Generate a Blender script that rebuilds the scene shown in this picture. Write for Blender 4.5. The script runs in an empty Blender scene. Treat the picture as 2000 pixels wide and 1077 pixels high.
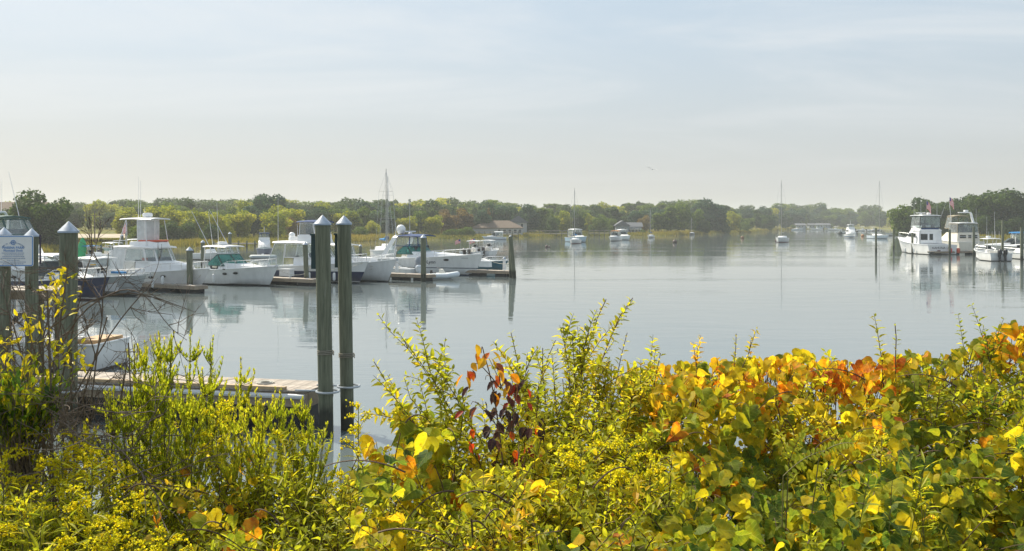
import bpy, math, random
import numpy as np
from mathutils import Vector, Matrix

# ------------------------------------------------------------------ scene, camera, light
sc = bpy.context.scene
COL = sc.collection
CAMH, FPX, HY = 4.6, 1920.0, 434.0          # eye height over the water, focal length and horizon row in photo pixels

cam_d = bpy.data.cameras.new('camera')
cam_d.sensor_width = 36.0
cam_d.lens = 36.0 * FPX / 2000.0
cam_d.shift_y = -(538.5 - HY) / 2000.0
cam_d.clip_start = 0.05
cam_d.clip_end = 9000
cam = bpy.data.objects.new('camera', cam_d)
cam.location = (0, 0, CAMH)
cam.rotation_euler = (math.radians(90), 0, 0)
COL.objects.link(cam)
sc.camera = cam

SUN_AZ, SUN_EL = math.radians(42), math.radians(44)      # to the left of the view, ahead of the camera
sun_dir = Vector((-math.sin(SUN_AZ) * math.cos(SUN_EL), math.cos(SUN_AZ) * math.cos(SUN_EL), math.sin(SUN_EL)))
sun_d = bpy.data.lights.new('sun', 'SUN')
sun_d.energy = 4.8
sun_d.angle = math.radians(2.0)
sun_d.color = (1.0, 0.91, 0.74)
sun = bpy.data.objects.new('sun', sun_d)
sun.rotation_euler = (-sun_dir).to_track_quat('-Z', 'Y').to_euler()
sun.location = (-60, 40, 80)
COL.objects.link(sun)

world = bpy.data.worlds.new('World')
sc.world = world
world.use_nodes = True
wn, wl_ = world.node_tree.nodes, world.node_tree.links
wn.clear()
w_out = wn.new('ShaderNodeOutputWorld')
w_bg = wn.new('ShaderNodeBackground')
w_sky = wn.new('ShaderNodeTexSky')
w_sky.sky_type = 'NISHITA'
w_sky.sun_disc = False
w_sky.sun_elevation = SUN_EL
w_sky.sun_rotation = -SUN_AZ
w_sky.air_density = 1.0
w_sky.dust_density = 3.0
w_sky.ozone_density = 2.0
w_bg.inputs['Strength'].default_value = 0.074
# thin high cloud streaks and a milky veil, as in the photograph
w_tc = wn.new('ShaderNodeTexCoord')
w_sep = wn.new('ShaderNodeSeparateXYZ')
wl_.new(w_tc.outputs['Generated'], w_sep.inputs[0])
def wmath(op, a, b=None, clamp=False):
    n = wn.new('ShaderNodeMath'); n.operation = op; n.use_clamp = clamp
    for i, v in enumerate((a, b)):
        if v is None: continue
        if isinstance(v, (int, float)): n.inputs[i].default_value = v
        else: wl_.new(v, n.inputs[i])
    return n.outputs[0]
w_z = wmath('ADD', wmath('ABSOLUTE', w_sep.outputs[2]), 0.10)
w_u = wmath('DIVIDE', w_sep.outputs[0], w_z)
w_v = wmath('DIVIDE', w_sep.outputs[1], w_z)
w_cmb = wn.new('ShaderNodeCombineXYZ')
wl_.new(w_u, w_cmb.inputs[0]); wl_.new(w_v, w_cmb.inputs[1])
w_map = wn.new('ShaderNodeMapping')
w_map.inputs['Rotation'].default_value = (0, 0, math.radians(-38))
w_map.inputs['Scale'].default_value = (0.42, 0.95, 1)
wl_.new(w_cmb.outputs[0], w_map.inputs[0])
w_n = wn.new('ShaderNodeTexNoise')
w_n.inputs['Scale'].default_value = 0.85
w_n.inputs['Detail'].default_value = 9
w_n.inputs['Roughness'].default_value = 0.60
w_n.inputs['Distortion'].default_value = 0.9
wl_.new(w_map.outputs[0], w_n.inputs['Vector'])
w_r = wn.new('ShaderNodeMapRange')
w_r.interpolation_type = 'SMOOTHSTEP'
w_r.inputs['From Min'].default_value = 0.40
w_r.inputs['From Max'].default_value = 0.74
w_r.inputs['To Min'].default_value = 0.0
w_r.inputs['To Max'].default_value = 0.58
wl_.new(w_n.outputs['Fac'], w_r.inputs['Value'])
w_veil = wn.new('ShaderNodeMixRGB')           # even milky veil over the clear-sky colour
w_veil.inputs['Fac'].default_value = 0.60
w_veil.inputs['Color2'].default_value = (5.3, 6.3, 7.3, 1)
wl_.new(w_sky.outputs[0], w_veil.inputs['Color1'])
w_hz = wn.new('ShaderNodeMapRange')           # the veil is warmer and denser towards the horizon, all the way round
w_hz.interpolation_type = 'SMOOTHSTEP'
w_hz.inputs['From Min'].default_value = -0.02; w_hz.inputs['From Max'].default_value = 0.24
wl_.new(w_sep.outputs[2], w_hz.inputs['Value'])
w_vc = wn.new('ShaderNodeMixRGB')
w_vc.inputs['Color1'].default_value = (5.9, 5.95, 5.75, 1)
w_vc.inputs['Color2'].default_value = (5.5, 6.6, 7.5, 1)
wl_.new(w_hz.outputs[0], w_vc.inputs['Fac'])
wl_.new(w_vc.outputs[0], w_veil.inputs['Color2'])
w_vf = wn.new('ShaderNodeMapRange')
w_vf.inputs['From Min'].default_value = 0.0; w_vf.inputs['From Max'].default_value = 0.22
w_vf.inputs['To Min'].default_value = 0.84; w_vf.inputs['To Max'].default_value = 0.74
wl_.new(w_sep.outputs[2], w_vf.inputs['Value'])
wl_.new(w_vf.outputs[0], w_veil.inputs['Fac'])
w_mix = wn.new('ShaderNodeMixRGB')
w_mix.inputs['Color2'].default_value = (7.9, 8.0, 8.0, 1)
w_ce = wn.new('ShaderNodeMapRange'); w_ce.interpolation_type = 'SMOOTHSTEP'      # streaks thin out into the haze low down
w_ce.inputs['From Min'].default_value = 0.02; w_ce.inputs['From Max'].default_value = 0.20
w_ce.inputs['To Min'].default_value = 0.15; w_ce.inputs['To Max'].default_value = 1.0
wl_.new(w_sep.outputs[2], w_ce.inputs['Value'])
wl_.new(wmath('MULTIPLY', w_r.outputs[0], w_ce.outputs[0]), w_mix.inputs['Fac'])
wl_.new(w_veil.outputs[0], w_mix.inputs['Color1'])
wl_.new(w_mix.outputs[0], w_bg.inputs['Color'])
wl_.new(w_bg.outputs[0], w_out.inputs['Surface'])

sc.view_settings.view_transform = 'Standard'
sc.view_settings.look = 'None'
sc.view_settings.exposure = 0.60
sc.view_settings.gamma = 1.0
sc.view_settings.use_curve_mapping = False
sc.cycles.max_bounces = 10
sc.cycles.diffuse_bounces = 5
sc.cycles.glossy_bounces = 3
sc.cycles.transmission_bounces = 6
sc.cycles.transparent_max_bounces = 12
sc.cycles.volume_bounces = 1
sc.cycles.caustics_reflective = False
sc.cycles.caustics_refractive = False
sc.cycles.sample_clamp_indirect = 4.0
sc.cycles.use_denoising = True

# ------------------------------------------------------------------ helpers
def W(px, py, Y):
    """a point of the place seen at photo pixel (px, py) at distance Y"""
    return Vector(((px - 1000) / FPX * Y, Y, CAMH - (py - HY) / FPX * Y))
def water_at(px, py):
    Y = CAMH * FPX / (py - HY)
    return Vector(((px - 1000) / FPX * Y, Y, 0.0))

def srgb(r, g, b):
    f = lambda c: (c / 255 / 12.92) if c / 255 <= 0.04045 else ((c / 255 + 0.055) / 1.055) ** 2.4
    return (f(r), f(g), f(b), 1.0)

def tag(o, label=None, cat=None, group=None, kind=None):
    if label: o['label'] = label
    if cat: o['category'] = cat
    if group: o['group'] = group
    if kind: o['kind'] = kind
    return o

def empty(name, loc, rz=0.0, label=None, cat=None, group=None):
    o = bpy.data.objects.new(name, None)
    o.location = loc
    o.rotation_euler = (0, 0, rz)
    o.empty_display_size = 0.2
    COL.objects.link(o)
    return tag(o, label, cat, group)

class MB:
    """collects shapes; build() links them as ONE mesh object"""
    def __init__(s): s.v, s.f, s.m = [], [], []
    def add(s, vs, fs, mi=0):
        k = len(s.v)
        s.v.extend([tuple(p) for p in vs])
        s.f.extend([tuple(i + k for i in f) for f in fs])
        s.m.extend([mi] * len(fs))
        return s
    def box(s, c, d, rot=None, mi=0, taper=1.0):
        hx, hy, hz = d[0] / 2, d[1] / 2, d[2] / 2
        vs = []
        for z in (-1, 1):
            k = taper if z > 0 else 1.0
            for x, y in ((-1, -1), (1, -1), (1, 1), (-1, 1)):
                p = Vector((x * hx * k, y * hy * k, z * hz))
                if rot is not None: p = rot @ p
                vs.append(Vector(c) + p)
        return s.add(vs, [(3, 2, 1, 0), (4, 5, 6, 7), (0, 1, 5, 4), (1, 2, 6, 5), (2, 3, 7, 6), (3, 0, 4, 7)], mi)
    def tube(s, pts, r, n=6, r2=None, mi=0, cap=True):
        pts = [Vector(p) for p in pts]
        N = len(pts)
        vs, fs = [], []
        ref = None
        for i, p in enumerate(pts):
            t = (pts[min(i + 1, N - 1)] - pts[max(i - 1, 0)])
            t = t.normalized() if t.length > 1e-9 else Vector((0, 0, 1))
            if ref is None:
                ref = Vector((0, 0, 1)) if abs(t.z) < 0.9 else Vector((1, 0, 0))
            a = t.cross(ref)
            a = a.normalized() if a.length > 1e-6 else t.orthogonal().normalized()
            b = a.cross(t)
            ref = b
            if isinstance(r, (list, tuple)): rr = r[i]
            else: rr = r if r2 is None else r + (r2 - r) * i / max(1, N - 1)
            for k in range(n):
                an = 2 * math.pi * k / n
                vs.append(p + a * (rr * math.cos(an)) + b * (rr * math.sin(an)))
        for i in range(N - 1):
            for k in range(n):
                fs.append((i * n + k, i * n + (k + 1) % n, (i + 1) * n + (k + 1) % n, (i + 1) * n + k))
        if cap:
            fs.append(tuple(range(n - 1, -1, -1)))
            fs.append(tuple((N - 1) * n + k for k in range(n)))
        return s.add(vs, fs, mi)
    def lathe(s, prof, n=16, c=(0, 0, 0), mi=0):
        c = Vector(c)
        vs, fs = [], []
        for r, z in prof:
            for k in range(n):
                an = 2 * math.pi * k / n
                vs.append(c + Vector((max(r, 1e-4) * math.cos(an), max(r, 1e-4) * math.sin(an), z)))
        for i in range(len(prof) - 1):
            for k in range(n):
                fs.append((i * n + k, i * n + (k + 1) % n, (i + 1) * n + (k + 1) % n, (i + 1) * n + k))
        fs.append(tuple(range(n - 1, -1, -1)))
        fs.append(tuple((len(prof) - 1) * n + k for k in range(n)))
        return s.add(vs, fs, mi)
    def loft(s, secs, closed=True, caps=True, mi=0):
        n = len(secs[0])
        vs = [p for sec in secs for p in sec]
        fs = []
        for i in range(len(secs) - 1):
            for k in range(n if closed else n - 1):
                fs.append((i * n + k, i * n + (k + 1) % n, (i + 1) * n + (k + 1) % n, (i + 1) * n + k))
        if caps:
            fs.append(tuple(range(n - 1, -1, -1)))
            fs.append(tuple((len(secs) - 1) * n + k for k in range(n)))
        return s.add(vs, fs, mi)
    def slab(s, pts, th, mi=0):
        """a flat polygon given thickness along its normal (behind it)"""
        pts = [Vector(p) for p in pts]
        nrm = Vector((0, 0, 0))
        for i in range(len(pts)):
            nrm += (pts[i] - pts[0]).cross(pts[(i + 1) % len(pts)] - pts[0])
        nrm = nrm.normalized() if nrm.length else Vector((0, 0, 1))
        n = len(pts)
        vs = pts + [p - nrm * th for p in pts]
        fs = [tuple(range(n)), tuple(range(2 * n - 1, n - 1, -1))]
        fs += [(i, i + n, (i + 1) % n + n, (i + 1) % n) for i in range(n)]
        return s.add(vs, fs, mi)
    def mesh(s, name, mats, smooth=40, fix=True):
        me = bpy.data.meshes.new(name)
        me.from_pydata(s.v, [], s.f)
        for m in (mats if isinstance(mats, (list, tuple)) else [mats]): me.materials.append(m)
        if any(s.m): me.polygons.foreach_set('material_index', s.m)
        if fix:
            import bmesh
            bm = bmesh.new(); bm.from_mesh(me)
            bmesh.ops.recalc_face_normals(bm, faces=bm.faces)
            bm.to_mesh(me); bm.free()
        if smooth:
            me.polygons.foreach_set('use_smooth', [True] * len(me.polygons))
            me.set_sharp_from_angle(angle=math.radians(smooth))
        me.update()
        return me
    def build(s, name, mats, parent=None, smooth=40, fix=True):
        o = bpy.data.objects.new(name, s.mesh(name, mats, smooth, fix))
        COL.objects.link(o)
        o.parent = parent
        return o

def tri_mesh(name, V, T, mats, mat_idx=None, tone=None, smooth=False, uv=None):
    """large triangle mesh straight from numpy arrays"""
    me = bpy.data.meshes.new(name)
    nv, nt = len(V), len(T)
    me.vertices.add(nv); me.loops.add(nt * 3); me.polygons.add(nt)
    me.vertices.foreach_set('co', np.ascontiguousarray(V, np.float32).ravel())
    me.loops.foreach_set('vertex_index', np.ascontiguousarray(T, np.int32).ravel())
    me.polygons.foreach_set('loop_start', np.arange(nt, dtype=np.int32) * 3)
    try: me.polygons.foreach_set('loop_total', np.full(nt, 3, np.int32))
    except Exception: pass
    for m in (mats if isinstance(mats, (list, tuple)) else [mats]): me.materials.append(m)
    if mat_idx is not None: me.polygons.foreach_set('material_index', np.ascontiguousarray(mat_idx, np.int32))
    if smooth: me.polygons.foreach_set('use_smooth', np.ones(nt, bool))
    if tone is not None:
        a = me.attributes.new('tone', 'FLOAT', 'FACE')
        a.data.foreach_set('value', np.ascontiguousarray(tone, np.float32))
    if uv is not None:
        a = me.attributes.new('blade', 'FLOAT_VECTOR', 'POINT')
        a.data.foreach_set('vector', np.ascontiguousarray(uv, np.float32).ravel())
    me.update(calc_edges=True)
    return me

def link(name, me, parent=None):
    o = bpy.data.objects.new(name, me)
    COL.objects.link(o)
    o.parent = parent
    return o

# ------------------------------------------------------------------ materials
MATS = {}
def nodes_of(name):
    m = bpy.data.materials.new(name); m.use_nodes = True
    nt = m.node_tree
    b = nt.nodes['Principled BSDF']
    return m, nt, nt.nodes, nt.links, b

def mat(name, col, rough=0.5, metal=0.0, var=0.10, scale=6.0, bump=0.0, bscale=40.0, spec=0.5, coat=0.0):
    """procedural paint / metal / cloth: a base colour with uneven wear and grain"""
    if name in MATS: return MATS[name]
    m, nt, N, Lk, b = nodes_of(name)
    tc = N.new('ShaderNodeTexCoord')
    n = N.new('ShaderNodeTexNoise'); n.inputs['Scale'].default_value = scale; n.inputs['Detail'].default_value = 5
    Lk.new(tc.outputs['Object'], n.inputs['Vector'])
    mr = N.new('ShaderNodeMapRange')
    mr.inputs['From Min'].default_value = 0.3; mr.inputs['From Max'].default_value = 0.7
    mr.inputs['To Min'].default_value = 1 - var; mr.inputs['To Max'].default_value = 1 + var * 0.6
    Lk.new(n.outputs['Fac'], mr.inputs['Value'])
    mx = N.new('ShaderNodeVectorMath'); mx.operation = 'SCALE'
    mx.inputs[0].default_value = col[:3]
    Lk.new(mr.outputs[0], mx.inputs['Scale'])
    Lk.new(mx.outputs[0], b.inputs['Base Color'])
    b.inputs['Roughness'].default_value = rough
    b.inputs['Metallic'].default_value = metal
    b.inputs['Specular IOR Level'].default_value = spec
    b.inputs['Coat Weight'].default_value = coat
    if bump:
        n2 = N.new('ShaderNodeTexNoise'); n2.inputs['Scale'].default_value = bscale; n2.inputs['Detail'].default_value = 3
        Lk.new(tc.outputs['Object'], n2.inputs['Vector'])
        bp = N.new('ShaderNodeBump'); bp.inputs['Strength'].default_value = bump
        bp.inputs['Distance'].default_value = 0.02
        Lk.new(n2.outputs['Fac'], bp.inputs['Height']); Lk.new(bp.outputs[0], b.inputs['Normal'])
    MATS[name] = m
    return m

def hull_mat(name, top, bottom=(0.02, 0.03, 0.06, 1), stripes=()):
    """hull paint: antifouling below the waterline, painted bands at given heights (z0, z1, colour)"""
    if name in MATS: return MATS[name]
    m, nt, N, Lk, b = nodes_of(name)
    tc = N.new('ShaderNodeTexCoord')
    sp = N.new('ShaderNodeSeparateXYZ'); Lk.new(tc.outputs['Object'], sp.inputs[0])
    nz = N.new('ShaderNodeTexNoise'); nz.inputs['Scale'].default_value = 2.5; nz.inputs['Detail'].default_value = 6
    mp = N.new('ShaderNodeMapping'); mp.inputs['Scale'].default_value = (1, 1, 0.25)
    Lk.new(tc.outputs['Object'], mp.inputs[0]); Lk.new(mp.outputs[0], nz.inputs['Vector'])
    mr = N.new('ShaderNodeMapRange')
    mr.inputs['From Min'].default_value = 0.3; mr.inputs['From Max'].default_value = 0.7
    mr.inputs['To Min'].default_value = 0.88; mr.inputs['To Max'].default_value = 1.04
    Lk.new(nz.outputs['Fac'], mr.inputs['Value'])
    cur = N.new('ShaderNodeVectorMath'); cur.operation = 'SCALE'; cur.inputs[0].default_value = top[:3]
    Lk.new(mr.outputs[0], cur.inputs['Scale'])
    cur = cur.outputs[0]
    def band(cur, z0, z1, colr):
        a = N.new('ShaderNodeMath'); a.operation = 'GREATER_THAN'; a.inputs[1].default_value = z0
        c = N.new('ShaderNodeMath'); c.operation = 'LESS_THAN'; c.inputs[1].default_value = z1
        Lk.new(sp.outputs[2], a.inputs[0]); Lk.new(sp.outputs[2], c.inputs[0])
        d = N.new('ShaderNodeMath'); d.operation = 'MULTIPLY'
        Lk.new(a.outputs[0], d.inputs[0]); Lk.new(c.outputs[0], d.inputs[1])
        mx = N.new('ShaderNodeMixRGB'); Lk.new(d.outputs[0], mx.inputs['Fac'])
        Lk.new(cur, mx.inputs['Color1']); mx.inputs['Color2'].default_value = colr
        return mx.outputs[0]
    for z0, z1, cc in stripes: cur = band(cur, z0, z1, cc)
    gz = N.new('ShaderNodeMapRange'); gz.inputs['From Min'].default_value = 0.08; gz.inputs['From Max'].default_value = 0.55
    gz.inputs['To Min'].default_value = 0.62; gz.inputs['To Max'].default_value = 0.0
    Lk.new(sp.outputs[2], gz.inputs['Value'])
    gn = N.new('ShaderNodeTexNoise'); gn.inputs['Scale'].default_value = 5.0; gn.inputs['Detail'].default_value = 6
    gm = N.new('ShaderNodeMapping'); gm.inputs['Scale'].default_value = (1, 1, 0.12)
    Lk.new(tc.outputs['Object'], gm.inputs[0]); Lk.new(gm.outputs[0], gn.inputs['Vector'])
    gk = N.new('ShaderNodeMath'); gk.operation = 'MULTIPLY'; Lk.new(gn.outputs['Fac'], gk.inputs[0]); Lk.new(gz.outputs[0], gk.inputs[1])
    gx = N.new('ShaderNodeMixRGB'); Lk.new(gk.outputs[0], gx.inputs['Fac']); Lk.new(cur, gx.inputs['Color1']); gx.inputs['Color2'].default_value = (0.16, 0.14, 0.09, 1)   # waterline scum and run-off streaks
    cur = gx.outputs[0]
    cur = band(cur, -9, 0.09, bottom)
    Lk.new(cur, b.inputs['Base Color'])
    b.inputs['Roughness'].default_value = 0.32
    b.inputs['Specular IOR Level'].default_value = 0.4
    MATS[name] = m
    return m

def clear_mat(name, tint, opac, rough=0.12, body=(0.8, 0.84, 0.86, 1)):
    """window glass / clear vinyl: see-through with a little body and reflection"""
    if name in MATS: return MATS[name]
    m, nt, N, Lk, b = nodes_of(name)
    b.inputs['Base Color'].default_value = body
    b.inputs['Roughness'].default_value = rough
    tr = N.new('ShaderNodeBsdfTransparent'); tr.inputs['Color'].default_value = tint
    mx = N.new('ShaderNodeMixShader')
    tc = N.new('ShaderNodeTexCoord'); n = N.new('ShaderNodeTexNoise'); n.inputs['Scale'].default_value = 1.6
    Lk.new(tc.outputs['Object'], n.inputs['Vector'])
    mr = N.new('ShaderNodeMapRange'); mr.inputs['To Min'].default_value = opac * 0.7; mr.inputs['To Max'].default_value = min(1, opac * 1.3)
    mr.inputs['From Min'].default_value = 0.3; mr.inputs['From Max'].default_value = 0.7
    Lk.new(n.outputs['Fac'], mr.inputs['Value']); Lk.new(mr.outputs[0], mx.inputs['Fac'])
    Lk.new(tr.outputs[0], mx.inputs[1]); Lk.new(b.outputs[0], mx.inputs[2])
    Lk.new(mx.outputs[0], N['Material Output'].inputs['Surface'])
    MATS[name] = m
    return m

def leaf_mat(name, ramp, trans=0.5, rough=0.42, spot=0.25, boost=1.42, veins=0.0, gloss=0.22, turn=0.0, spotcol=(0.10, 0.05, 0.015, 1)):
    """leaf blade: colour picked from a palette by the leaf's own tone, lit through from behind"""
    if name in MATS: return MATS[name]
    m, nt, N, Lk, b = nodes_of(name)
    at = N.new('ShaderNodeAttribute'); at.attribute_name = 'tone'
    oi = N.new('ShaderNodeObjectInfo')
    sp = N.new('ShaderNodeSeparateColor'); Lk.new(oi.outputs['Color'], sp.inputs[0])
    ad = N.new('ShaderNodeMath'); ad.operation = 'ADD'
    Lk.new(at.outputs['Fac'], ad.inputs[0]); Lk.new(sp.outputs[0], ad.inputs[1])
    cr = N.new('ShaderNodeValToRGB')
    el = cr.color_ramp.elements
    for i, (p, c) in enumerate(ramp):
        e = el[i] if i < 2 else el.new(p)
        e.position = p; e.color = c
    # veins, blotches and browned rims in the blade's own coordinates
    bl = N.new('ShaderNodeAttribute'); bl.attribute_name = 'blade'
    sx = N.new('ShaderNodeSeparateXYZ'); Lk.new(bl.outputs['Vector'], sx.inputs[0])
    def mth(op, a, c=None):
        n = N.new('ShaderNodeMath'); n.operation = op
        for i, v in enumerate((a, c)):
            if v is None: continue
            if isinstance(v, (int, float)): n.inputs[i].default_value = v
            else: Lk.new(v, n.inputs[i])
        return n.outputs[0]
    av = mth('ABSOLUTE', sx.outputs[1])
    cx = N.new('ShaderNodeCombineXYZ')
    Lk.new(sx.outputs[0], cx.inputs[0]); Lk.new(sx.outputs[1], cx.inputs[1])
    Lk.new(mth('ADD', mth('MULTIPLY', ad.outputs[0], 37.0), mth('MULTIPLY', oi.outputs['Random'], 20.0)), cx.inputs[2])
    nz = N.new('ShaderNodeTexNoise'); nz.inputs['Scale'].default_value = 4.5; nz.inputs['Detail'].default_value = 5
    Lk.new(cx.outputs[0], nz.inputs['Vector'])
    mr = N.new('ShaderNodeMapRange')
    mr.inputs['From Min'].default_value = 0.56; mr.inputs['From Max'].default_value = 0.72
    mr.inputs['To Min'].default_value = 0.0; mr.inputs['To Max'].default_value = spot
    Lk.new(nz.outputs['Fac'], mr.inputs['Value'])
    nt_ = N.new('ShaderNodeTexNoise'); nt_.inputs['Scale'].default_value = 1.7; nt_.inputs['Detail'].default_value = 2     # half-turned leaves
    Lk.new(cx.outputs[0], nt_.inputs['Vector'])
    Lk.new(mth('ADD', ad.outputs[0], mth('MULTIPLY', mth('SUBTRACT', nt_.outputs['Fac'], 0.5), turn)), cr.inputs[0])
    rib = mth('LESS_THAN', av, 0.018)
    side = mth('GREATER_THAN', mth('SINE', mth('MULTIPLY', mth('SUBTRACT', sx.outputs[0], mth('MULTIPLY', av, 0.75)), 34.0)), 0.90)
    vein = mth('MULTIPLY', mth('MAXIMUM', rib, mth('MULTIPLY', side, 0.6)), veins)
    br = N.new('ShaderNodeMixRGB'); br.blend_type = 'MIX'
    Lk.new(vein, br.inputs['Fac']); Lk.new(cr.outputs[0], br.inputs['Color1']); br.inputs['Color2'].default_value = (0.62, 0.60, 0.16, 1)
    mot = N.new('ShaderNodeMapRange'); mot.inputs['From Min'].default_value = 0.3; mot.inputs['From Max'].default_value = 0.7
    mot.inputs['To Min'].default_value = 0.72; mot.inputs['To Max'].default_value = 1.22
    nz2 = N.new('ShaderNodeTexNoise'); nz2.inputs['Scale'].default_value = 2.2; nz2.inputs['Detail'].default_value = 3
    Lk.new(cx.outputs[0], nz2.inputs['Vector']); Lk.new(nz2.outputs['Fac'], mot.inputs['Value'])
    ms2 = N.new('ShaderNodeVectorMath'); ms2.operation = 'SCALE'
    Lk.new(br.outputs[0], ms2.inputs[0]); Lk.new(mot.outputs[0], ms2.inputs['Scale'])
    mx = N.new('ShaderNodeMixRGB'); Lk.new(mr.outputs[0], mx.inputs['Fac'])
    Lk.new(ms2.outputs[0], mx.inputs['Color1']); mx.inputs['Color2'].default_value = spotcol
    Lk.new(mx.outputs[0], b.inputs['Base Color'])
    b.inputs['Roughness'].default_value = rough
    b.inputs['Specular IOR Level'].default_value = gloss
    tl = N.new('ShaderNodeBsdfTranslucent')
    sc_ = N.new('ShaderNodeVectorMath'); sc_.operation = 'MULTIPLY'
    sc_.inputs[1].default_value = (boost, boost * 0.98, boost * 0.55)
    Lk.new(mx.outputs[0], sc_.inputs[0]); Lk.new(sc_.outputs[0], tl.inputs['Color'])
    ms = N.new('ShaderNodeMixShader'); ms.inputs['Fac'].default_value = trans
    Lk.new(b.outputs[0], ms.inputs[1]); Lk.new(tl.outputs[0], ms.inputs[2])
    Lk.new(ms.outputs[0], N['Material Output'].inputs['Surface'])
    MATS[name] = m
    return m

WHITE = mat('white_gelcoat', (0.78, 0.79, 0.80), 0.3, var=0.06, scale=2)
CREAM = mat('cream_gelcoat', (0.70, 0.66, 0.58), 0.35, var=0.07, scale=2)
CANVAS_W = mat('white_canvas', (0.72, 0.72, 0.72), 0.8, var=0.08, scale=5, bump=0.15)
NAVY_CANVAS = mat('navy_canvas', (0.015, 0.05, 0.16), 0.85, var=0.2, bump=0.15)
GREEN_CANVAS = mat('dark_green_canvas', (0.03, 0.085, 0.08), 0.85, var=0.2, bump=0.15)
BLUE_CANVAS = mat('blue_canvas', (0.02, 0.18, 0.42), 0.85, var=0.15, bump=0.15)
TAN_CANVAS = mat('tan_canvas', (0.32, 0.28, 0.20), 0.85, var=0.15, bump=0.15)
ORANGE_CANVAS = mat('orange_canvas', (0.55, 0.24, 0.06), 0.85, var=0.15, bump=0.15)
STEEL = mat('stainless_rail', (0.62, 0.64, 0.66), 0.22, 0.9, var=0.05)
ALU = mat('anodised_aluminium', (0.66, 0.67, 0.68), 0.4, 0.6, var=0.08)
RUBBER = mat('black_rubber', (0.02, 0.02, 0.022), 0.6, var=0.2)
BLACKP = mat('black_cowling', (0.012, 0.013, 0.018), 0.22, var=0.1)
GREYP = mat('grey_cowling', (0.20, 0.23, 0.28), 0.3, var=0.1)
TEAK = mat('teak_wood', (0.30, 0.17, 0.07), 0.55, var=0.25, scale=12)
REDP = mat('red_cushion', (0.60, 0.09, 0.04), 0.6, var=0.12)
ROPE = mat('white_rope', (0.55, 0.53, 0.47), 0.9, var=0.2)
GLASS_T = clear_mat('teal_windshield_glass', (0.35, 0.66, 0.60, 1), 0.45, 0.06, (0.10, 0.34, 0.31, 1))
GLASS_D = clear_mat('dark_cabin_glass', (0.16, 0.20, 0.22, 1), 0.85, 0.06, (0.025, 0.035, 0.04, 1))
GLASS_H = clear_mat('house_window_glass', (0.2, 0.25, 0.28, 1), 0.9, 0.08, (0.05, 0.07, 0.09, 1))
VINYL = clear_mat('clear_vinyl', (0.86, 0.90, 0.90, 1), 0.15, 0.25, (0.75, 0.78, 0.80, 1))
VINYL_W = clear_mat('milky_vinyl', (0.9, 0.92, 0.93, 1), 0.48, 0.35, (0.76, 0.78, 0.80, 1))
# ------------------------------------------------------------------ water
def make_water():
    m, nt, N, Lk, b = nodes_of('harbour_water')
    b.inputs['Base Color'].default_value = (0.13, 0.16, 0.165, 1)
    b.inputs['Roughness'].default_value = 0.035
    b.inputs['IOR'].default_value = 1.75
    b.inputs['Specular IOR Level'].default_value = 0.62
    tc = N.new('ShaderNodeTexCoord')
    def noise(sx, sy, scale, detail, rough=0.5, rot=0.0):
        mp = N.new('ShaderNodeMapping'); mp.inputs['Scale'].default_value = (sx, sy, 1)
        mp.inputs['Rotation'].default_value = (0, 0, rot)
        Lk.new(tc.outputs['Object'], mp.inputs[0])
        n = N.new('ShaderNodeTexNoise'); n.inputs['Scale'].default_value = scale
        n.inputs['Detail'].default_value = detail; n.inputs['Roughness'].default_value = rough
        Lk.new(mp.outputs[0], n.inputs['Vector'])
        return n.outputs['Fac']
    def mth(op, a, c):
        n = N.new('ShaderNodeMath'); n.operation = op
        for i, v in enumerate((a, c)):
            if isinstance(v, (int, float)): n.inputs[i].default_value = v
            else: Lk.new(v, n.inputs[i])
        return n.outputs[0]
    swell = noise(0.6, 1.0, 0.55, 2, 0.5, 0.12)
    rip = noise(0.55, 1.3, 2.6, 3, 0.55, -0.1)
    fine = noise(1, 1.4, 9.0, 2, 0.5)
    patch = N.new('ShaderNodeMapRange'); patch.interpolation_type = 'SMOOTHSTEP'
    patch.inputs['From Min'].default_value = 0.44; patch.inputs['From Max'].default_value = 0.62
    patch.inputs['To Min'].default_value = 0.07; patch.inputs['To Max'].default_value = 1.0
    Lk.new(noise(0.16, 1.0, 0.060, 5, 0.6, 0.05), patch.inputs['Value'])
    h = mth('ADD', mth('MULTIPLY', swell, 0.55), mth('MULTIPLY', mth('ADD', mth('MULTIPLY', rip, 0.32), mth('MULTIPLY', fine, 0.02)), patch.outputs[0]))
    bp = N.new('ShaderNodeBump'); bp.inputs['Strength'].default_value = 0.16; bp.inputs['Distance'].default_value = 0.16
    Lk.new(h, bp.inputs['Height']); Lk.new(bp.outputs[0], b.inputs['Normal'])
    mb = MB()
    mb.add([(-2600, -60, 0), (2600, -60, 0), (2600, 3000, 0), (-2600, 3000, 0)], [(0, 1, 2, 3)])
    o = mb.build('water', m, smooth=0)
    tag(o, kind='structure')
make_water()

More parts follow.
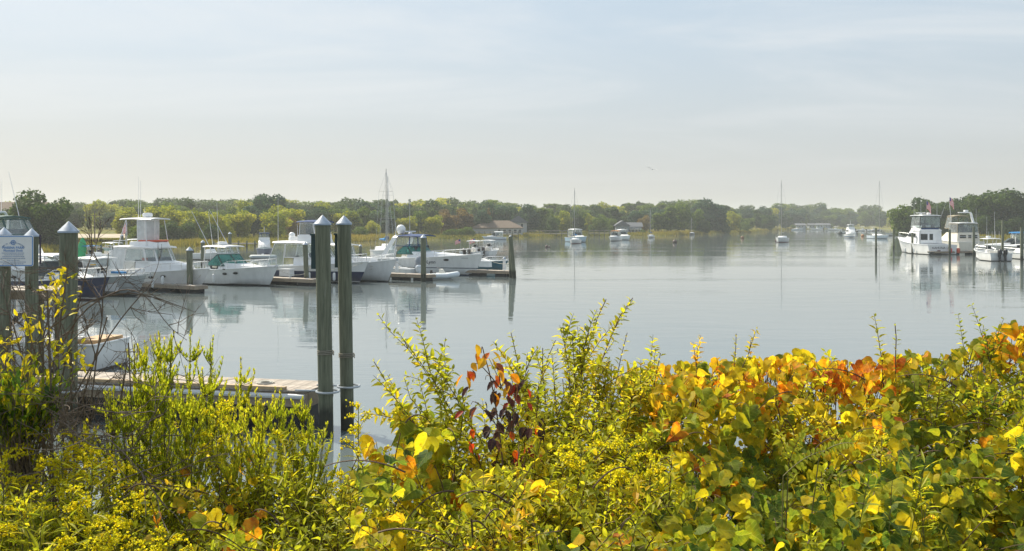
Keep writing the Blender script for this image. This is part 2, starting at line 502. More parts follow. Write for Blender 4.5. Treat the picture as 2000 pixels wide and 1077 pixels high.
# ------------------------------------------------------------------ land
def ground_mat(name, c1, c2, scale=0.3, rough=0.95, bump=0.4):
    m, nt, N, Lk, b = nodes_of(name)
    tc = N.new('ShaderNodeTexCoord')
    n = N.new('ShaderNodeTexNoise'); n.inputs['Scale'].default_value = scale; n.inputs['Detail'].default_value = 7
    Lk.new(tc.outputs['Object'], n.inputs['Vector'])
    cr = N.new('ShaderNodeValToRGB')
    cr.color_ramp.elements[0].position = 0.35; cr.color_ramp.elements[0].color = c1
    cr.color_ramp.elements[1].position = 0.65; cr.color_ramp.elements[1].color = c2
    Lk.new(n.outputs['Fac'], cr.inputs[0]); Lk.new(cr.outputs[0], b.inputs['Base Color'])
    b.inputs['Roughness'].default_value = rough
    b.inputs['Specular IOR Level'].default_value = 0.1
    bp = N.new('ShaderNodeBump'); bp.inputs['Strength'].default_value = bump
    Lk.new(n.outputs['Fac'], bp.inputs['Height']); Lk.new(bp.outputs[0], b.inputs['Normal'])
    return m
LAND = ground_mat('marsh_and_meadow', (0.085, 0.10, 0.022, 1), (0.20, 0.17, 0.035, 1), 0.12)
BANK = ground_mat('bank_soil', (0.028, 0.032, 0.012, 1), (0.06, 0.055, 0.025, 1), 3.0)

SHORE = [(-700, 512), (-150, 500), (120, 494), (240, 487), (330, 484), (470, 481), (580, 478), (650, 475), (760, 470), (900, 467),
         (1010, 465), (1180, 461), (1300, 461), (1385, 457.5), (1470, 455), (1520, 450.5), (1600, 447.6), (1700, 446.8), (1738, 448),
         (1765, 458), (1790, 464), (1860, 467), (2000, 470), (2300, 474), (2800, 480)]
SHORE_W = [water_at(px, py) for px, py in SHORE]
def shore_Y(px):
    for (a, ya), (b, yb) in zip(SHORE, SHORE[1:]):
        if a <= px <= b:
            py = ya + (yb - ya) * (px - a) / (b - a)
            return CAMH * FPX / (py - HY)
    return 150.0
def land_z(d):
    """land height at d metres inland of the shore"""
    P = [(0, -0.4), (3, 0.35), (25, 0.8), (60, 1.6), (160, 3.5), (500, 9), (1500, 16)]
    for (a, za), (b, zb) in zip(P, P[1:]):
        if d <= b: return za + (zb - za) * (d - a) / (b - a)
    return 16
def make_land():
    rows = [-2, 0, 1.5, 3, 10, 25, 60, 160, 500, 1500]
    rnd = random.Random(3)
    vs, fs = [], []
    fine = []
    for i in range(len(SHORE) - 1):
        for k in range(6):
            t = k / 6
            px = SHORE[i][0] + (SHORE[i + 1][0] - SHORE[i][0]) * t
            fine.append(px)
    fine.append(SHORE[-1][0])
    for px in fine:
        Y0 = shore_Y(px) * (1 + rnd.uniform(-0.006, 0.006))
        for d in rows:
            Y = Y0 + d * (1 + 0)
            z = land_z(max(d, 0)) + (rnd.uniform(-0.08, 0.08) if 1 < d < 100 else 0) - (0.4 if d < 0 else 0)
            vs.append(((px - 1000) / FPX * Y, Y, z))
    n = len(rows)
    for i in range(len(fine) - 1):
        for k in range(n - 1):
            fs.append((i * n + k, (i + 1) * n + k, (i + 1) * n + k + 1, i * n + k + 1))
    o = MB().add(vs, fs).build('shore_land', LAND, smooth=60)
    tag(o, kind='structure')
make_land()

def bank_z(x, y):
    if y < 2.4: z = 3.0
    elif y < 11.5: z = 3.0 - (y - 2.4) * (3.5 / 9.1)
    else: z = -0.5
    return z
def make_bank():
    rnd = random.Random(5)
    nx, ny = 60, 34
    vs, fs = [], []
    for j in range(ny):
        y = -40 + 41 * (j / 12) if j < 12 else 1 + (j - 12) * 12 / (ny - 13)
        for i in range(nx):
            x = -45 + 90 * i / (nx - 1)
            vs.append((x, y, bank_z(x, y) + rnd.uniform(-0.06, 0.06)))
    for j in range(ny - 1):
        for i in range(nx - 1):
            fs.append((j * nx + i, j * nx + i + 1, (j + 1) * nx + i + 1, (j + 1) * nx + i))
    o = MB().add(vs, fs).build('bank', BANK, smooth=60)
    tag(o, kind='structure')
make_bank()

# sandy lot behind the marsh on the left, with a yellow verge
def make_lot():
    sand = ground_mat('pale_sand_lot', (0.36, 0.31, 0.24, 1), (0.50, 0.44, 0.36, 1), 0.5)
    vs, fs = [], []
    for px in range(-60, 245, 19):
        for Y, dz in ((172, 0.0), (178, 0.35), (186, 0.5)):
            p = W(px, 0, Y)
            vs.append((p.x, Y, 1.85 + dz))
    n = len(vs) // 3
    for i in range(n - 1):
        for k in range(2): fs.append((i * 3 + k, (i + 1) * 3 + k, (i + 1) * 3 + k + 1, i * 3 + k + 1))
    o = MB().add(vs, fs).build('sand_lot', sand, smooth=60)
    tag(o, kind='structure')
make_lot()

# ------------------------------------------------------------------ marsh grass along the shore
def make_marsh():
    rng = np.random.default_rng(11)
    gm = leaf_mat('marsh_grass', [(0.0, (0.10, 0.13, 0.025, 1)), (0.5, (0.24, 0.22, 0.035, 1)), (1.0, (0.36, 0.27, 0.05, 1))], trans=0.4, rough=0.8, spot=0.0, boost=1.1)
    base, dirs, hts, tones = [], [], [], []
    for k in range(52000):
        px = rng.uniform(-120, 1560) if rng.random() < 0.9 else rng.uniform(1745, 2100)
        Y0 = shore_Y(px)
        d = abs(rng.normal(0, 1)) * (16 if px < 1150 else 8) + 0.3
        Y = Y0 + d
        # taller reeds in patches
        patch = math.sin(px * 0.021) + math.sin(px * 0.0091 + 1.7) + math.sin(Y * 0.11)
        base.append(((px - 1000) / FPX * Y, Y, land_z(d) - 0.1))
        hts.append(rng.uniform(0.5, 0.95) * (1.35 if patch > 0.9 else 1.0))
        tones.append(np.clip(0.55 + 0.22 * patch / 2 + rng.normal(0, 0.16) - 0.015 * max(0, 8 - d), 0, 1))
    base = np.array(base); hts = np.array(hts); tones = np.array(tones)
    n = len(base)
    an = rng.uniform(0, math.pi, n)
    w = rng.uniform(0.10, 0.22, n)
    dx, dy = np.cos(an) * w, np.sin(an) * w
    lean = rng.normal(0, 0.15, (n, 2))
    V = np.zeros((n, 3, 3))
    V[:, 0] = base + np.stack([-dx, -dy, np.zeros(n)], 1)
    V[:, 1] = base + np.stack([dx, dy, np.zeros(n)], 1)
    V[:, 2] = base + np.stack([lean[:, 0], lean[:, 1], hts], 1)
    me = tri_mesh('marsh_grass', V.reshape(-1, 3), np.arange(n * 3).reshape(-1, 3), gm, tone=tones)
    o = link('marsh_grass', me); o.color = (0, 0, 0, 1)
    tag(o, 'yellow green marsh grass fringing the far shore', 'marsh grass', kind='stuff')
make_marsh()

# ------------------------------------------------------------------ trees
def crown_mesh(name, seed, form):
    """many leaf-clump faces spread through the crown; unit: height 1, trunk foot at z=0"""
    rng = np.random.default_rng(seed)
    lobes = []
    if form == 'round':
        for k in range(17):
            a = rng.uniform(0, 2 * math.pi); z = rng.uniform(0.16, 0.84)
            env = math.sqrt(max(0.05, 1 - ((z - 0.50) / 0.48) ** 2))
            r = rng.uniform(0.12, 0.36) * env
            lobes.append((r * math.cos(a), r * math.sin(a), z, rng.uniform(0.12, 0.22)))
        lobes.append((0, 0, 0.52, 0.32))
    elif form == 'tall':
        for k in range(16):
            a = rng.uniform(0, 2 * math.pi); z = rng.uniform(0.20, 0.90)
            env = math.sqrt(max(0.05, 1 - ((z - 0.52) / 0.50) ** 2))
            r = rng.uniform(0.06, 0.20) * env
            lobes.append((r * math.cos(a), r * math.sin(a), z, rng.uniform(0.08, 0.15)))
        lobes.append((0, 0, 0.5, 0.20))
    elif form == 'bush':
        for k in range(14):
            a = rng.uniform(0, 2 * math.pi); z = rng.uniform(0.12, 0.72)
            r = rng.uniform(0.1, 0.62) * math.sqrt(max(0.05, 1 - (z / 0.95) ** 2))
            lobes.append((r * math.cos(a), r * math.sin(a), z, rng.uniform(0.16, 0.28)))
        lobes.append((0, 0, 0.4, 0.4))
    elif form == 'conifer':
        for k in range(26):
            z = 0.10 + 0.86 * k / 25
            rr = 0.21 * (1 - z) + 0.012
            for q in range(4 if z < 0.8 else 2):
                a = rng.uniform(0, 2 * math.pi)
                lobes.append((rr * 0.7 * math.cos(a), rr * 0.7 * math.sin(a), z - 0.03, max(0.022, rr * 0.55)))
    L = np.array(lobes)
    n = 5200
    wts = L[:, 3] ** 2; wts /= wts.sum()
    li = rng.choice(len(L), n, p=wts)
    u = rng.normal(size=(n, 3)); u /= np.linalg.norm(u, axis=1)[:, None]
    rad = L[li, 3] * rng.uniform(0.62, 1.06, n) ** 0.8
    squash = np.array([1, 1, 0.8 if form != 'conifer' else 0.45])
    pos = L[li, :3] + u * rad[:, None] * squash
    # uneven outline: a few stray sprigs beyond each lobe
    stray = rng.random(n) < 0.08
    pos[stray] += u[stray] * 0.03
    nr = u + rng.normal(0, 0.55, (n, 3)); nr /= np.linalg.norm(nr, axis=1)[:, None]
    t = np.cross(nr, rng.normal(size=(n, 3))); t /= np.linalg.norm(t, axis=1)[:, None]
    bt = np.cross(nr, t)
    s = rng.uniform(0.016, 0.040, n)[:, None] * (1.0 if form != 'conifer' else 0.75)
    V = np.zeros((n, 4, 3))
    V[:, 0] = pos - t * s; V[:, 1] = pos - bt * s * 0.7; V[:, 2] = pos + t * s; V[:, 3] = pos + bt * s * 0.7
    V[:, 1] += nr * s * 0.3; V[:, 3] -= nr * s * 0.2
    T = np.zeros((n, 2, 3), int)
    k = np.arange(n) * 4
    T[:, 0] = np.stack([k, k + 1, k + 2], 1); T[:, 1] = np.stack([k, k + 2, k + 3], 1)
    clump = rng.uniform(0, 1, len(L))[li]
    tone = np.clip(0.5 + (clump - 0.5) * 0.5 + rng.normal(0, 0.16, n), 0.02, 0.98)
    return tri_mesh(name, V.reshape(-1, 3), T.reshape(-1, 3), None and [] or [], tone=np.repeat(tone, 2))

def trunk_mesh(name, seed, form):
    rnd = random.Random(seed)
    mb = MB()
    top = {'round': 0.55, 'tall': 0.62, 'bush': 0.35, 'conifer': 0.9}[form]
    r = {'round': 0.022, 'tall': 0.018, 'bush': 0.02, 'conifer': 0.014}[form]
    mb.tube([(0, 0, -0.05), (rnd.uniform(-.01, .01), rnd.uniform(-.01, .01), top * 0.5), (rnd.uniform(-.02, .02), 0, top)], [r * 1.2, r * 0.8, r * 0.3], 6)
    if form != 'conifer':
        for k in range(5):
            a = rnd.uniform(0, 6.28); z = top * rnd.uniform(0.45, 0.9); l = rnd.uniform(0.12, 0.24)
            mb.tube([(0, 0, z), (l * 0.6 * math.cos(a), l * 0.6 * math.sin(a), z + l * 0.5), (l * math.cos(a), l * math.sin(a), z + l)], [r * 0.5, r * 0.35, r * 0.12], 5)
    return mb.mesh(name, BARK)
BARK = mat('tree_bark', (0.10, 0.08, 0.06), 0.9, var=0.3, bump=0.5)
def G(r, g, b): return (r, g, b, 1)
TREE_COL = {
    'yellow-green': leaf_mat('crown_yellow_green', [(0, G(0.140, 0.180, 0.017)), (0.5, G(0.260, 0.294, 0.026)), (1, G(0.465, 0.417, 0.038))], 0.48, 0.7, 0.0),
    'mid-green': leaf_mat('crown_mid_green', [(0, G(0.054, 0.094, 0.017)), (0.5, G(0.095, 0.152, 0.024)), (1, G(0.176, 0.227, 0.036))], 0.48, 0.7, 0.0),
    'dark green': leaf_mat('crown_dark_green', [(0, G(0.026, 0.058, 0.017)), (0.5, G(0.046, 0.088, 0.022)), (1, G(0.088, 0.136, 0.029))], 0.42, 0.7, 0.0),
    'russet': leaf_mat('crown_russet', [(0, G(0.090, 0.057, 0.028)), (0.5, G(0.165, 0.111, 0.043)), (1, G(0.240, 0.196, 0.054))], 0.48, 0.7, 0.0),
    'blue-green': leaf_mat('crown_blue_green', [(0, G(0.024, 0.062, 0.046)), (0.5, G(0.044, 0.092, 0.063)), (1, G(0.080, 0.138, 0.070))], 0.42, 0.7, 0.0),
}
PROTO = {}
for form, k in (('round', 4), ('tall', 3), ('bush', 3), ('conifer', 2)):
    for i in range(k):
        PROTO[(form, i)] = (crown_mesh('crown', 100 + i * 7 + len(form), form), trunk_mesh('trunk', i + 50, form))
        PROTO[(form, i)][0].materials.append(TREE_COL['mid-green'])
TREE_WHERE = [(-999, 120, 'behind the green-canvas cruiser'), (120, 330, 'behind the sand lot'),
              (330, 470, 'behind the outriggers'), (470, 600, 'behind the navy trawler'), (600, 700, 'behind the near pile pair'),
              (700, 830, 'behind the paired masts'), (830, 935, 'left of the hip-roofed house'),
              (935, 1060, 'behind the hip-roofed house'), (1060, 1190, 'behind the blue-covered sloop'),
              (1190, 1290, 'by the two-gabled house'), (1290, 1440, 'on the middle point'),
              (1440, 1545, 'behind the tallest sloop'), (1545, 1640, 'behind the waterside sheds'),
              (1640, 1745, 'behind the motor yacht'), (1745, 1865, 'behind the transom-named sportfisher'),
              (1865, 2999, 'behind the right-hand marina')]
ALL_TREES = []
def tree_labels():
    """look-alike neighbours are told apart by their order from the left"""
    by = {}
    for o, px in ALL_TREES: by.setdefault(o['label'], []).append((px, o))
    words = ['leftmost', 'second from left', 'third from left', 'fourth from left', 'fifth from left', 'sixth from left', 'seventh from left', 'eighth from left', 'ninth from left', 'tenth from left']
    for lab, lst in by.items():
        if len(lst) < 2: continue
        lst.sort(key=lambda q: q[0])
        for k, (px, o) in enumerate(lst): o['label'] = lab + ', ' + (words[k] if k < len(words) else 'further right')
def tree(px, Y, topy, form, col, wide=1.0, rnd=random, row='front'):
    i = rnd.randrange({'round': 4, 'tall': 3, 'bush': 3, 'conifer': 2}[form])
    X = (px - 1000) / FPX * Y
    z0 = land_z(max(0, Y - shore_Y(px))) - 0.1
    h = CAMH - (topy - HY) / FPX * Y - z0
    h = max(h, 1.0)
    where = [w for a, b, w in TREE_WHERE if a <= px < b][0]
    kindw = {'round': 'round tree', 'tall': 'tall slim tree', 'bush': 'spreading bush', 'conifer': 'pointed conifer'}[form]
    roww = {'front': 'on the shore', 'mid': 'in the wood', 'ridge': 'on the skyline'}[row]
    label = f'{col} {kindw} {roww} {where}'
    nm = {'round': 'broadleaf_tree', 'tall': 'slender_tree', 'bush': 'shore_bush', 'conifer': 'conifer_tree'}[form]
    root = empty(nm, (X, Y, z0), rnd.uniform(0, 6.28), label, 'bush' if form == 'bush' else 'tree', label.replace(' tree ', ' trees ').replace(' bush ', ' bushes ').replace(' conifer ', ' conifers '))
    root.scale = (h * wide, h * wide, h)
    ALL_TREES.append((root, px))
    c = link('crown', PROTO[(form, i)][0], root)
    c.material_slots[0].link = 'OBJECT'; c.material_slots[0].material = TREE_COL[col]
    c.color = (rnd.uniform(-0.15, 0.15), 0, 0, 1)
    link('trunk', PROTO[(form, i)][1], root)
    return root

def woods():
    rnd = random.Random(21)
    # skyline profile read along the far shore: (px, row of the tree tops)
    sky = [(-150, 400), (110, 396), (200, 390), (290, 392), (370, 388), (440, 392), (480, 388), (520, 384), (600, 394), (660, 388), (740, 391),
           (830, 388), (900, 388), (960, 392), (1020, 396), (1060, 397), (1130, 394), (1200, 394), (1290, 394), (1370, 390), (1440, 400),
           (1500, 399), (1560, 397), (1610, 399), (1660, 406), (1700, 403), (1735, 412)]
    def skyat(px):
        for (a, ya), (b, yb) in zip(sky, sky[1:]):
            if a <= px <= b: return ya + (yb - ya) * (px - a) / (b - a)
        return 400
    def pick(cols):
        r = rnd.random() * sum(w for _, w in cols)
        for c, w in cols:
            r -= w
            if r <= 0: return c
        return cols[-1][0]
    # ridge row
    px = -130
    while px < 1745:
        Y = shore_Y(px) + rnd.uniform(120, 190)
        if px < 700: Y = max(Y, 380) + rnd.uniform(-20, 30)
        tree(px, Y, skyat(px) + rnd.choice((-3, -1, 1, 3, 6, 9)) + rnd.uniform(-1, 1), rnd.choice(('round', 'round', 'round', 'tall')), pick([('mid-green', 4), ('dark green', 3), ('yellow-green', 1.4)]), rnd.uniform(1.05, 1.8), rnd, 'ridge')
        px += rnd.uniform(12, 20)
    # wood rows
    for depth, dpy in ((85, 11), (45, 20)):
        px = -120 if depth > 50 else 100
        while px < 1740:
            Y = shore_Y(px) + depth * rnd.uniform(0.85, 1.15) + (60 if px < 330 else 0)
            top = skyat(px) + dpy + rnd.uniform(-11, 9)
            if 830 < px < 1010: cols = [('russet', 3.2), ('blue-green', 3), ('dark green', 1.5)]
            elif px < 480: cols = [('yellow-green', 3), ('mid-green', 4), ('dark green', 1.4)]
            elif px < 830: cols = [('blue-green', 3.0), ('mid-green', 2.4), ('dark green', 2), ('yellow-green', 0.6)]
            else: cols = [('mid-green', 2.4), ('blue-green', 3.2), ('dark green', 2.5), ('yellow-green', 0.4)]
            form = 'conifer' if (690 < px < 1130 and rnd.random() < 0.34) else ('tall' if rnd.random() < 0.25 else 'round')
            tree(px, Y, top - (5 if form == 'conifer' else 0), form, pick(cols), rnd.uniform(0.85, 1.5) if form != 'conifer' else rnd.uniform(0.9, 1.15), rnd, 'mid')
            px += rnd.uniform(16, 27) if px < 1400 else rnd.uniform(12, 19)
    # named front trees
    front = [  # px, extra depth, top row, form, colour, width
        (30, 20, 400, 'round', 'dark green', 1.1), (62, 14, 369, 'round', 'dark green', 1.15), (96, 10, 385, 'round', 'dark green', 0.9),
        (8, 30, 392, 'round', 'yellow-green', 1.0),
        (250, 45, 404, 'round', 'yellow-green', 1.2), (300, 40, 400, 'round', 'yellow-green', 1.25), (345, 35, 402, 'round', 'yellow-green', 1.2),
        (385, 30, 408, 'round', 'yellow-green', 1.25), (425, 28, 410, 'bush', 'yellow-green', 0.75), (465, 30, 409, 'round', 'yellow-green', 1.2),
        (275, 20, 432, 'bush', 'mid-green', 1.0), (330, 18, 428, 'bush', 'dark green', 1.0), (365, 16, 430, 'bush', 'dark green', 1.0), (410, 14, 432, 'bush', 'dark green', 1.0),
        (535, 22, 414, 'round', 'yellow-green', 1.3), (575, 26, 421, 'bush', 'russet', 0.8), (505, 60, 384, 'round', 'blue-green', 1.0), (533, 62, 378, 'round', 'blue-green', 1.1),
        (625, 40, 405, 'round', 'blue-green', 1.0), (690, 35, 412, 'round', 'mid-green', 1.1), (730, 24, 424, 'bush', 'yellow-green', 0.9), (702, 20, 438, 'bush', 'mid-green', 1.0),
        (760, 30, 418, 'round', 'blue-green', 1.0), (793, 26, 421, 'round', 'yellow-green', 1.2), (818, 28, 412, 'round', 'mid-green', 1.1), (845, 22, 419, 'round', 'yellow-green', 1.1),
        (872, 24, 413, 'round', 'russet', 0.9), (905, 26, 405, 'round', 'russet', 1.1), (938, 24, 410, 'round', 'blue-green', 1.0), (972, 40, 392, 'round', 'blue-green', 1.25),
        (1030, 30, 397, 'round', 'blue-green', 1.1), (1060, 34, 404, 'tall', 'mid-green', 1.2), (1078, 14, 418, 'bush', 'dark green', 0.8), (1100, 22, 410, 'round', 'yellow-green', 1.1),
        (1128, 18, 412, 'round', 'dark green', 1.0), (1150, 26, 416, 'round', 'yellow-green', 1.0), (1170, 16, 418, 'bush', 'mid-green', 0.8), (1195, 20, 422, 'bush', 'mid-green', 0.7),
        (1260, 28, 417, 'bush', 'russet', 0.7), (1285, 20, 412, 'tall', 'mid-green', 1.2), (1310, 16, 404, 'tall', 'mid-green', 1.3), (1337, 20, 398, 'round', 'mid-green', 1.0),
        (1362, 14, 408, 'round', 'mid-green', 0.9), (1386, 16, 388, 'round', 'blue-green', 1.15), (1402, 10, 414, 'bush', 'dark green', 0.9), (1372, 6, 424, 'bush', 'dark green', 0.8),
        (1432, 14, 412, 'round', 'yellow-green', 1.0), (1452, 10, 428, 'bush', 'mid-green', 1.0), (1500, 10, 420, 'round', 'dark green', 1.3), (1535, 10, 414, 'round', 'dark green', 0.9),
        (1620, 40, 418, 'round', 'mid-green', 1.3), (1650, 20, 425, 'bush', 'dark green', 0.9), (1690, 30, 414, 'round', 'mid-green', 1.2), (1722, 20, 412, 'round', 'dark green', 1.2)]
    for px, d, top, form, col, wide in front:
        tree(px, shore_Y(px) + d, top, form, col, wide, rnd, 'front')
    # low hedge bushes at the marsh edge
    for px, top in ((873, 447), (884, 444), (897, 445), (908, 441), (918, 440), (1255, 447), (1270, 449), (1420, 450), (1440, 449), (1480, 449), (1550, 438), (1573, 440), (1590, 439), (1607, 439), (1624, 437)):
        tree(px, shore_Y(px) + (9 if px < 1540 else 2.5), top, 'bush', 'mid-green', 0.9, rnd, 'front')
    # right bank
    for px, Y, top, form, col, wide in ((1768, 300, 399, 'round', 'mid-green', 1.0), (1795, 310, 384, 'round', 'dark green', 1.15), (1828, 300, 390, 'round', 'dark green', 1.1),
                                        (1852, 320, 386, 'round', 'dark green', 1.1), (1880, 330, 392, 'round', 'mid-green', 1.0), (1905, 300, 378, 'round', 'dark green', 1.1),
                                        (1930, 290, 368, 'round', 'dark green', 1.15), (1962, 300, 372, 'round', 'dark green', 1.1), (1990, 290, 368, 'round', 'dark green', 1.15),
                                        (2030, 300, 370, 'round', 'mid-green', 1.15), (2080, 300, 376, 'round', 'dark green', 1.1), (2140, 300, 372, 'round', 'dark green', 1.1), (2200, 300, 372, 'round', 'dark green', 1.1),
                                        (1762, 318, 430, 'bush', 'yellow-green', 0.7), (1785, 300, 425, 'bush', 'dark green', 1.0), (1815, 295, 425, 'bush', 'dark green', 1.0),
                                        (1850, 295, 420, 'bush', 'dark green', 1.0), (1885, 292, 420, 'bush', 'dark green', 1.0), (1920, 285, 415, 'bush', 'dark green', 1.0), (1955, 280, 425, 'bush', 'dark green', 1.0), (1990, 280, 420, 'bush', 'dark green', 1.0), (2040, 280, 420, 'bush', 'dark green', 1.0)):
        tree(px, Y, top, form, col, wide, rnd, 'front')
woods()
tree_labels()
# ------------------------------------------------------------------ houses
SHINGLE = mat('brown_roof_shingle', (0.15, 0.112, 0.085), 0.9, var=0.2, scale=3, bump=0.3)
GREYROOF = mat('grey_roof_shingle', (0.12, 0.13, 0.15), 0.9, var=0.2, scale=3, bump=0.3)
GREYWALL = mat('grey_clapboard', (0.36, 0.38, 0.40), 0.8, var=0.1, scale=2)
WHITEWALL = mat('white_clapboard', (0.70, 0.70, 0.68), 0.8, var=0.08, scale=2)
BLUEGREY = mat('blue_grey_clapboard', (0.22, 0.26, 0.31), 0.8, var=0.1, scale=2)
def house(name, label, px, Y, w, d, h, roof, wallm, roofm, rise, wins, rz=0.0, z=None, cat='house', chimney=False, porch=False):
    z0 = land_z(max(0, Y - shore_Y(px))) if z is None else z
    root = empty(name, ((px - 1000) / FPX * Y, Y, z0), rz, label, cat)
    MB().box((0, 0, h / 2 - 0.3), (w, d, h + 0.6)).build('wall', wallm, root, smooth=0)
    e = 0.45
    W2, D2 = w / 2 + e, d / 2 + e
    rb = MB()
    base = [(-W2, -D2, h), (W2, -D2, h), (W2, D2, h), (-W2, D2, h)]
    lo = [(x, y, zz - 0.16) for x, y, zz in base]
    if roof == 'hip':
        k = max(0.3, W2 - D2)
        top = [(-k, 0, h + rise), (k, 0, h + rise)]
        rb.add(base + lo + top, [(0, 1, 9, 8), (1, 2, 9), (2, 3, 8, 9), (3, 0, 8), (0, 4, 5, 1), (1, 5, 6, 2), (2, 6, 7, 3), (3, 7, 4, 0), (7, 6, 5, 4)])
    elif roof == 'gable':      # ridge along x
        top = [(-W2, 0, h + rise), (W2, 0, h + rise)]
        rb.add(base + lo + top, [(0, 1, 9, 8), (1, 2, 9), (2, 3, 8, 9), (3, 0, 8), (0, 4, 5, 1), (1, 5, 6, 2), (2, 6, 7, 3), (3, 7, 4, 0), (7, 6, 5, 4)])
    else:                      # gable end facing the water
        top = [(0, -D2, h + rise), (0, D2, h + rise)]
        rb.add(base + lo + top, [(0, 8, 9, 3), (1, 2, 9, 8), (0, 1, 8), (2, 3, 9), (0, 4, 5, 1), (1, 5, 6, 2), (2, 6, 7, 3), (3, 7, 4, 0), (7, 6, 5, 4)])
    r = rb.build('roof', roofm, root, smooth=0)
    if chimney: MB().box((w * 0.2, 0.2, h + rise + 0.2), (0.7, 0.7, 1.6)).build('chimney', mat('chimney_brick', (0.28, 0.12, 0.08), 0.9, var=0.2), r, smooth=0)
    for wx, wz, ww, wh in wins:
        y = -d / 2
        f = MB()
        for c, s in (((wx, y - 0.03, wz + wh / 2 + 0.05), (ww + 0.2, 0.08, 0.1)), ((wx, y - 0.03, wz - wh / 2 - 0.05), (ww + 0.2, 0.08, 0.1)),
                     ((wx - ww / 2 - 0.05, y - 0.03, wz), (0.1, 0.08, wh)), ((wx + ww / 2 + 0.05, y - 0.03, wz), (0.1, 0.08, wh))):
            f.box(c, s)
        win = f.build('window', WHITEWALL, root, smooth=0)
        MB().box((wx, y - 0.01, wz), (ww, 0.04, wh)).build('pane', GLASS_H, win, smooth=0)
    if porch:
        pb = MB().box((0, -d / 2 - 1.4, h * 0.62), (w * 0.9, 2.6, 0.16))
        for k in range(5): pb.box((-w * 0.43 + w * 0.86 * k / 4, -d / 2 - 2.55, h * 0.3), (0.14, 0.14, h * 0.6))
        pb.build('porch', WHITEWALL, root, smooth=0)
    return root
house('shore_house', 'low white house with broad brown hip roof at the marsh edge', 972, 297, 15, 8, 2.2, 'hip', GREYWALL, SHINGLE, 2.2,
      [(x, 1.2, 0.9, 1.0) for x in (0.5, 2.1, 3.7, 5.3, 6.7)])
house('gabled_house', 'grey gabled house among trees right of the hip-roofed house', 1012, 316, 5.5, 6, 3.6, 'gablefront', GREYWALL, GREYROOF, 2.2, [(-1.4, 2.6, 0.8, 1.1), (1.2, 2.6, 0.8, 1.1), (0, 4.4, 0.7, 0.8)])
house('gabled_house', 'small grey house with two front gables on the middle shore', 1214, 343, 4.4, 6, 2.8, 'gablefront', BLUEGREY, GREYROOF, 1.7, [(-1.1, 1.3, 0.8, 1.0), (1.0, 1.3, 0.8, 1.0), (0, 3.0, 0.6, 0.7)])
house('gabled_house', 'long grey wing with porch beside the two-gabled shore house', 1236, 346, 5.6, 5, 2.3, 'gable', BLUEGREY, GREYROOF, 1.5, [(-1.6, 1.3, 0.8, 0.9), (0.2, 1.3, 0.8, 0.9), (1.9, 1.3, 0.8, 0.9)], porch=True)
house('gabled_house', 'grey house with brown roof behind the municipal dock sign', 22, 168, 12, 9, 4.6, 'gable', GREYWALL, SHINGLE, 2.6,
      [(-4.4, 4.2, 0.8, 1.2), (-3.2, 4.2, 0.8, 1.2), (1.2, 4.0, 0.9, 1.2), (2.4, 4.0, 0.9, 1.2), (-2.6, 1.6, 1.0, 1.5), (-1.2, 1.6, 1.0, 1.5)], chimney=True, porch=True)
house('gabled_house', 'pale house half hidden in dark trees on the right bank', 1958, 292, 10, 6, 5.5, 'gable', mat('tan_clapboard', (0.40, 0.36, 0.30), 0.8), GREYROOF, 2.4, [(-3, 3.8, 1.2, 1.3), (0, 3.8, 1.2, 1.3), (3, 3.8, 1.2, 1.3)])
for k, (px, w, lab) in enumerate(((1562, 13, 'leftmost pale waterside shed below the far wood'), (1583, 8, 'narrow pale waterside shed, second from the left'),
                                  (1599, 11, 'middle blue-white waterside shed behind the moored sloop'), (1614, 8, 'rightmost pale waterside shed beside the far moorings'))):
    house('waterside_shed', lab, px, shore_Y(px) + 8, w * 0.42, 6, 2.3, 'gable', BLUEGREY if k != 2 else mat('pale_blue_wall', (0.34, 0.40, 0.46), 0.8), GREYROOF if k % 2 else mat('slate_roof', (0.13, 0.14, 0.16), 0.8), 1.0,
          [(-0.9, 1.4, 0.9, 1.0), (0.9, 1.4, 0.9, 1.0)], cat='shed')

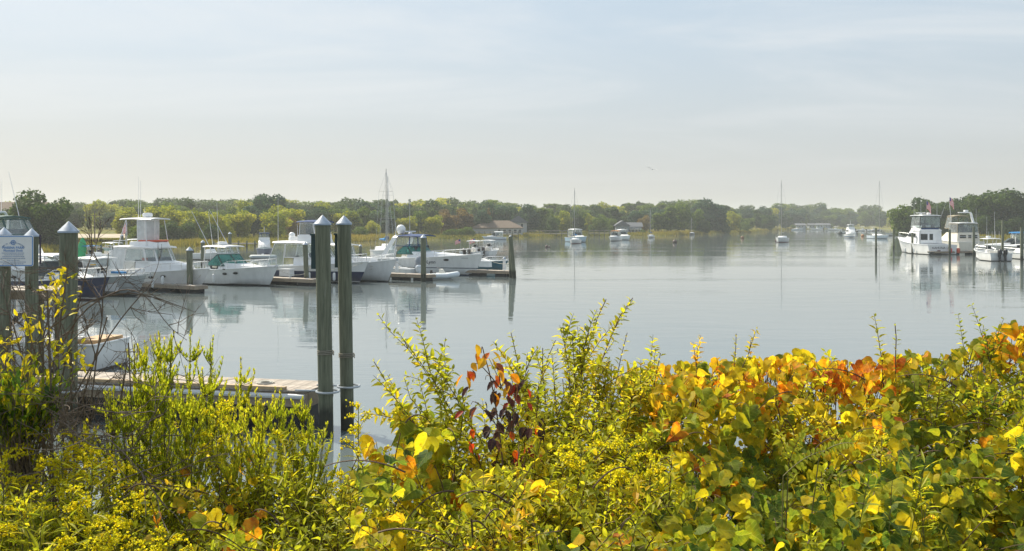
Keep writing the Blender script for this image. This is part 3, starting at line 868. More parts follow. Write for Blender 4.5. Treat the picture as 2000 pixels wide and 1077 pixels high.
# ------------------------------------------------------------------ piles
def pile_mat():
    m, nt, N, Lk, b = nodes_of('weathered_green_pile')
    tc = N.new('ShaderNodeTexCoord')
    mp = N.new('ShaderNodeMapping'); mp.inputs['Scale'].default_value = (14, 14, 0.9)
    Lk.new(tc.outputs['Object'], mp.inputs[0])
    n = N.new('ShaderNodeTexNoise'); n.inputs['Scale'].default_value = 1.6; n.inputs['Detail'].default_value = 8; n.inputs['Roughness'].default_value = 0.65
    Lk.new(mp.outputs[0], n.inputs['Vector'])
    cr = N.new('ShaderNodeValToRGB')
    cr.color_ramp.elements[0].position = 0.30; cr.color_ramp.elements[0].color = (0.062, 0.074, 0.050, 1)
    cr.color_ramp.elements[1].position = 0.72; cr.color_ramp.elements[1].color = (0.205, 0.215, 0.150, 1)
    Lk.new(n.outputs['Fac'], cr.inputs[0])
    sp = N.new('ShaderNodeSeparateXYZ'); Lk.new(tc.outputs['Object'], sp.inputs[0])
    n3 = N.new('ShaderNodeTexNoise'); n3.inputs['Scale'].default_value = 5; Lk.new(tc.outputs['Object'], n3.inputs['Vector'])
    ad = N.new('ShaderNodeMath'); ad.operation = 'MULTIPLY_ADD'; ad.inputs[1].default_value = 0.35
    Lk.new(n3.outputs['Fac'], ad.inputs[0]); Lk.new(sp.outputs[2], ad.inputs[2])
    tide = N.new('ShaderNodeMapRange'); tide.inputs['From Min'].default_value = 0.95; tide.inputs['From Max'].default_value = 0.70
    tide.inputs['To Min'].default_value = 0; tide.inputs['To Max'].default_value = 0.85
    Lk.new(ad.outputs[0], tide.inputs['Value'])
    mx = N.new('ShaderNodeMixRGB'); Lk.new(tide.outputs[0], mx.inputs['Fac'])
    Lk.new(cr.outputs[0], mx.inputs['Color1']); mx.inputs['Color2'].default_value = (0.014, 0.016, 0.012, 1)   # tide-line growth
    dr = N.new('ShaderNodeTexNoise'); dr.inputs['Scale'].default_value = 1.0; dr.inputs['Detail'].default_value = 5      # droppings running down
    dm = N.new('ShaderNodeMapping'); dm.inputs['Scale'].default_value = (16, 16, 1.3)
    Lk.new(tc.outputs['Object'], dm.inputs[0]); Lk.new(dm.outputs[0], dr.inputs['Vector'])
    dk = N.new('ShaderNodeMapRange'); dk.inputs['From Min'].default_value = 0.64; dk.inputs['From Max'].default_value = 0.74; dk.inputs['To Max'].default_value = 0.5
    Lk.new(dr.outputs['Fac'], dk.inputs['Value'])
    dx = N.new('ShaderNodeMixRGB'); Lk.new(dk.outputs[0], dx.inputs['Fac']); Lk.new(mx.outputs[0], dx.inputs['Color1']); dx.inputs['Color2'].default_value = (0.42, 0.42, 0.38, 1)
    Lk.new(dx.outputs[0], b.inputs['Base Color'])
    b.inputs['Roughness'].default_value = 0.85
    bp = N.new('ShaderNodeBump'); bp.inputs['Strength'].default_value = 0.5; bp.inputs['Distance'].default_value = 0.01
    Lk.new(n.outputs['Fac'], bp.inputs['Height']); Lk.new(bp.outputs[0], b.inputs['Normal'])
    return m
PILE = pile_mat()
CAPM = mat('white_plastic_cap', (0.33, 0.40, 0.50), 0.5, var=0.2, scale=9)
def pile(label, px, py, topy, dia, capped=True, dx=0.0, Y=None, group=None, seg=14, name='dock_pile'):
    """pile standing in the water at (px, py); topy = row of its tip; dx = sideways lean in photo pixels at the top"""
    p = water_at(px, py) if Y is None else Vector(((px - 1000) / FPX * Y, Y, 0))
    H = CAMH - (topy - HY) / FPX * p.y
    lean = dx / FPX * p.y
    root = empty(name, p, 0, label, 'pile', group)
    r = dia / 2
    capz = H - r * 1.15 if capped else H
    rnd = random.Random(int(px * 7 + py))
    prof, n = [], 9
    pts = [Vector((lean * k / n, 0, -1.6 + (capz + 1.6) * k / n)) for k in range(n + 1)]
    MB().tube(pts, [r * (0.93 + 0.07 * k / n + rnd.uniform(-0.012, 0.012)) for k in range(n + 1)], seg).build('post', PILE, root)
    if capped:
        MB().lathe([(r * 1.12, -r * 0.22), (r * 1.16, -r * 0.2), (r * 1.16, 0.0), (r * 1.05, r * 0.10), (r * 0.05, r * 1.12), (0.001, r * 1.15)], seg, (lean, 0, capz)).build('cap', CAPM, root, smooth=30)
    return root
def hoop(root, x, y, z, R, r, m):
    pts = [(x + R * math.cos(a), y + R * math.sin(a), z) for a in [2 * math.pi * k / 20 for k in range(21)]]
    return MB().tube(pts, r, 6).build('guide_hoop', m, root)

twin_a = pile('thick green pile with white cone cap, left of the near dock-end pair', 640, 853, 420, 0.325, True, -10, seg=24)
twin_b = pile('green pile with white cone cap, right of the near dock-end pair', 681, 840, 421, 0.305, True, -9, seg=24)
for r_, x0 in ((twin_a, -0.30), (twin_b, -0.25)):      # slim dark conduit box fixed behind each of the pair
    MB().box((x0, 0.12, 3.95), (0.13, 0.16, 0.72)).box((x0, 0.06, 4.33), (0.15, 0.2, 0.04)).build('conduit_box', mat('dark_teal_plastic', (0.012, 0.045, 0.05), 0.5), r_, smooth=0)
near_left = pile('thickest green pile with white cone cap beside the bare twigs', 134, 846, 432, 0.38, True, 0, seg=24)

# ------------------------------------------------------------------ near floating dock
def dock_wood(name, col, axis=0):
    return mat(name, col, 0.8, var=0.4, scale=4, bump=0.25, bscale=30)
DECKB = [dock_wood('composite_plank_a', (0.37, 0.32, 0.275)), dock_wood('composite_plank_b', (0.32, 0.28, 0.24)), dock_wood('composite_plank_c', (0.41, 0.355, 0.305))]
FASCIA = mat('dock_fascia_timber', (0.30, 0.24, 0.18), 0.8, var=0.25, scale=5, bump=0.2)
FENDER = mat('pale_vinyl_bumper', (0.62, 0.64, 0.66), 0.5, var=0.1)
FLOATB = mat('black_dock_float', (0.012, 0.014, 0.018), 0.6, var=0.2)
GALV = mat('galvanised_steel', (0.42, 0.45, 0.48), 0.4, 0.7, var=0.15)
def near_dock():
    zt = 0.94
    a = Vector((-11.2, 22.9, 0)); b = Vector((-4.42, 21.25, 0))       # near edge, left to right
    u = (b - a).normalized(); n = Vector((-u.y, u.x, 0))             # n points away from the camera
    L = (b - a).length; Wd = 1.35
    rz = math.atan2(u.y, u.x)
    root = empty('floating_dock', a, rz, 'planked floating dock with pale edge bumper behind the goldenrod', 'dock')
    np_ = int(L / 0.142)
    me = {}
    for k in range(np_):
        key = k % 3
        if key not in me: me[key] = MB().box((0, 0, 0), (0.137, Wd, 0.036)).mesh('plank', DECKB[key], 0)
        o = link('plank', me[key], root)
        o.location = (0.07 + k * 0.142, Wd / 2, zt - 0.018 + 0.0015 * math.sin(k * 2.3))
    MB().box((L / 2, 0.02, zt - 0.20), (L, 0.06, 0.30)).box((L / 2, Wd - 0.02, zt - 0.20), (L, 0.06, 0.30)).box((L - 0.02, Wd / 2, zt - 0.20), (0.06, Wd - 0.1, 0.30)).build('fascia', FASCIA, root, smooth=0)
    MB().box((L / 2 - 0.25, 0.06, zt + 0.035), (L - 0.6, 0.13, 0.065)).build('edge_rail', mat('edge_rail_timber', (0.42, 0.31, 0.19), 0.7, var=0.2), root, smooth=0)
    MB().tube([(0.0, -0.05, zt - 0.12), (L - 0.05, -0.05, zt - 0.12)], 0.055, 8).build('bumper', FENDER, root)
    for k in range(5):
        MB().box((0.7 + k * (L - 1.3) / 4, Wd / 2, zt - 0.72), (1.0, Wd - 0.25, 0.76)).build('float', FLOATB, root, smooth=0)
    for fx in (1.6, 4.0):
        MB().box((fx, Wd - 0.2, zt + 0.03), (0.06, 0.05, 0.06)).tube([(fx - 0.13, Wd - 0.2, zt + 0.07), (fx + 0.13, Wd - 0.2, zt + 0.07)], 0.016, 6).build('cleat', GALV, root)
    return root, zt
ndock, ndz = near_dock()
hoop(twin_a, 0.0, 0.0, 0.97, 0.24, 0.025, GALV)
hoop(twin_b, 0.0, 0.0, 0.97, 0.24, 0.025, GALV)
hoop(near_left, 0.0, 0.0, 0.93, 0.27, 0.025, GALV)
for r_, zz in ((twin_a, 1.75), (twin_b, 1.6), (near_left, 1.7)):       # turns of old line round the near piles
    pts = [(0.175 * math.cos(a) - 0.045, 0.175 * math.sin(a), zz + 0.012 * a / 6.28 * 3) for a in [0.5 * k for k in range(38)]]
    MB().tube(pts, 0.012, 5).build('rope_wrap', mat('old_grey_rope', (0.24, 0.22, 0.18), 0.95), r_)
for r_ in (twin_a, twin_b):
    MB().tube([(-0.75, 0.25, 0.95), (-0.2, 0.06, 0.97)], 0.022, 6).build('hoop_arm', GALV, r_)

# ------------------------------------------------------------------ fixed pier with the sign
def fixed_pier():
    Y0 = 26.0
    zt = CAMH - (567 - HY) / FPX * Y0
    x1 = (104 - 1000) / FPX * Y0
    root = empty('fixed_pier', (x1, Y0, 0), 0, 'raised plank pier on posts at the left edge', 'pier')
    Wd, L = 1.7, 5.2
    me = [MB().box((0, 0, 0), (0.137, Wd, 0.04)).mesh('plank', m, 0) for m in DECKB]
    for k in range(int(L / 0.142)):
        o = link('plank', me[k % 3], root); o.location = (-0.07 - k * 0.142, Wd / 2, zt - 0.02)
    MB().box((-L / 2, 0.03, zt - 0.15), (L, 0.06, 0.2)).box((-L / 2, Wd - 0.03, zt - 0.15), (L, 0.06, 0.2)).box((-0.05, Wd / 2, zt - 0.15), (0.06, Wd - 0.14, 0.2)).build('beam', FASCIA, root, smooth=0)
    for x in (-0.5, -2.6, -4.7):
        for y in (0.3, Wd - 0.3):
            MB().tube([(x, y, -1.5), (x, y, zt - 0.05)], 0.11, 10).build('post', PILE, root)
    return root, zt, Y0
pier, pier_z, pier_Y = fixed_pier()
pile('green pile with white cone cap at the left edge, under the sign', 8, 0, 444, 0.33, True, 0, Y=25.75, seg=20)
pile('green pile with white cone cap at the right end of the sign', 62, 0, 446, 0.33, True, 0, Y=25.75, seg=20)

def text_mesh(body, size, m, align='CENTER'):
    cu = bpy.data.curves.new('lettering', 'FONT')
    cu.body = body; cu.size = size; cu.align_x = align; cu.align_y = 'CENTER'; cu.extrude = 0.0015; cu.resolution_u = 3
    ob = bpy.data.objects.new('lettering', cu); COL.objects.link(ob)
    dg = bpy.context.evaluated_depsgraph_get()
    me = bpy.data.meshes.new_from_object(ob.evaluated_get(dg))
    bpy.data.objects.remove(ob)
    me.materials.clear(); me.materials.append(m)
    return me
SIGN_BLUE = mat('sign_blue', (0.05, 0.22, 0.55), 0.5, var=0.05)
SIGN_INK = mat('sign_ink', (0.12, 0.22, 0.42), 0.5, var=0.05)
def put_text(root, body, size, pos, m, rot=(math.pi / 2, 0, 0), sx=1.0):
    o = link('lettering', text_mesh(body, size, m), root)
    o.location = pos; o.rotation_euler = rot; o.scale = (sx, 1, 1)
    return o
def sign():
    Y = 25.5
    c = W(30, 490.5, Y)
    s = Y / FPX
    w, h = 70 * s, 60 * s
    root = empty('dock_sign', c, 0, 'white marina sign with blue border and lettering on two piles', 'sign')
    def rrect(w, h, r):
        pts = []
        for cx, cz, a0 in ((w / 2 - r, h / 2 - r, 0), (-w / 2 + r, h / 2 - r, 90), (-w / 2 + r, -h / 2 + r, 180), (w / 2 - r, -h / 2 + r, 270)):
            for k in range(5):
                a = math.radians(a0 + k * 22.5); pts.append(Vector((cx + r * math.cos(a), 0, cz + r * math.sin(a))))
        return pts
    MB().slab(rrect(w, h, 0.05), 0.02).build('board', mat('sign_white', (0.70, 0.71, 0.72), 0.4, var=0.05), root, smooth=0)
    o_, i_ = rrect(w - 0.02, h - 0.02, 0.045), rrect(w - 0.06, h - 0.06, 0.03)
    n = len(o_); vs, fs = [], []
    for k in range(n):
        vs += [o_[k] + Vector((0, -0.006, 0)), i_[k] + Vector((0, -0.006, 0)), o_[k] + Vector((0, 0.002, 0)), i_[k] + Vector((0, 0.002, 0))]
    for k in range(n):
        a, b = k * 4, ((k + 1) % n) * 4
        fs += [(a, b, b + 1, a + 1), (a, a + 2, b + 2, b), (a + 1, b + 1, b + 3, a + 3)]
    MB().add(vs, fs).build('border', SIGN_BLUE, root, smooth=0)
    ox = -4 * s
    # round seal
    ring = []
    MB().tube([(ox + 4.2 * s * math.cos(a), -0.012, 16.5 * s + 4.2 * s * math.sin(a)) for a in [2 * math.pi * k / 20 for k in range(21)]], 0.008, 5).build('seal_ring', SIGN_BLUE, root)
    MB().box((ox, -0.012, 16.5 * s), (1.4 * s, 0.006, 4.5 * s)).build('seal_mark', SIGN_BLUE, root, smooth=0)
    arc = 'TOWN OF SOUTH KINGSTOWN'
    R = 24 * s; cz = 21.5 * s - R + 1.2 * s
    for k, ch in enumerate(arc):
        if ch == ' ': continue
        a = math.radians(152 - 124 * k / (len(arc) - 1))
        put_text(root, ch, 3.2 * s, (ox + R * math.cos(a), -0.012, cz + R * 0.72 * math.sin(a)), SIGN_INK, (math.pi / 2, -(math.radians(90) - a) * -1 if False else (math.radians(90) - a), 0))
    put_text(root, 'MARINA PARK', 6.6 * s, (ox, -0.012, 6.2 * s), SIGN_BLUE)
    put_text(root, 'Municipal Dock', 6.0 * s, (ox, -0.012, 0.6 * s), SIGN_BLUE)
    rnd = random.Random(4)
    for k, wd in enumerate((44, 34, 42, 48, 24, 50, 40)):       # rules in print too small to read
        mb = MB(); x = ox - wd / 2 * s
        while x < ox + wd / 2 * s:
            l = rnd.uniform(1.2, 3.6) * s
            mb.box((x + l / 2, -0.012, (-4.2 - k * 3.5) * s), (l, 0.004, 0.9 * s)); x += l + 0.9 * s
        mb.build('fine_print', SIGN_INK, root, smooth=0)
    for x in (-22 * s, 30 * s):
        MB().box((x, 0.06, 0), (0.05, 0.08, h * 0.8)).build('bracket', GALV, root, smooth=0)
    MB().box((45 * s, 0.10, 2 * s), (2.2 * s, 0.05, 58 * s)).build('edge_batten', mat('dark_batten', (0.03, 0.02, 0.04), 0.6), root, smooth=0)
sign()

# ------------------------------------------------------------------ finger docks and marina piles
HD = math.radians(-33)
FINGERW = mat('weathered_finger_deck', (0.40, 0.35, 0.30), 0.8, var=0.3, scale=4, bump=0.2)
def finger(label, px, py, L, Wd=1.1, rz=HD, zt=0.5, group=None):
    """floating finger dock whose outer end sits at (px, py)"""
    p = water_at(px, py)
    root = empty('finger_dock', p, rz, label, 'dock', group)
    d = MB()
    k = 0
    while k * 0.3 < L:
        d.box((-0.15 - k * 0.3, 0, zt - 0.02 + 0.003 * (k % 3)), (0.285, Wd, 0.04)); k += 1
    d.build('deck', FINGERW, root, smooth=0)
    MB().box((-L / 2, -Wd / 2, zt - 0.15), (L, 0.06, 0.20)).box((-L / 2, Wd / 2, zt - 0.15), (L, 0.06, 0.20)).box((0.03, 0, zt - 0.15), (0.06, Wd, 0.2)).build('fascia', FASCIA, root, smooth=0)
    for q in range(3): MB().box((-0.8 - q * (L - 1.6) / 2, 0, zt - 0.5), (1.2, Wd - 0.15, 0.5)).build('float', FLOATB, root, smooth=0)
    for q in (0.5, 2.2): MB().box((-q, -Wd / 2 + 0.12, zt + 0.03), (0.05, 0.05, 0.05)).tube([(-q - 0.12, -Wd / 2 + 0.12, zt + 0.06), (-q + 0.12, -Wd / 2 + 0.12, zt + 0.06)], 0.018, 5).build('cleat', GALV, root)
    return root
finger('grey finger dock below the white tower boat', 392, 573, 6.0)
finger('finger dock between the hardtop cruiser and the navy sportfisher', 618, 559, 6.0)
finger('finger dock beside the inflatable tender', 842, 549, 6.0)
finger('outermost finger dock with two leaning end piles', 1000, 541, 7.0)
finger('finger dock behind the sportfisher on the right', 1905, 497, 8.0, 1.2, math.radians(20))
pile('dark pile with white cap in front of the tower boat', 372, 571, 482, 0.40, True, -2)
pile('dark pile with white cap in front of the navy sportfisher', 601, 557, 472, 0.36, True, -5)
pile('dark pile with white cap beside the inflatable tender', 827, 551, 458, 0.42, True, 0)
pile('upright pile of the pair at the outer dock end', 999, 543, 459, 0.36, True, -2)
pile('leaning uncapped pile of the pair at the outer dock end', 1008, 544, 462, 0.36, False, -11)
pile('brown pile with white cap left of the tower boat', 238, 499, 457, 0.45, True, 0)
pile('green pile with white cap behind the slanting outriggers', 449, 505, 453, 0.42, True, 0)
pile('dark pile with white cap just right of the tower boat', 396, 520, 469, 0.42, True, 0)
pile('low pile with white cap behind the downeast boat', 704, 503, 477, 0.42, True, 0)
for px, py, top, lab in ((1711, 494, 446, 'leftmost bare pile off the right-hand marina'), (1745.5, 488, 448, 'second bare pile from the left off the right-hand marina'),
                         (1782, 496, 455, 'bare pile in front of the sportfisher bow'), (1855, 500, 449, 'pile at the stern corner of the flagged sportfisher'),
                         (1902, 502, 443, 'pile between the two right-hand cruisers'), (1957, 508, 430, 'tallest bare pile behind the twin outboards'), (1996, 511, 444, 'thick pile at the right edge of the view')):
    pile(lab, px, py, top, 0.40 if px > 1990 else 0.32, False, 2 if px == 1957 else 0)

# ------------------------------------------------------------------ far docks and utility poles
def far_dock(label, px0, px1, Y, z=1.0, rail=True, steps=9):
    x0, x1 = (px0 - 1000) / FPX * Y, (px1 - 1000) / FPX * Y
    root = empty('shore_dock', (x0, Y, 0), 0, label, 'dock')
    L = x1 - x0
    MB().box((L / 2, 0, z), (L, 1.5, 0.2)).build('deck', FINGERW, root, smooth=0)
    for k in range(steps):
        x = L * k / (steps - 1)
        MB().tube([(x, -0.7, -1), (x, -0.7, z + (1.0 if rail else 0.5))], 0.14, 6).build('post', PILE, root)
    if rail: MB().tube([(0, -0.7, z + 0.9), (L, -0.7, z + 0.9)], 0.07, 5).build('rail', FINGERW, root)
far_dock('long grey dock on posts in front of the hip-roofed house', 925, 1012, 286, 0.9, True, 9)
far_dock('shore dock with railing left of the blue and white moored boat', 1032, 1108, 305, 1.0, True, 8)
far_dock('shore dock behind the orange-topped moored boat', 1150, 1200, 320, 1.0, True, 6)
far_dock('low white dock at the marsh edge left of the brown pile', 150, 236, 150, 0.7, False, 6)
far_dock('low white dock behind the slanting outriggers', 420, 500, 178, 0.7, False, 6)
def upole(label, px, Y, topy, arm=True):
    z0 = land_z(max(0, Y - shore_Y(px)))
    p = Vector(((px - 1000) / FPX * Y, Y, z0))
    H = CAMH - (topy - HY) / FPX * Y - z0
    root = empty('utility_pole', p, 0, label, 'pole')
    MB().tube([(0, 0, -0.5), (0, 0, H)], 0.13, 7, 0.09).build('post', mat('pole_timber', (0.20, 0.16, 0.12), 0.9), root)
    if arm: MB().box((0, 0, H - 0.7), (1.6, 0.1, 0.12)).build('crossarm', mat('pole_timber', (0.2, 0.16, 0.12), 0.9), root, smooth=0)
upole('thin utility pole beside the sand lot', 185, 172, 413)
upole('pale pole standing above the hip-roofed house', 962, 316, 407, False)

# ------------------------------------------------------------------ clutter on the docks
def dock_box(label, px, py, zt, rz, dims=(1.1, 0.5, 0.55)):
    p = water_at(px, py)
    r = empty('dock_box', (p.x, p.y, zt), rz, label, 'box')
    MB().box((0, 0, dims[2] * 0.42), (dims[0], dims[1], dims[2] * 0.84), taper=0.96).build('chest', WHITE, r, smooth=0)
    MB().box((0, 0, dims[2] * 0.92), (dims[0] + 0.06, dims[1] + 0.06, dims[2] * 0.14), taper=0.94).build('lid', WHITE, r, smooth=0)
def pedestal(label, px, py, zt, rz):
    p = water_at(px, py)
    r = empty('power_pedestal', (p.x, p.y, zt), rz, label, 'pedestal')
    MB().box((0, 0, 0.45), (0.22, 0.2, 0.9), taper=0.85).build('post', WHITE, r, smooth=0)
    MB().lathe([(0.13, 0), (0.15, 0.05), (0.09, 0.14), (0.01, 0.17)], 10, (0, 0, 0.9)).build('lamp_head', CAPM, r)
def coil(label, c, R, turns=4):
    r = empty('coiled_line', c, 0, label, 'rope')
    pts = []
    for k in range(turns * 14):
        a = 2 * math.pi * k / 14; q = R * (1 - 0.5 * k / (turns * 14))
        pts.append((q * math.cos(a), q * math.sin(a), 0.015 + 0.01 * math.sin(a * 0.7)))
    MB().tube(pts, 0.013, 5).build('line', ROPE, r)
dock_box('white dock box on the finger dock between hardtop cruiser and navy sportfisher', 560, 553, 0.53, HD)
dock_box('white dock box on the outermost finger dock', 948, 533, 0.53, HD)
pedestal('white power pedestal on the finger dock beside the tender', 775, 543, 0.53, HD)
pedestal('white power pedestal on the outermost finger dock', 985, 539, 0.53, HD)
coil('coil of mooring line on the near planked dock', (-5.6, 22.3, ndz + 0.005), 0.20)
# ------------------------------------------------------------------ boat building
def hull_shape(L, B, fb, fs, draft=0.35, rake=0.9, flare=0.5, stern=0.92, fine=2.2):
    def halfbeam(t):
        k = max(0.0, (t - 0.42) / 0.58)
        return max(0.015, B / 2 * (1 - k ** fine) * (stern + (1 - stern) * min(1, t / 0.4)))
    def sheer(t): return fs + (fb - fs) * t ** 1.8
    def section(t, n=5):
        b = halfbeam(t); zs = sheer(t)
        k = max(0.0, (t - 0.30) / 0.70)
        bc = max(0.008, b * (0.93 - flare * k ** 1.3))
        zc = 0.06 + fb * 0.50 * max(0, (t - 0.45) / 0.55) ** 2.0
        zk = -draft + (draft + 0.05) * max(0, (t - 0.55) / 0.45) ** 2.2
        pts = [(0.0, zk), (bc * 0.6, (zk + zc) / 2 - 0.01), (bc, zc)]
        for j in range(1, n + 1):
            s = j / n
            pts.append((bc + (b - bc) * s ** (1 + flare), zc + (zs - zc) * s))
        x0 = -L / 2 + L * t
        return [(x0 + rake * max(-0.1, z / fb) * t ** 4, y, z) for y, z in pts]
    return halfbeam, sheer, section
def make_hull(root, L, B, fb, fs, top_m, deck_m=None, cockpit=0.0, zf=0.4, rail_m=None, draft=0.35, rake=0.9, flare=0.5, n=16, stern=0.92, fine=2.2, camber=0.10):
    """hull (+ deck, cockpit, rub_rail); cockpit = fraction of the length from the stern that lies open"""
    hb, sh, sec = hull_shape(L, B, fb, fs, draft, rake, flare, stern, fine)
    deck_m = deck_m or WHITE
    ts = [k / (n - 1) for k in range(n)]
    ts = [t ** 0.85 for t in ts]
    secs = []
    for t in ts:
        h = sec(t)
        full = [Vector((x, -y, z)) for x, y, z in reversed(h[1:])] + [Vector(p) for p in h]
        secs.append(full)
    mb = MB().loft(secs, closed=False, caps=False)
    mb.add(secs[0], [tuple(range(len(secs[0])))])
    mb.build('hull', top_m, root, smooth=35)
    # deck forward of the cockpit
    d = MB(); rows = []
    for t in ts:
        if t < cockpit - 1e-6: continue
        h = sec(t)[-1]
        b = h[1]
        rows.append([Vector((h[0], b * q, h[2] - 0.012 + camber * (1 - q * q) * min(1, b))) for q in (-0.985, -0.7, -0.35, 0, 0.35, 0.7, 0.985)])
    if cockpit > 0:
        t = cockpit; h = sec(t)[-1]; b = h[1]
        rows.insert(0, [Vector((h[0], b * q, h[2] - 0.012 + camber * (1 - q * q) * min(1, b))) for q in (-0.985, -0.7, -0.35, 0, 0.35, 0.7, 0.985)])
    d.loft(rows, closed=False, caps=False)
    d.build('deck', deck_m, root, smooth=50)
    if cockpit > 0:
        c = MB()
        cs = [k / 5 * cockpit for k in range(6)]
        R = []
        for i, t in enumerate(cs):
            h = sec(t)[-1]; b = h[1] * 0.985; bi = max(0.05, b - 0.2); z = h[2] - 0.012
            x = h[0] + (0.02 if i == 0 else 0)
            R.append([Vector((x, -b, z)), Vector((x, -bi, z)), Vector((x, -bi, zf)), Vector((x, bi, zf)), Vector((x, bi, z)), Vector((x, b, z))])
        c.loft(R, closed=False, caps=False)
        for i in (0, 5):
            r = R[i]; c.add([r[1], r[2], r[3], r[4]], [(0, 1, 2, 3)])
        c.build('cockpit', deck_m, root, smooth=0)
    side = [Vector(sec(t)[-1]) for t in ts]
    loop = [p + Vector((0.0, 0.02, 0)) for p in side]
    port = loop; star = [Vector((p.x, -p.y, p.z)) for p in reversed(loop)]
    MB().tube(port + star, 0.035, 6).tube([star[-1], port[0]], 0.035, 6).build('rub_rail', rail_m or WHITE, root)
    return hb, sh, sec
def boat(name, label, px, py, L, heading, cat='boat', group=None, at='bow'):
    p = water_at(px, py)
    d = Vector((math.cos(heading), math.sin(heading), 0))
    c = p - d * (L / 2) if at == 'bow' else (p + d * (L / 2) if at == 'stern' else p)
    return empty(name, c, heading, label, cat, group)

def cabin(root, name, st, m, r=0.10, smooth=35):
    """lofted superstructure: stations (x, half width below, half width above, z below, z above)"""
    secs = []
    for x, wb, wt, zb, zt in st:
        rr = min(r, wt * 0.5, (zt - zb) * 0.5)
        half = [(wb, zb), (wt, zt - rr), (wt - rr * 0.35, zt - rr * 0.3), (wt - rr, zt), (0, zt + 0.03)]
        secs.append([Vector((x, y, z)) for y, z in half] + [Vector((x, -y, z)) for y, z in reversed(half[:-1])])
    return MB().loft(secs).build(name, m, root, smooth=smooth)
def top_slab(root, name, x0, x1, w, z, th, m, camber=0.06, taper=0.85):
    """rounded hardtop / bimini"""
    secs = []
    n = 7
    for k in range(n):
        t = k / (n - 1); x = x0 + (x1 - x0) * t
        ww = w / 2 * (1 - (1 - taper) * abs(2 * t - 1) ** 3)
        zz = z - 0.04 * abs(2 * t - 1) ** 2
        e = th * 0.5
        secs.append([Vector((x, q * ww, zz + camber * (1 - q * q) + (e if abs(q) < 1 else 0))) for q in (-1, -0.92, -0.5, 0, 0.5, 0.92, 1)] +
                    [Vector((x, q * ww, zz + camber * (1 - q * q) - e)) for q in (0.97, 0.5, 0, -0.5, -0.97)])
    return MB().loft(secs).build(name, m, root, smooth=50)
def framed(root, corners, fw, fm, gm, th=0.03, name='window'):
    P = [Vector(c) for c in corners]
    nrm = (P[1] - P[0]).cross(P[3] - P[0]).normalized()
    I = []
    for i in range(4):
        I.append(P[i] + ((P[(i + 1) % 4] - P[i]).normalized() + (P[i - 1] - P[i]).normalized()) * fw)
    vs = [p + nrm * th / 2 for p in P] + [p + nrm * th / 2 for p in I] + [p - nrm * th / 2 for p in P] + [p - nrm * th / 2 for p in I]
    fs = []
    for i in range(4):
        j = (i + 1) % 4
        fs += [(i, j, 4 + j, 4 + i), (8 + i, 12 + i, 12 + j, 8 + j), (i, 8 + i, 8 + j, j), (4 + i, 4 + j, 12 + j, 12 + i)]
    f = MB().add(vs, fs).build(name, fm, root, smooth=0)
    MB().slab([p + nrm * 0.004 for p in I], 0.008).build('pane', gm, f, smooth=0)
    return f
def enclosure(root, low, high, fm, gm, fw=0.05, closed=False, name='enclosure_panel'):
    n = len(low)
    for i in range(n if closed else n - 1):
        j = (i + 1) % n
        framed(root, [low[i], low[j], high[j], high[i]], fw, fm, gm, 0.025, name)
def plan(x0, x1, w, z, front=0.6):
    """half-open plan: aft port corner, round the front, to aft starboard corner"""
    return [Vector((x0, w / 2, z)), Vector((x1 - front * 0.5, w / 2, z)), Vector((x1, w * 0.26, z)), Vector((x1, -w * 0.26, z)), Vector((x1 - front * 0.5, -w / 2, z)), Vector((x0, -w / 2, z))]
def bow_rail(root, sec, t0, t1, h=0.55, n=7, inset=0.1):
    def P(t, s, z):
        p = sec(t)[-1]; return Vector((p[0], s * max(0.02, p[1] - inset), p[2] + z))
    ts = [t0 + (t1 - t0) * k / (n - 1) for k in range(n)]
    mb = MB()
    mb.tube([P(t, 1, h * (0.55 + 0.45 * min(1, k))) for k, t in enumerate(ts)] + [P(t1, -1, h)] + [P(t, -1, h * (0.55 + 0.45 * min(1, k))) for k, t in reversed(list(enumerate(ts)))], 0.024, 5)
    for s in (1, -1):
        for t in ts: mb.tube([P(t, s, -0.02), P(t, s, h * (0.55 if t == t0 else 1))], 0.018, 5)
    return mb.build('bow_rail', STEEL, root)
def antenna(root, p, H, lean=(0, 0), name='antenna', r=0.018, m=None):
    p = Vector(p)
    return MB().tube([p, p + Vector((lean[0] * 0.5, lean[1] * 0.5, H * 0.5)), p + Vector((lean[0], lean[1], H))], r, 5, r * 0.5).build(name, m or WHITE, root)
def radome(root, p, r=0.3, h=0.24, name='radar_dome'):
    return MB().lathe([(r * 0.7, -0.06), (r * 0.7, 0), (r, 0.03), (r, h * 0.7), (r * 0.85, h), (0.01, h * 1.06)], 14, p).build(name, WHITE, root)
def ball(root, p, r, name='satellite_dome', m=None):
    prof = [(r * 0.5, -r), (r * 0.75, -r * 0.8)] + [(r * math.cos(a), r * math.sin(a)) for a in [math.radians(-40 + k * 18.5) for k in range(8)]]
    return MB().lathe(prof, 14, p).build(name, m or WHITE, root)
def open_array(root, p, w=1.1):
    p = Vector(p)
    return MB().lathe([(0.16, 0), (0.18, 0.12), (0.1, 0.2)], 10, p).box(p + Vector((0, 0, 0.27)), (0.12, w, 0.12)).build('radar_array', WHITE, root)
FLAG_R = mat('flag_red', (0.65, 0.03, 0.05), 0.8); FLAG_W = mat('flag_white', (0.75, 0.74, 0.74), 0.8); FLAG_B = mat('flag_blue', (0.03, 0.06, 0.25), 0.8)
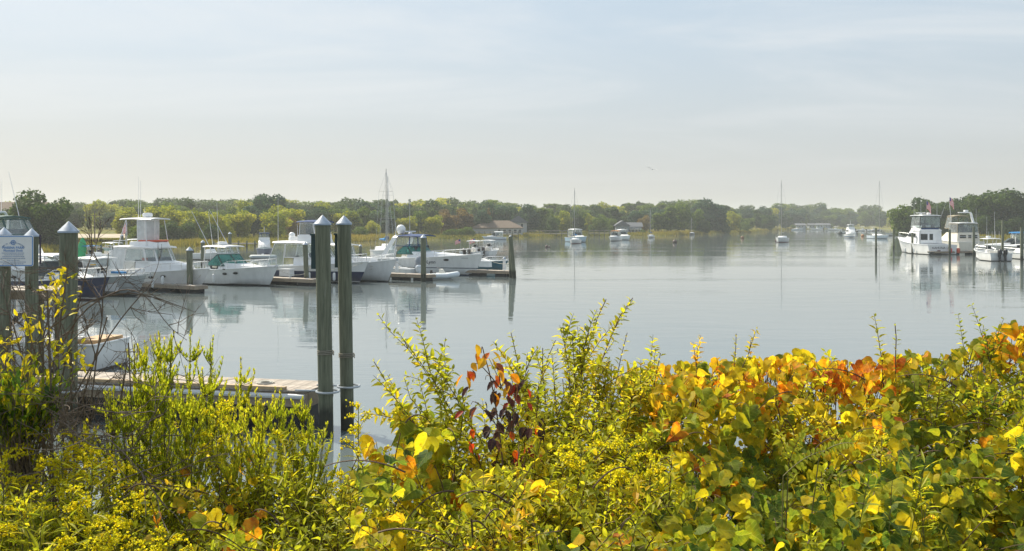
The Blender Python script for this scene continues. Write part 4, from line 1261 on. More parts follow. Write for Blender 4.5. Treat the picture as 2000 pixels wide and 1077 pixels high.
def flag(root, p, w=0.9, h=0.55, droop=0.3, d=(-1, 0.2, 0), staff=True, tilt=0.0):
    """striped ensign with a blue canton, hanging in folds from its staff; p = foot of the staff"""
    p = Vector(p); d = Vector(d).normalized()
    side = Vector((-d.y, d.x, 0))
    topz = 1.6
    vs, fs, mi = [], [], []
    nu, nv = 12, 13
    for i in range(nu + 1):
        u = i / nu
        for j in range(nv + 1):
            v = j / nv
            q = p + Vector((0, 0, topz - v * h)) + d * (w * u * (1 - 0.45 * droop)) - Vector((0, 0, w * droop * u * u)) + side * (0.06 * math.sin(u * 9 + v * 2) * u)
            q += side * tilt * u
            vs.append(q)
    for i in range(nu):
        for j in range(nv):
            fs.append((i * (nv + 1) + j, (i + 1) * (nv + 1) + j, (i + 1) * (nv + 1) + j + 1, i * (nv + 1) + j + 1))
            mi.append(2 if (i < nu * 0.30 and j < 6) else (0 if j % 2 == 0 else 1))
    mb = MB().add(vs, fs); mb.m = mi
    f = mb.build('ensign', [FLAG_R, FLAG_W, FLAG_B], root, smooth=80, fix=False)
    if staff: MB().tube([p - Vector((0, 0, 0.1)), p + Vector((0, 0, topz + 0.08))], 0.016, 5).build('flag_staff', STEEL, f)
    return f
def outboard(root, x, y, z, m, s=1.0, tilt=0.0):
    """outboard motor: cowling, midsection, gearcase with propeller"""
    R = Matrix.Rotation(tilt, 4, 'Y')
    def T(p): return Vector((x, y, z)) + (R @ Vector(p)) * s
    mb = MB()
    secs = []
    for zz, lx, wy, ox in ((0.08, 0.30, 0.16, -0.28), (0.2, 0.38, 0.21, -0.30), (0.45, 0.40, 0.22, -0.30), (0.62, 0.36, 0.20, -0.32), (0.72, 0.22, 0.13, -0.32)):
        secs.append([T((ox + lx * math.cos(a) * (1 if abs(math.cos(a)) < 0.9 else 0.95), wy * math.sin(a), zz)) for a in [2 * math.pi * k / 12 for k in range(12)]])
    mb.loft(secs)
    o = mb.build('outboard', m, root, smooth=45)
    leg = MB()
    leg.loft([[T((-0.28 + a * 0.16, b * 0.09, zz)) for a, b in ((-1, -1), (1, -1), (1, 1), (-1, 1))] for zz in (0.12, -0.35, -0.75)])
    leg.loft([[T((-0.28 + dx, r * math.cos(a), -0.78 + r * math.sin(a))) for a in [2 * math.pi * k / 8 for k in range(8)]] for dx, r in ((0.25, 0.02), (0.12, 0.07), (-0.2, 0.08), (-0.3, 0.04))])
    leg.box(T((-0.05, 0, 0.02)), (0.22 * s, 0.2 * s, 0.34 * s))
    leg.build('gearcase', m, o, smooth=40)
    return o
def fender(root, p, r=0.11, h=0.6, m=None):
    return MB().lathe([(0.02, 0), (r * 0.8, 0.03), (r, 0.12), (r, h - 0.12), (r * 0.8, h - 0.03), (0.02, h)], 10, p).build('fender', m or mat('white_fender', (0.7, 0.72, 0.74), 0.5), root)
def outrigger(root, a, b):
    return MB().tube([a, b], 0.028, 5, 0.012).build('outrigger', ALU, root)
def seat(root, c, d, m, name='helm_seat'):
    c = Vector(c)
    return MB().box(c, d).box(c + Vector((-d[0] * 0.45, 0, d[2] * 0.9)), (d[0] * 0.2, d[1], d[2] * 1.4)).build(name, m, root, smooth=0)

def center_console(root, L, B, fb, fs, hm, top=True, topm=None, motors=1, mm=None, console=True, rail=True, ttop_z=2.15, seg=12):
    hb, sh, sec = make_hull(root, L, B, fb, fs, hm, WHITE, 0.80, 0.28, n=seg)
    if console:
        cabin(root, 'console', [(-0.5, 0.38, 0.36, 0.3, 1.25), (0.25, 0.40, 0.36, 0.3, 1.35), (0.75, 0.36, 0.25, 0.3, 0.95)], WHITE, 0.06)
        framed(root, [(0.34, 0.36, 1.3), (0.34, -0.36, 1.3), (0.10, -0.30, 1.75), (0.10, 0.30, 1.75)], 0.04, ALU, GLASS_D, 0.02, 'windscreen')
        seat(root, (-1.15, 0, 0.75), (0.45, 0.9, 0.25), CREAM)
    if top:
        top_slab(root, 't_top', -1.5, 0.9, B * 0.72, ttop_z, 0.07, topm or WHITE)
        fr = MB()
        for s in (-1, 1):
            fr.tube([(0.45, s * 0.42, 0.3), (0.30, s * 0.55, ttop_z - 0.03)], 0.03, 6)
            fr.tube([(-0.65, s * 0.42, 0.3), (-0.95, s * 0.55, ttop_z - 0.03)], 0.03, 6)
            fr.tube([(0.40, s * 0.46, 1.0), (-0.8, s * 0.5, ttop_z - 0.25)], 0.02, 5)
        fr.build('t_top_frame', ALU, root)
    if motors:
        for k in range(motors):
            outboard(root, -L / 2 - 0.05, (k - (motors - 1) / 2) * 0.62, fs * 0.75, mm or BLACKP, 1.0)
    if rail: bow_rail(root, sec, 0.62, 0.97, 0.35, 5)
    return sec

def express(root, L, B, fb, fs, hm, glass=None, hard=True, hard_z=2.75, rail=True, deckm=None, shield_x=0.4, trunk=0.35, encl=True, seg=16):
    """express cruiser: trunk cabin, raked wrap windshield, hardtop, open cockpit aft"""
    glass = glass or GLASS_T
    hb, sh, sec = make_hull(root, L, B, fb, fs, hm, deckm, 0.44, 0.45, n=seg)
    zd = sh(0.6)
    w = B / 2 * 0.72
    cabin(root, 'trunk_cabin', [(shield_x - 0.4, w * 1.12, w * 1.02, zd - 0.3, zd + trunk + 0.1), (shield_x + 0.6, w, w * 0.9, zd - 0.2, zd + trunk + 0.05),
                                (L * 0.5 * 0.55, w * 0.72, w * 0.6, zd - 0.1, zd + trunk * 0.8), (L * 0.5 * 0.85, w * 0.25, w * 0.16, zd, zd + trunk * 0.5)], deckm or WHITE, 0.12)
    zb, zt = zd + trunk * 0.55, zd + trunk + 0.72
    low = [Vector((shield_x - 1.5, w * 1.16, zb)), Vector((shield_x + 0.1, w * 1.04, zb)), Vector((shield_x + 1.0, w * 0.45, zb + 0.08)), Vector((shield_x + 1.0, -w * 0.45, zb + 0.08)), Vector((shield_x + 0.1, -w * 1.04, zb)), Vector((shield_x - 1.5, -w * 1.16, zb))]
    high = [Vector((shield_x - 1.5, w * 1.08, zb + 0.22)), Vector((shield_x - 0.65, w * 0.92, zt)), Vector((shield_x + 0.05, w * 0.42, zt)), Vector((shield_x + 0.05, -w * 0.42, zt)), Vector((shield_x - 0.65, -w * 0.92, zt)), Vector((shield_x - 1.5, -w * 1.08, zb + 0.22))]
    enclosure(root, low, high, mat('dark_green_trim', (0.02, 0.05, 0.045), 0.4), glass, 0.05, name='windshield')
    if hard:
        top_slab(root, 'hardtop', shield_x - 2.4, shield_x + 0.1, w * 2.0, hard_z, 0.09, WHITE)
        fr = MB()
        for s in (-1, 1):
            fr.tube([(shield_x - 0.6, s * w * 0.9, zt - 0.02), (shield_x - 0.7, s * w * 0.86, hard_z)], 0.03, 6)
            fr.tube([(shield_x - 2.0, s * w * 1.05, zd - 0.1), (shield_x - 2.1, s * w * 0.86, hard_z)], 0.03, 6)
            fr.tube([(shield_x - 1.3, s * w * 1.0, zb + 0.1), (shield_x - 1.5, s * w * 0.86, hard_z)], 0.025, 6)
        fr.build('hardtop_frame', WHITE, root)
        if encl:
            a = plan(shield_x - 2.2, shield_x - 0.1, w * 1.8, zt, 0.7); b = plan(shield_x - 2.2, shield_x - 0.3, w * 1.75, hard_z - 0.04, 0.7)
            enclosure(root, a[1:5], b[1:5], CANVAS_W, VINYL, 0.03)
    seat(root, (shield_x - 1.2, -0.5, zd + 0.2), (0.5, 0.6, 0.3), CREAM)
    seat(root, (shield_x - 1.2, 0.5, zd + 0.2), (0.5, 0.6, 0.3), CREAM)
    if rail: bow_rail(root, sec, 0.55, 0.985, 0.55, 7)
    return sec, zd, w

DARKIN = mat('painted_interior_shade', (0.035, 0.04, 0.05), 0.7, var=0.3)  # near-black colour stands in for the shade inside the enclosures
def interior(root, x0, x1, w, z0, z1):
    """helm shapes added inside an enclosed bridge, coloured dark so its windows read shaded"""
    d = MB()
    d.box((x1 - 0.35, 0, (z0 + z1) / 2), (0.5, w, z1 - z0), taper=0.9)
    d.build('dark_helm_filler', DARKIN, root, smooth=0)
    for y in (-w * 0.28, w * 0.28):
        MB().box((x0 + 0.5, y, z0 + 0.2), (0.5, 0.5, 0.18)).box((x0 + 0.28, y, z0 + 0.5), (0.12, 0.5, 0.6)).build('helm_chair', DARKIN, root, smooth=0)
def fittings(root, sec, ports=(), fenders=(), side=-1):
    """port lights and hung fenders along the side that faces the water"""
    for t in ports:
        q, q2, lo = Vector(sec(t)[-2]), Vector(sec(t + 0.05)[-2]), Vector(sec(t)[-4])
        d = Vector((q2.x - q.x, side * (q2.y - q.y), 0)).normalized(); up = Vector((0, side * (q.y - lo.y), q.z - lo.z)).normalized()
        n = d.cross(up).normalized() * (1 if side < 0 else -1)
        o = MB().lathe([(0.20, 0), (0.20, 0.03), (0.16, 0.045)], 12).build('port_light', GLASS_D, root)
        M = Matrix((d, n.cross(d), n)).transposed().to_4x4(); M.translation = Vector((q.x, side * q.y, q.z - 0.12)) + n * 0.01
        o.matrix_local = M @ Matrix.Diagonal((1, 0.45, 1, 1))
    for t in fenders:
        q = sec(t)[-1]; m = sec(t)[-3]
        y = side * (max(q[1], m[1]) + 0.12)
        f = fender(root, (q[0], y, 0.22), 0.11, 0.6)
        MB().tube([(q[0], y, 0.8), (q[0], side * q[1], q[2])], 0.012, 4).build('fender_line', ROPE, f)
def rope(name_label, a, b, sag=0.3, r=0.012, parent=None):
    a, b = Vector(a), Vector(b)
    pts = [a.lerp(b, t / 8) - Vector((0, 0, sag * 4 * (t / 8) * (1 - t / 8))) for t in range(9)]
    return MB().tube(pts, r, 5).build('mooring_line', ROPE, parent)

# ------------------------------------------------------------------ left marina
H_WHITE = hull_mat('hull_white', (0.74, 0.75, 0.76, 1), (0.02, 0.02, 0.025, 1))
H_WHITE_S = hull_mat('hull_white_dark_stripe', (0.74, 0.75, 0.76, 1), (0.02, 0.03, 0.07, 1), ((0.60, 0.67, (0.03, 0.05, 0.08, 1)),))
H_GREY = hull_mat('hull_pale_grey', (0.46, 0.50, 0.52, 1), (0.03, 0.03, 0.035, 1))
H_NAVY = hull_mat('hull_navy', (0.012, 0.024, 0.075, 1), (0.05, 0.012, 0.012, 1), ((0.09, 0.17, (0.65, 0.66, 0.66, 1)),))
H_NAVY_W = hull_mat('hull_navy_white_topside', (0.012, 0.024, 0.075, 1), (0.02, 0.02, 0.03, 1), ((0.88, 3.0, (0.74, 0.75, 0.76, 1)), (0.09, 0.15, (0.65, 0.66, 0.66, 1))))
H_TEAL = hull_mat('hull_blue_teal', (0.05, 0.16, 0.22, 1), (0.02, 0.02, 0.03, 1), ((0.09, 0.15, (0.7, 0.7, 0.7, 1)),))
H_BLUEW = hull_mat('hull_blue_white', (0.62, 0.70, 0.78, 1), (0.03, 0.08, 0.16, 1))
H_CREAM = hull_mat('hull_cream', (0.66, 0.63, 0.56, 1), (0.02, 0.03, 0.04, 1))

def flybridge_cruiser():
    L = 11.5
    r = boat('motor_cruiser', 'big white cruiser with dark green canvas flybridge behind the sign', 132, 583, L, HD, 'boat')
    hb, sh, sec = make_hull(r, L, 3.9, 1.95, 1.3, H_WHITE_S, WHITE, 0.22, 0.6)
    cabin(r, 'deckhouse', [(-3.4, 1.65, 1.5, 1.3, 3.15), (0.6, 1.6, 1.45, 1.4, 3.15), (1.9, 1.3, 1.0, 1.5, 2.5), (4.0, 0.7, 0.45, 1.7, 2.1)], WHITE, 0.15)
    for s in (-1, 1):
        for x0, x1 in ((-2.9, -1.5), (-1.4, 0.1)):
            c = [(x0, s * 1.60, 2.25), (x1, s * 1.585, 2.25), (x1, s * 1.53, 2.8), (x0, s * 1.55, 2.8)]
            framed(r, c if s > 0 else [c[1], c[0], c[3], c[2]], 0.04, WHITE, GLASS_D)
    cabin(r, 'flybridge', [(-3.0, 1.5, 1.5, 3.1, 3.75), (-0.2, 1.5, 1.45, 3.1, 3.85), (0.8, 1.1, 0.9, 3.1, 3.55)], WHITE, 0.1)
    a = plan(-2.9, 0.6, 2.9, 3.8, 1.0); b = plan(-2.7, -0.1, 2.6, 4.78, 0.9)
    enclosure(r, a, b, GREEN_CANVAS, VINYL, 0.05)
    top_slab(r, 'bimini', -2.9, 0.0, 2.75, 4.86, 0.09, GREEN_CANVAS, 0.13)
    arch = MB()
    for s in (-1, 1): arch.tube([(-3.3, s * 1.4, 3.1), (-3.0, s * 1.35, 4.9), (-2.8, s * 1.0, 5.25)], 0.09, 6)
    arch.tube([(-2.8, -1.0, 5.25), (-2.8, 1.0, 5.25)], 0.09, 6).build('radar_arch', WHITE, r)
    radome(r, (-2.7, 0, 5.38), 0.36, 0.28)
    antenna(r, (-2.6, -1.0, 5.2), 2.6); antenna(r, (-3.2, 1.0, 5.2), 2.2)
    outrigger(r, (-1.4, 1.5, 3.6), (-4.6, 2.3, 8.0)); outrigger(r, (-1.4, -1.5, 3.6), (-4.2, -2.3, 8.2))
    bow_rail(r, sec, 0.5, 0.985, 0.6, 8)
    MB().tube([(-3.3, -1.0, 5.2), (-4.6, -1.0, 5.0)], 0.03, 5).build('davit', WHITE, r)
    interior(r, -2.6, 0.0, 2.2, 3.2, 4.15)
    fittings(r, sec, (0.6, 0.7), (0.35, 0.55, 0.75))
flybridge_cruiser()

def navy_bowrider():
    L = 8.0
    r = boat('motor_boat', 'navy hulled boat with white deck just right of the thickest pile', 196, 588, L, HD)
    sec, zd, w = express(r, L, 2.7, 1.45, 1.0, H_NAVY, GLASS_D, True, 2.6, True)
    MB().tube([(0.6, -1.2, 1.75), (2.3, -0.9, 1.95), (3.4, -0.4, 1.9)], 0.02, 5).build('grab_rail', STEEL, r)
navy_bowrider()

def grey_ttop():
    L = 7.8
    r = boat('center_console_boat', 'grey hulled boat with white T-top and bow pulpit beside the tower boat', 268, 579, L, HD)
    sec = center_console(r, L, 2.6, 1.35, 0.95, H_GREY, True, WHITE, 2, BLACKP, True, False, 2.3)
    bow_rail(r, sec, 0.6, 0.98, 0.4, 6)
    MB().slab([(4.0, 0.22, 1.42), (4.0, -0.22, 1.42), (5.15, -0.12, 1.47), (5.15, 0.12, 1.47)], 0.05).build('pulpit', WHITE, r, smooth=0)
    MB().tube([(4.9, 0, 1.4), (5.2, 0, 1.5), (5.15, 0, 1.2)], 0.035, 5).build('anchor', GALV, r)
    radome(r, (-0.2, 0, 2.42), 0.3, 0.24)
    MB().box((1.9, 0.1, 1.42), (0.9, 0.5, 0.12)).build('blue_bag', BLUE_CANVAS, r, smooth=0)
    MB().lathe([(0.16, -0.03), (0.18, 0), (0.16, 0.03)], 14, (0.5, -0.75, 1.9)).build('yellow_life_ring', mat('life_ring_yellow', (0.7, 0.42, 0.03), 0.6), r)
    MB().box((0.35, 0, 1.95), (0.03, 1.2, 0.5)).build('spray_panel', VINYL, r, smooth=0)
grey_ttop()

def tower_boat():
    L = 8.8
    r = boat('sportfishing_boat', 'white sportfisher with clear-vinyl upper tower and small flag', 388, 570, L, HD)
    hb, sh, sec = make_hull(r, L, 3.05, 1.55, 1.05, H_WHITE, WHITE, 0.34, 0.5, rake=1.1)
    cabin(r, 'trunk_cabin', [(-0.6, 1.25, 1.18, 1.1, 1.95), (0.9, 1.15, 1.05, 1.2, 1.95), (2.4, 0.9, 0.75, 1.3, 1.85), (3.6, 0.4, 0.28, 1.5, 1.75)], WHITE, 0.12)
    a = plan(-1.8, 1.0, 2.45, 1.9, 0.9); b = plan(-1.7, 0.55, 2.2, 2.82, 0.8)
    enclosure(r, a, b, CANVAS_W, VINYL, 0.06)
    for s in (-1, 1):      # milky side curtains over the cockpit
        c = [(-3.5, s * 1.35, 1.1), (-1.85, s * 1.3, 1.1), (-1.75, s * 1.1, 2.8), (-3.1, s * 1.1, 2.8)]
        framed(r, c if s < 0 else [c[1], c[0], c[3], c[2]], 0.05, CANVAS_W, VINYL_W, name='curtain')
    framed(r, [(-3.5, 1.35, 1.1), (-3.5, -1.35, 1.1), (-3.1, -1.1, 2.8), (-3.1, 1.1, 2.8)], 0.05, CANVAS_W, VINYL_W, name='curtain')
    top_slab(r, 'hardtop', -3.3, 0.9, 2.4, 2.9, 0.12, WHITE)
    cabin(r, 'upper_station', [(-1.7, 0.85, 0.85, 2.95, 3.25), (0.2, 0.85, 0.8, 2.95, 3.3), (0.75, 0.6, 0.5, 2.95, 3.2)], WHITE, 0.06)
    MB().slab([(0.7, 0.5, 3.36), (0.1, 0.75, 3.36), (-0.9, 0.75, 3.36), (-0.9, -0.75, 3.36), (0.1, -0.75, 3.36), (0.7, -0.5, 3.36)], 0.09).build('cushion', REDP, r, smooth=0)
    lo = [Vector((-0.15 + 0.78 * math.cos(t) - 0.75, 0.72 * math.sin(t), 3.3)) for t in [2 * math.pi * k / 7 for k in range(7)]]
    hi = [Vector((-0.15 + 0.80 * math.cos(t) - 0.75, 0.74 * math.sin(t), 4.75)) for t in [2 * math.pi * k / 7 for k in range(7)]]
    enclosure(r, lo, hi, CANVAS_W, VINYL_W, 0.05, closed=True, name='tower_curtain')
    top_slab(r, 'tower_top', -2.9, 0.5, 1.9, 4.82, 0.07, WHITE)
    fr = MB()
    for s in (-1, 1):
        fr.tube([(-2.8, s * 1.0, 2.9), (-2.2, s * 0.75, 4.8)], 0.028, 5).tube([(-1.9, s * 1.0, 2.9), (-2.2, s * 0.75, 4.8)], 0.028, 5).tube([(0.2, s * 0.9, 2.9), (-0.1, s * 0.75, 4.8)], 0.028, 5)
        fr.tube([(-3.2, s * 1.05, 3.3), (-1.7, s * 0.95, 3.35)], 0.02, 5).tube([(-3.2, s * 1.05, 2.9), (-3.2, s * 1.05, 3.3)], 0.02, 5)
    fr.build('tower_frame', ALU, r)
    radome(r, (-0.9, 0, 4.96), 0.33, 0.26)
    antenna(r, (-2.7, 0.6, 4.8), 3.0); antenna(r, (-0.7, -0.7, 4.8), 2.6); antenna(r, (-1.6, 0.3, 4.8), 0.8)
    flag(r, (-2.6, -0.4, 2.95), 1.0, 0.6, 0.5, (-1, 0.25, 0))
    bow_rail(r, sec, 0.55, 0.985, 0.5, 7)
    MB().box((-0.7, -0.35, 1.9), (0.3, 0.3, 0.5)).build('red_cooler', REDP, r, smooth=0)
    fender(r, (2.6, -1.45, 0.5), 0.10, 0.55)
    MB().tube([(3.9, -0.5, 1.5), (3.9, -1.0, 0.55)], 0.014, 5).build('bow_line', ROPE, r)
    interior(r, -1.5, 0.8, 1.8, 1.2, 2.2)
    fittings(r, sec, (0.62, 0.72), (0.45, 0.66))
tower_boat()

def hardtop_cruiser():
    L = 8.2
    r = boat('motor_cruiser', 'white hardtop cruiser with teal windshield and two slanting outriggers', 526, 559, L, HD)
    sec, zd, w = express(r, L, 3.0, 1.45, 1.0, H_WHITE, GLASS_T, True, 2.8)
    radome(r, (-1.6, 0.5, 2.9), 0.26, 0.22); radome(r, (-0.5, -0.3, 2.9), 0.32, 0.24)
    outrigger(r, (-0.5, -1.2, 2.3), (-3.1, -1.0, 5.4)); outrigger(r, (-1.2, 1.2, 2.3), (-3.8, 1.2, 5.6))
    antenna(r, (-2.0, 0.6, 2.85), 3.2, (-0.2, 0)); antenna(r, (-1.7, -0.2, 2.85), 2.6, (-0.5, 0))
    MB().tube([(3.9, 0.0, 1.45), (4.9, 0.0, 1.5)], 0.05, 6).box((4.75, 0, 1.42), (0.25, 0.3, 0.1)).build('bow_roller', GALV, r)
    fender(r, (-1.6, -1.55, 0.15), 0.14, 0.75)
    MB().box((1.0, -1.47, 1.18), (0.25, 0.03, 0.07)).build('hull_vent', RUBBER, r, smooth=0)
    interior(r, -1.6, 0.1, 1.7, 1.0, 1.75)
    fittings(r, sec, (0.6, 0.70), (0.5,))
hardtop_cruiser()

def navy_sportfisher():
    L = 8.9
    r = boat('sportfishing_boat', 'navy and white sportfisher with vinyl cabin curtains behind the near pile pair', 702, 554, L, HD)
    hb, sh, sec = make_hull(r, L, 3.5, 1.65, 1.15, H_NAVY_W, WHITE, 0.32, 0.55)
    cabin(r, 'trunk_cabin', [(-1.0, 1.45, 1.38, 1.15, 1.9), (1.0, 1.3, 1.2, 1.25, 1.9), (2.6, 0.9, 0.75, 1.4, 1.8), (3.7, 0.35, 0.25, 1.5, 1.75)], WHITE, 0.12)
    a = plan(-2.0, 1.1, 2.8, 1.85, 0.9); b = plan(-2.0, 0.4, 2.5, 2.95, 0.9)
    enclosure(r, a, b, CANVAS_W, VINYL, 0.06)
    for s in (-1, 1):
        c = [(-3.9, s * 1.5, 1.15), (-2.05, s * 1.5, 1.15), (-2.05, s * 1.25, 2.95), (-3.2, s * 1.25, 2.95)]
        framed(r, c if s < 0 else [c[1], c[0], c[3], c[2]], 0.05, CANVAS_W, VINYL, name='curtain')
    top_slab(r, 'hardtop', -3.6, 0.8, 2.7, 3.04, 0.13, WHITE)
    cabin(r, 'upper_station', [(-1.0, 1.0, 0.95, 3.1, 3.6), (0.8, 0.95, 0.9, 3.1, 3.65), (1.2, 0.6, 0.5, 3.1, 3.4)], WHITE, 0.06)
    a = plan(-0.9, 1.1, 1.8, 3.6, 0.7); b = plan(-0.9, 0.8, 1.7, 4.55, 0.6)
    enclosure(r, a, b, CANVAS_W, VINYL, 0.05)
    top_slab(r, 'bimini', -1.3, 1.1, 1.95, 4.62, 0.09, NAVY_CANVAS, 0.1)
    radome(r, (-2.4, 0, 3.15), 0.40, 0.30); ball(r, (-2.9, 0.3, 3.55), 0.25)
    antenna(r, (-2.7, 0.7, 3.0), 1.4); antenna(r, (-3.3, -0.8, 3.0), 3.4)
    bow_rail(r, sec, 0.6, 0.985, 0.6, 7)
    interior(r, -1.8, 0.8, 2.1, 1.2, 2.25)
    interior(r, -0.7, 1.0, 1.3, 3.3, 3.95)
    fittings(r, sec, (), (0.4, 0.6, 0.8))
navy_sportfisher()

def downeast_boat():
    L = 8.6
    r = boat('lobster_boat', 'white downeast boat with high bow and vinyl wheelhouse', 757, 551, L, HD)
    hb, sh, sec = make_hull(r, L, 2.9, 1.75, 0.85, H_WHITE, WHITE, 0.42, 0.35, rake=0.9, flare=0.35)
    cabin(r, 'trunk_cabin', [(-0.2, 1.1, 1.0, 1.0, 1.85), (1.4, 1.0, 0.88, 1.15, 1.85), (2.9, 0.55, 0.4, 1.4, 1.85)], WHITE, 0.1)
    a = plan(-2.0, 0.5, 2.1, 1.7, 0.6); b = plan(-2.0, 0.2, 2.0, 2.72, 0.6)
    enclosure(r, a, b, CANVAS_W, VINYL, 0.05)
    lo = [Vector((-2.0, -1.05, 0.9)), Vector((-3.4, -1.1, 0.9))]; hi = [Vector((-2.0, -1.0, 2.7)), Vector((-3.2, -1.0, 2.65))]
    enclosure(r, lo, hi, CREAM, VINYL, 0.05, name='curtain')
    top_slab(r, 'hardtop', -3.4, 0.6, 2.2, 2.8, 0.09, WHITE)
    bow_rail(r, sec, 0.5, 0.985, 0.5, 7)
    radome(r, (-0.9, 0.2, 2.92), 0.24, 0.2)
    MB().box((0.75, -1.12, 1.4), (0.7, 0.03, 0.3)).build('side_window', GLASS_D, r, smooth=0)
    MB().tube([(4.6, 0, 1.75), (5.3, 0, 1.8)], 0.05, 6).build('bow_roller', GALV, r)
    MB().tube([(3.05, -0.72, 1.25), (3.35, -0.62, 1.2), (3.3, -0.66, 0.98), (3.05, -0.74, 1.0)], 0.025, 5).build('bow_line', ROPE, r)
    interior(r, -1.8, 0.3, 1.5, 0.9, 1.95)
    fittings(r, sec, (0.7,), (0.5, 0.68))
downeast_boat()

def stripe_cruiser():
    L = 11.4
    r = boat('motor_cruiser', 'large white cruiser with blue bimini, radar arch and dark hull stripe', 927, 539, L, HD)
    sec, zd, w = express(r, L, 3.6, 1.85, 1.3, H_WHITE_S, GLASS_T, False, 3, True, None, -0.2, 0.42)
    arch = MB()
    for s in (-1, 1):
        arch.loft([[Vector((-3.6 + dx, s * 1.55, 1.35)), Vector((-3.6 + dx + 0.55, s * 1.55, 1.35)), Vector((-3.6 + dx + 0.55, s * 1.45, 1.35)), Vector((-3.6 + dx, s * 1.45, 1.35))] for dx in (0,)] +
                  [[Vector((x, s * y, z)), Vector((x + ww, s * y, z)), Vector((x + ww, s * (y - 0.1), z)), Vector((x, s * (y - 0.1), z))] for x, y, z, ww in ((-3.0, 1.45, 2.3, 0.5), (-2.3, 1.3, 3.25, 0.45), (-2.15, 1.1, 3.4, 0.4))])
    arch.box((-1.95, 0, 3.4), (0.42, 2.3, 0.12)).build('radar_arch', WHITE, r, smooth=30)
    ball(r, (-2.0, -0.5, 3.95), 0.42); open_array(r, (-1.4, 0.1, 3.48), 1.4)
    top_slab(r, 'bimini', -2.2, 0.7, 2.6, 3.36, 0.08, NAVY_CANVAS, 0.14)
    a = plan(-2.0, 0.1, 2.6, 2.45, 1.0); b = plan(-1.9, 0.0, 2.35, 3.3, 0.9)
    enclosure(r, a, b, NAVY_CANVAS, VINYL, 0.05)
    c = [(-3.4, -1.45, 1.5), (-2.0, -1.4, 1.7), (-1.9, -1.2, 3.28), (-2.4, -1.2, 3.28)]
    framed(r, c, 0.07, CANVAS_W, VINYL, name='curtain')
    antenna(r, (-2.2, 1.0, 3.4), 3.6); antenna(r, (-2.2, -1.0, 3.4), 1.2)
    put = sec(0.66)[-2]
    # name in script on the topside
    def hull_text(body, t, size, dz, m):
        q, q2 = Vector(sec(t)[-2]), Vector(sec(t + 0.06)[-2]); lowp = Vector(sec(t)[-4])
        d = Vector((q2.x - q.x, -(q2.y - q.y), 0)).normalized()
        up = Vector((0, -(q.y - lowp.y), q.z - lowp.z)).normalized()
        nrm = d.cross(up).normalized(); up = nrm.cross(d)
        o = link('lettering', text_mesh(body, size, m), r)
        M = Matrix((d, up, nrm)).transposed().to_4x4(); M.translation = Vector((q.x, -q.y, q.z)) + nrm * 0.03 + up * dz
        o.matrix_local = M
        return o, d, up, nrm
    o, *_ = hull_text('Amy Lynn', 0.63, 0.46, -0.12, mat('name_ink', (0.02, 0.03, 0.05), 0.5))
    o.data.transform(Matrix.Shear('XZ', 4, (0, 0)) @ Matrix(((1, 0.3, 0, 0), (0, 1, 0, 0), (0, 0, 1, 0), (0, 0, 0, 1))))
    mb = MB()
    o2, d, up, nrm = hull_text('-', 0.90, 0.2, 0.0, mat('name_ink', (0.02, 0.03, 0.05), 0.5))
    o2.name = 'registration_mark'; o2.scale = (12, 1.4, 1)
    q = Vector(sec(0.78)[-2])
    port = MB().lathe([(0.24, 0), (0.24, 0.03), (0.2, 0.04)], 14).build('porthole', RUBBER, r)
    _, d, up, nrm = hull_text('.', 0.785, 0.1, 0, mat('name_ink', (0.02, 0.03, 0.05), 0.5))
    bpy.data.objects.remove(_)
    M = Matrix((d, up, nrm)).transposed().to_4x4(); M.translation = Vector((q.x, -q.y, q.z)) + nrm * 0.02 - up * 0.05
    port.matrix_local = M @ Matrix.Diagonal((1, 0.4, 1, 1))
    MB().tube([(5.6, 0, 1.85), (6.4, 0, 1.95)], 0.06, 6).tube([(6.3, 0, 1.85), (6.35, 0, 1.55)], 0.05, 5).build('anchor_roller', GALV, r)
    interior(r, -1.8, 0.2, 2.0, 1.6, 2.5)
    fittings(r, sec, (), (0.42,))
stripe_cruiser()

def tender():
    L = 3.0
    r = boat('inflatable_tender', 'small pale inflatable tender with covered outboard and console', 893, 546, L, math.radians(-6))
    tube_m = mat('tender_hypalon', (0.60, 0.66, 0.72), 0.6, var=0.08)
    pts = []
    for k in range(15):
        a = -math.pi / 2 + math.pi * k / 14
        pts.append(Vector((0.75 + 0.75 * math.cos(a) * 1.0, 0.62 * math.sin(a) * (1 if abs(math.sin(a)) > 0.99 else 1), 0.30 + 0.12 * math.cos(a))))
    pts = [Vector((-1.5, -0.62, 0.27)), Vector((-0.4, -0.64, 0.28))] + pts + [Vector((-0.4, 0.64, 0.28)), Vector((-1.5, 0.62, 0.27))]
    MB().tube(pts, [0.10] + [0.22] * (len(pts) - 2) + [0.10], 10).build('tube', tube_m, r)
    MB().slab([(-1.2, 0.5, 0.18), (-1.2, -0.5, 0.18), (1.1, -0.45, 0.2), (1.1, 0.45, 0.2)], 0.12).build('floor', mat('tender_floor', (0.35, 0.36, 0.33), 0.8), r, smooth=0)
    MB().box((-1.22, 0, 0.36), (0.08, 0.9, 0.42)).build('transom', WHITE, r, smooth=0)
    cabin(r, 'console', [(0.05, 0.26, 0.24, 0.18, 0.85), (0.35, 0.26, 0.20, 0.18, 0.8), (0.55, 0.2, 0.15, 0.18, 0.5)], CREAM, 0.05)
    MB().lathe([(0.13, 0), (0.15, 0.02), (0.13, 0.04)], 12, (0.0, 0, 0.9)).build('steering_wheel', RUBBER, r)
    seat(r, (-0.45, 0, 0.42), (0.35, 0.7, 0.2), RUBBER, 'seat')
    outboard(r, -1.25, 0, 0.45, mat('outboard_cover_pale', (0.55, 0.62, 0.70), 0.7), 0.95)
tender()
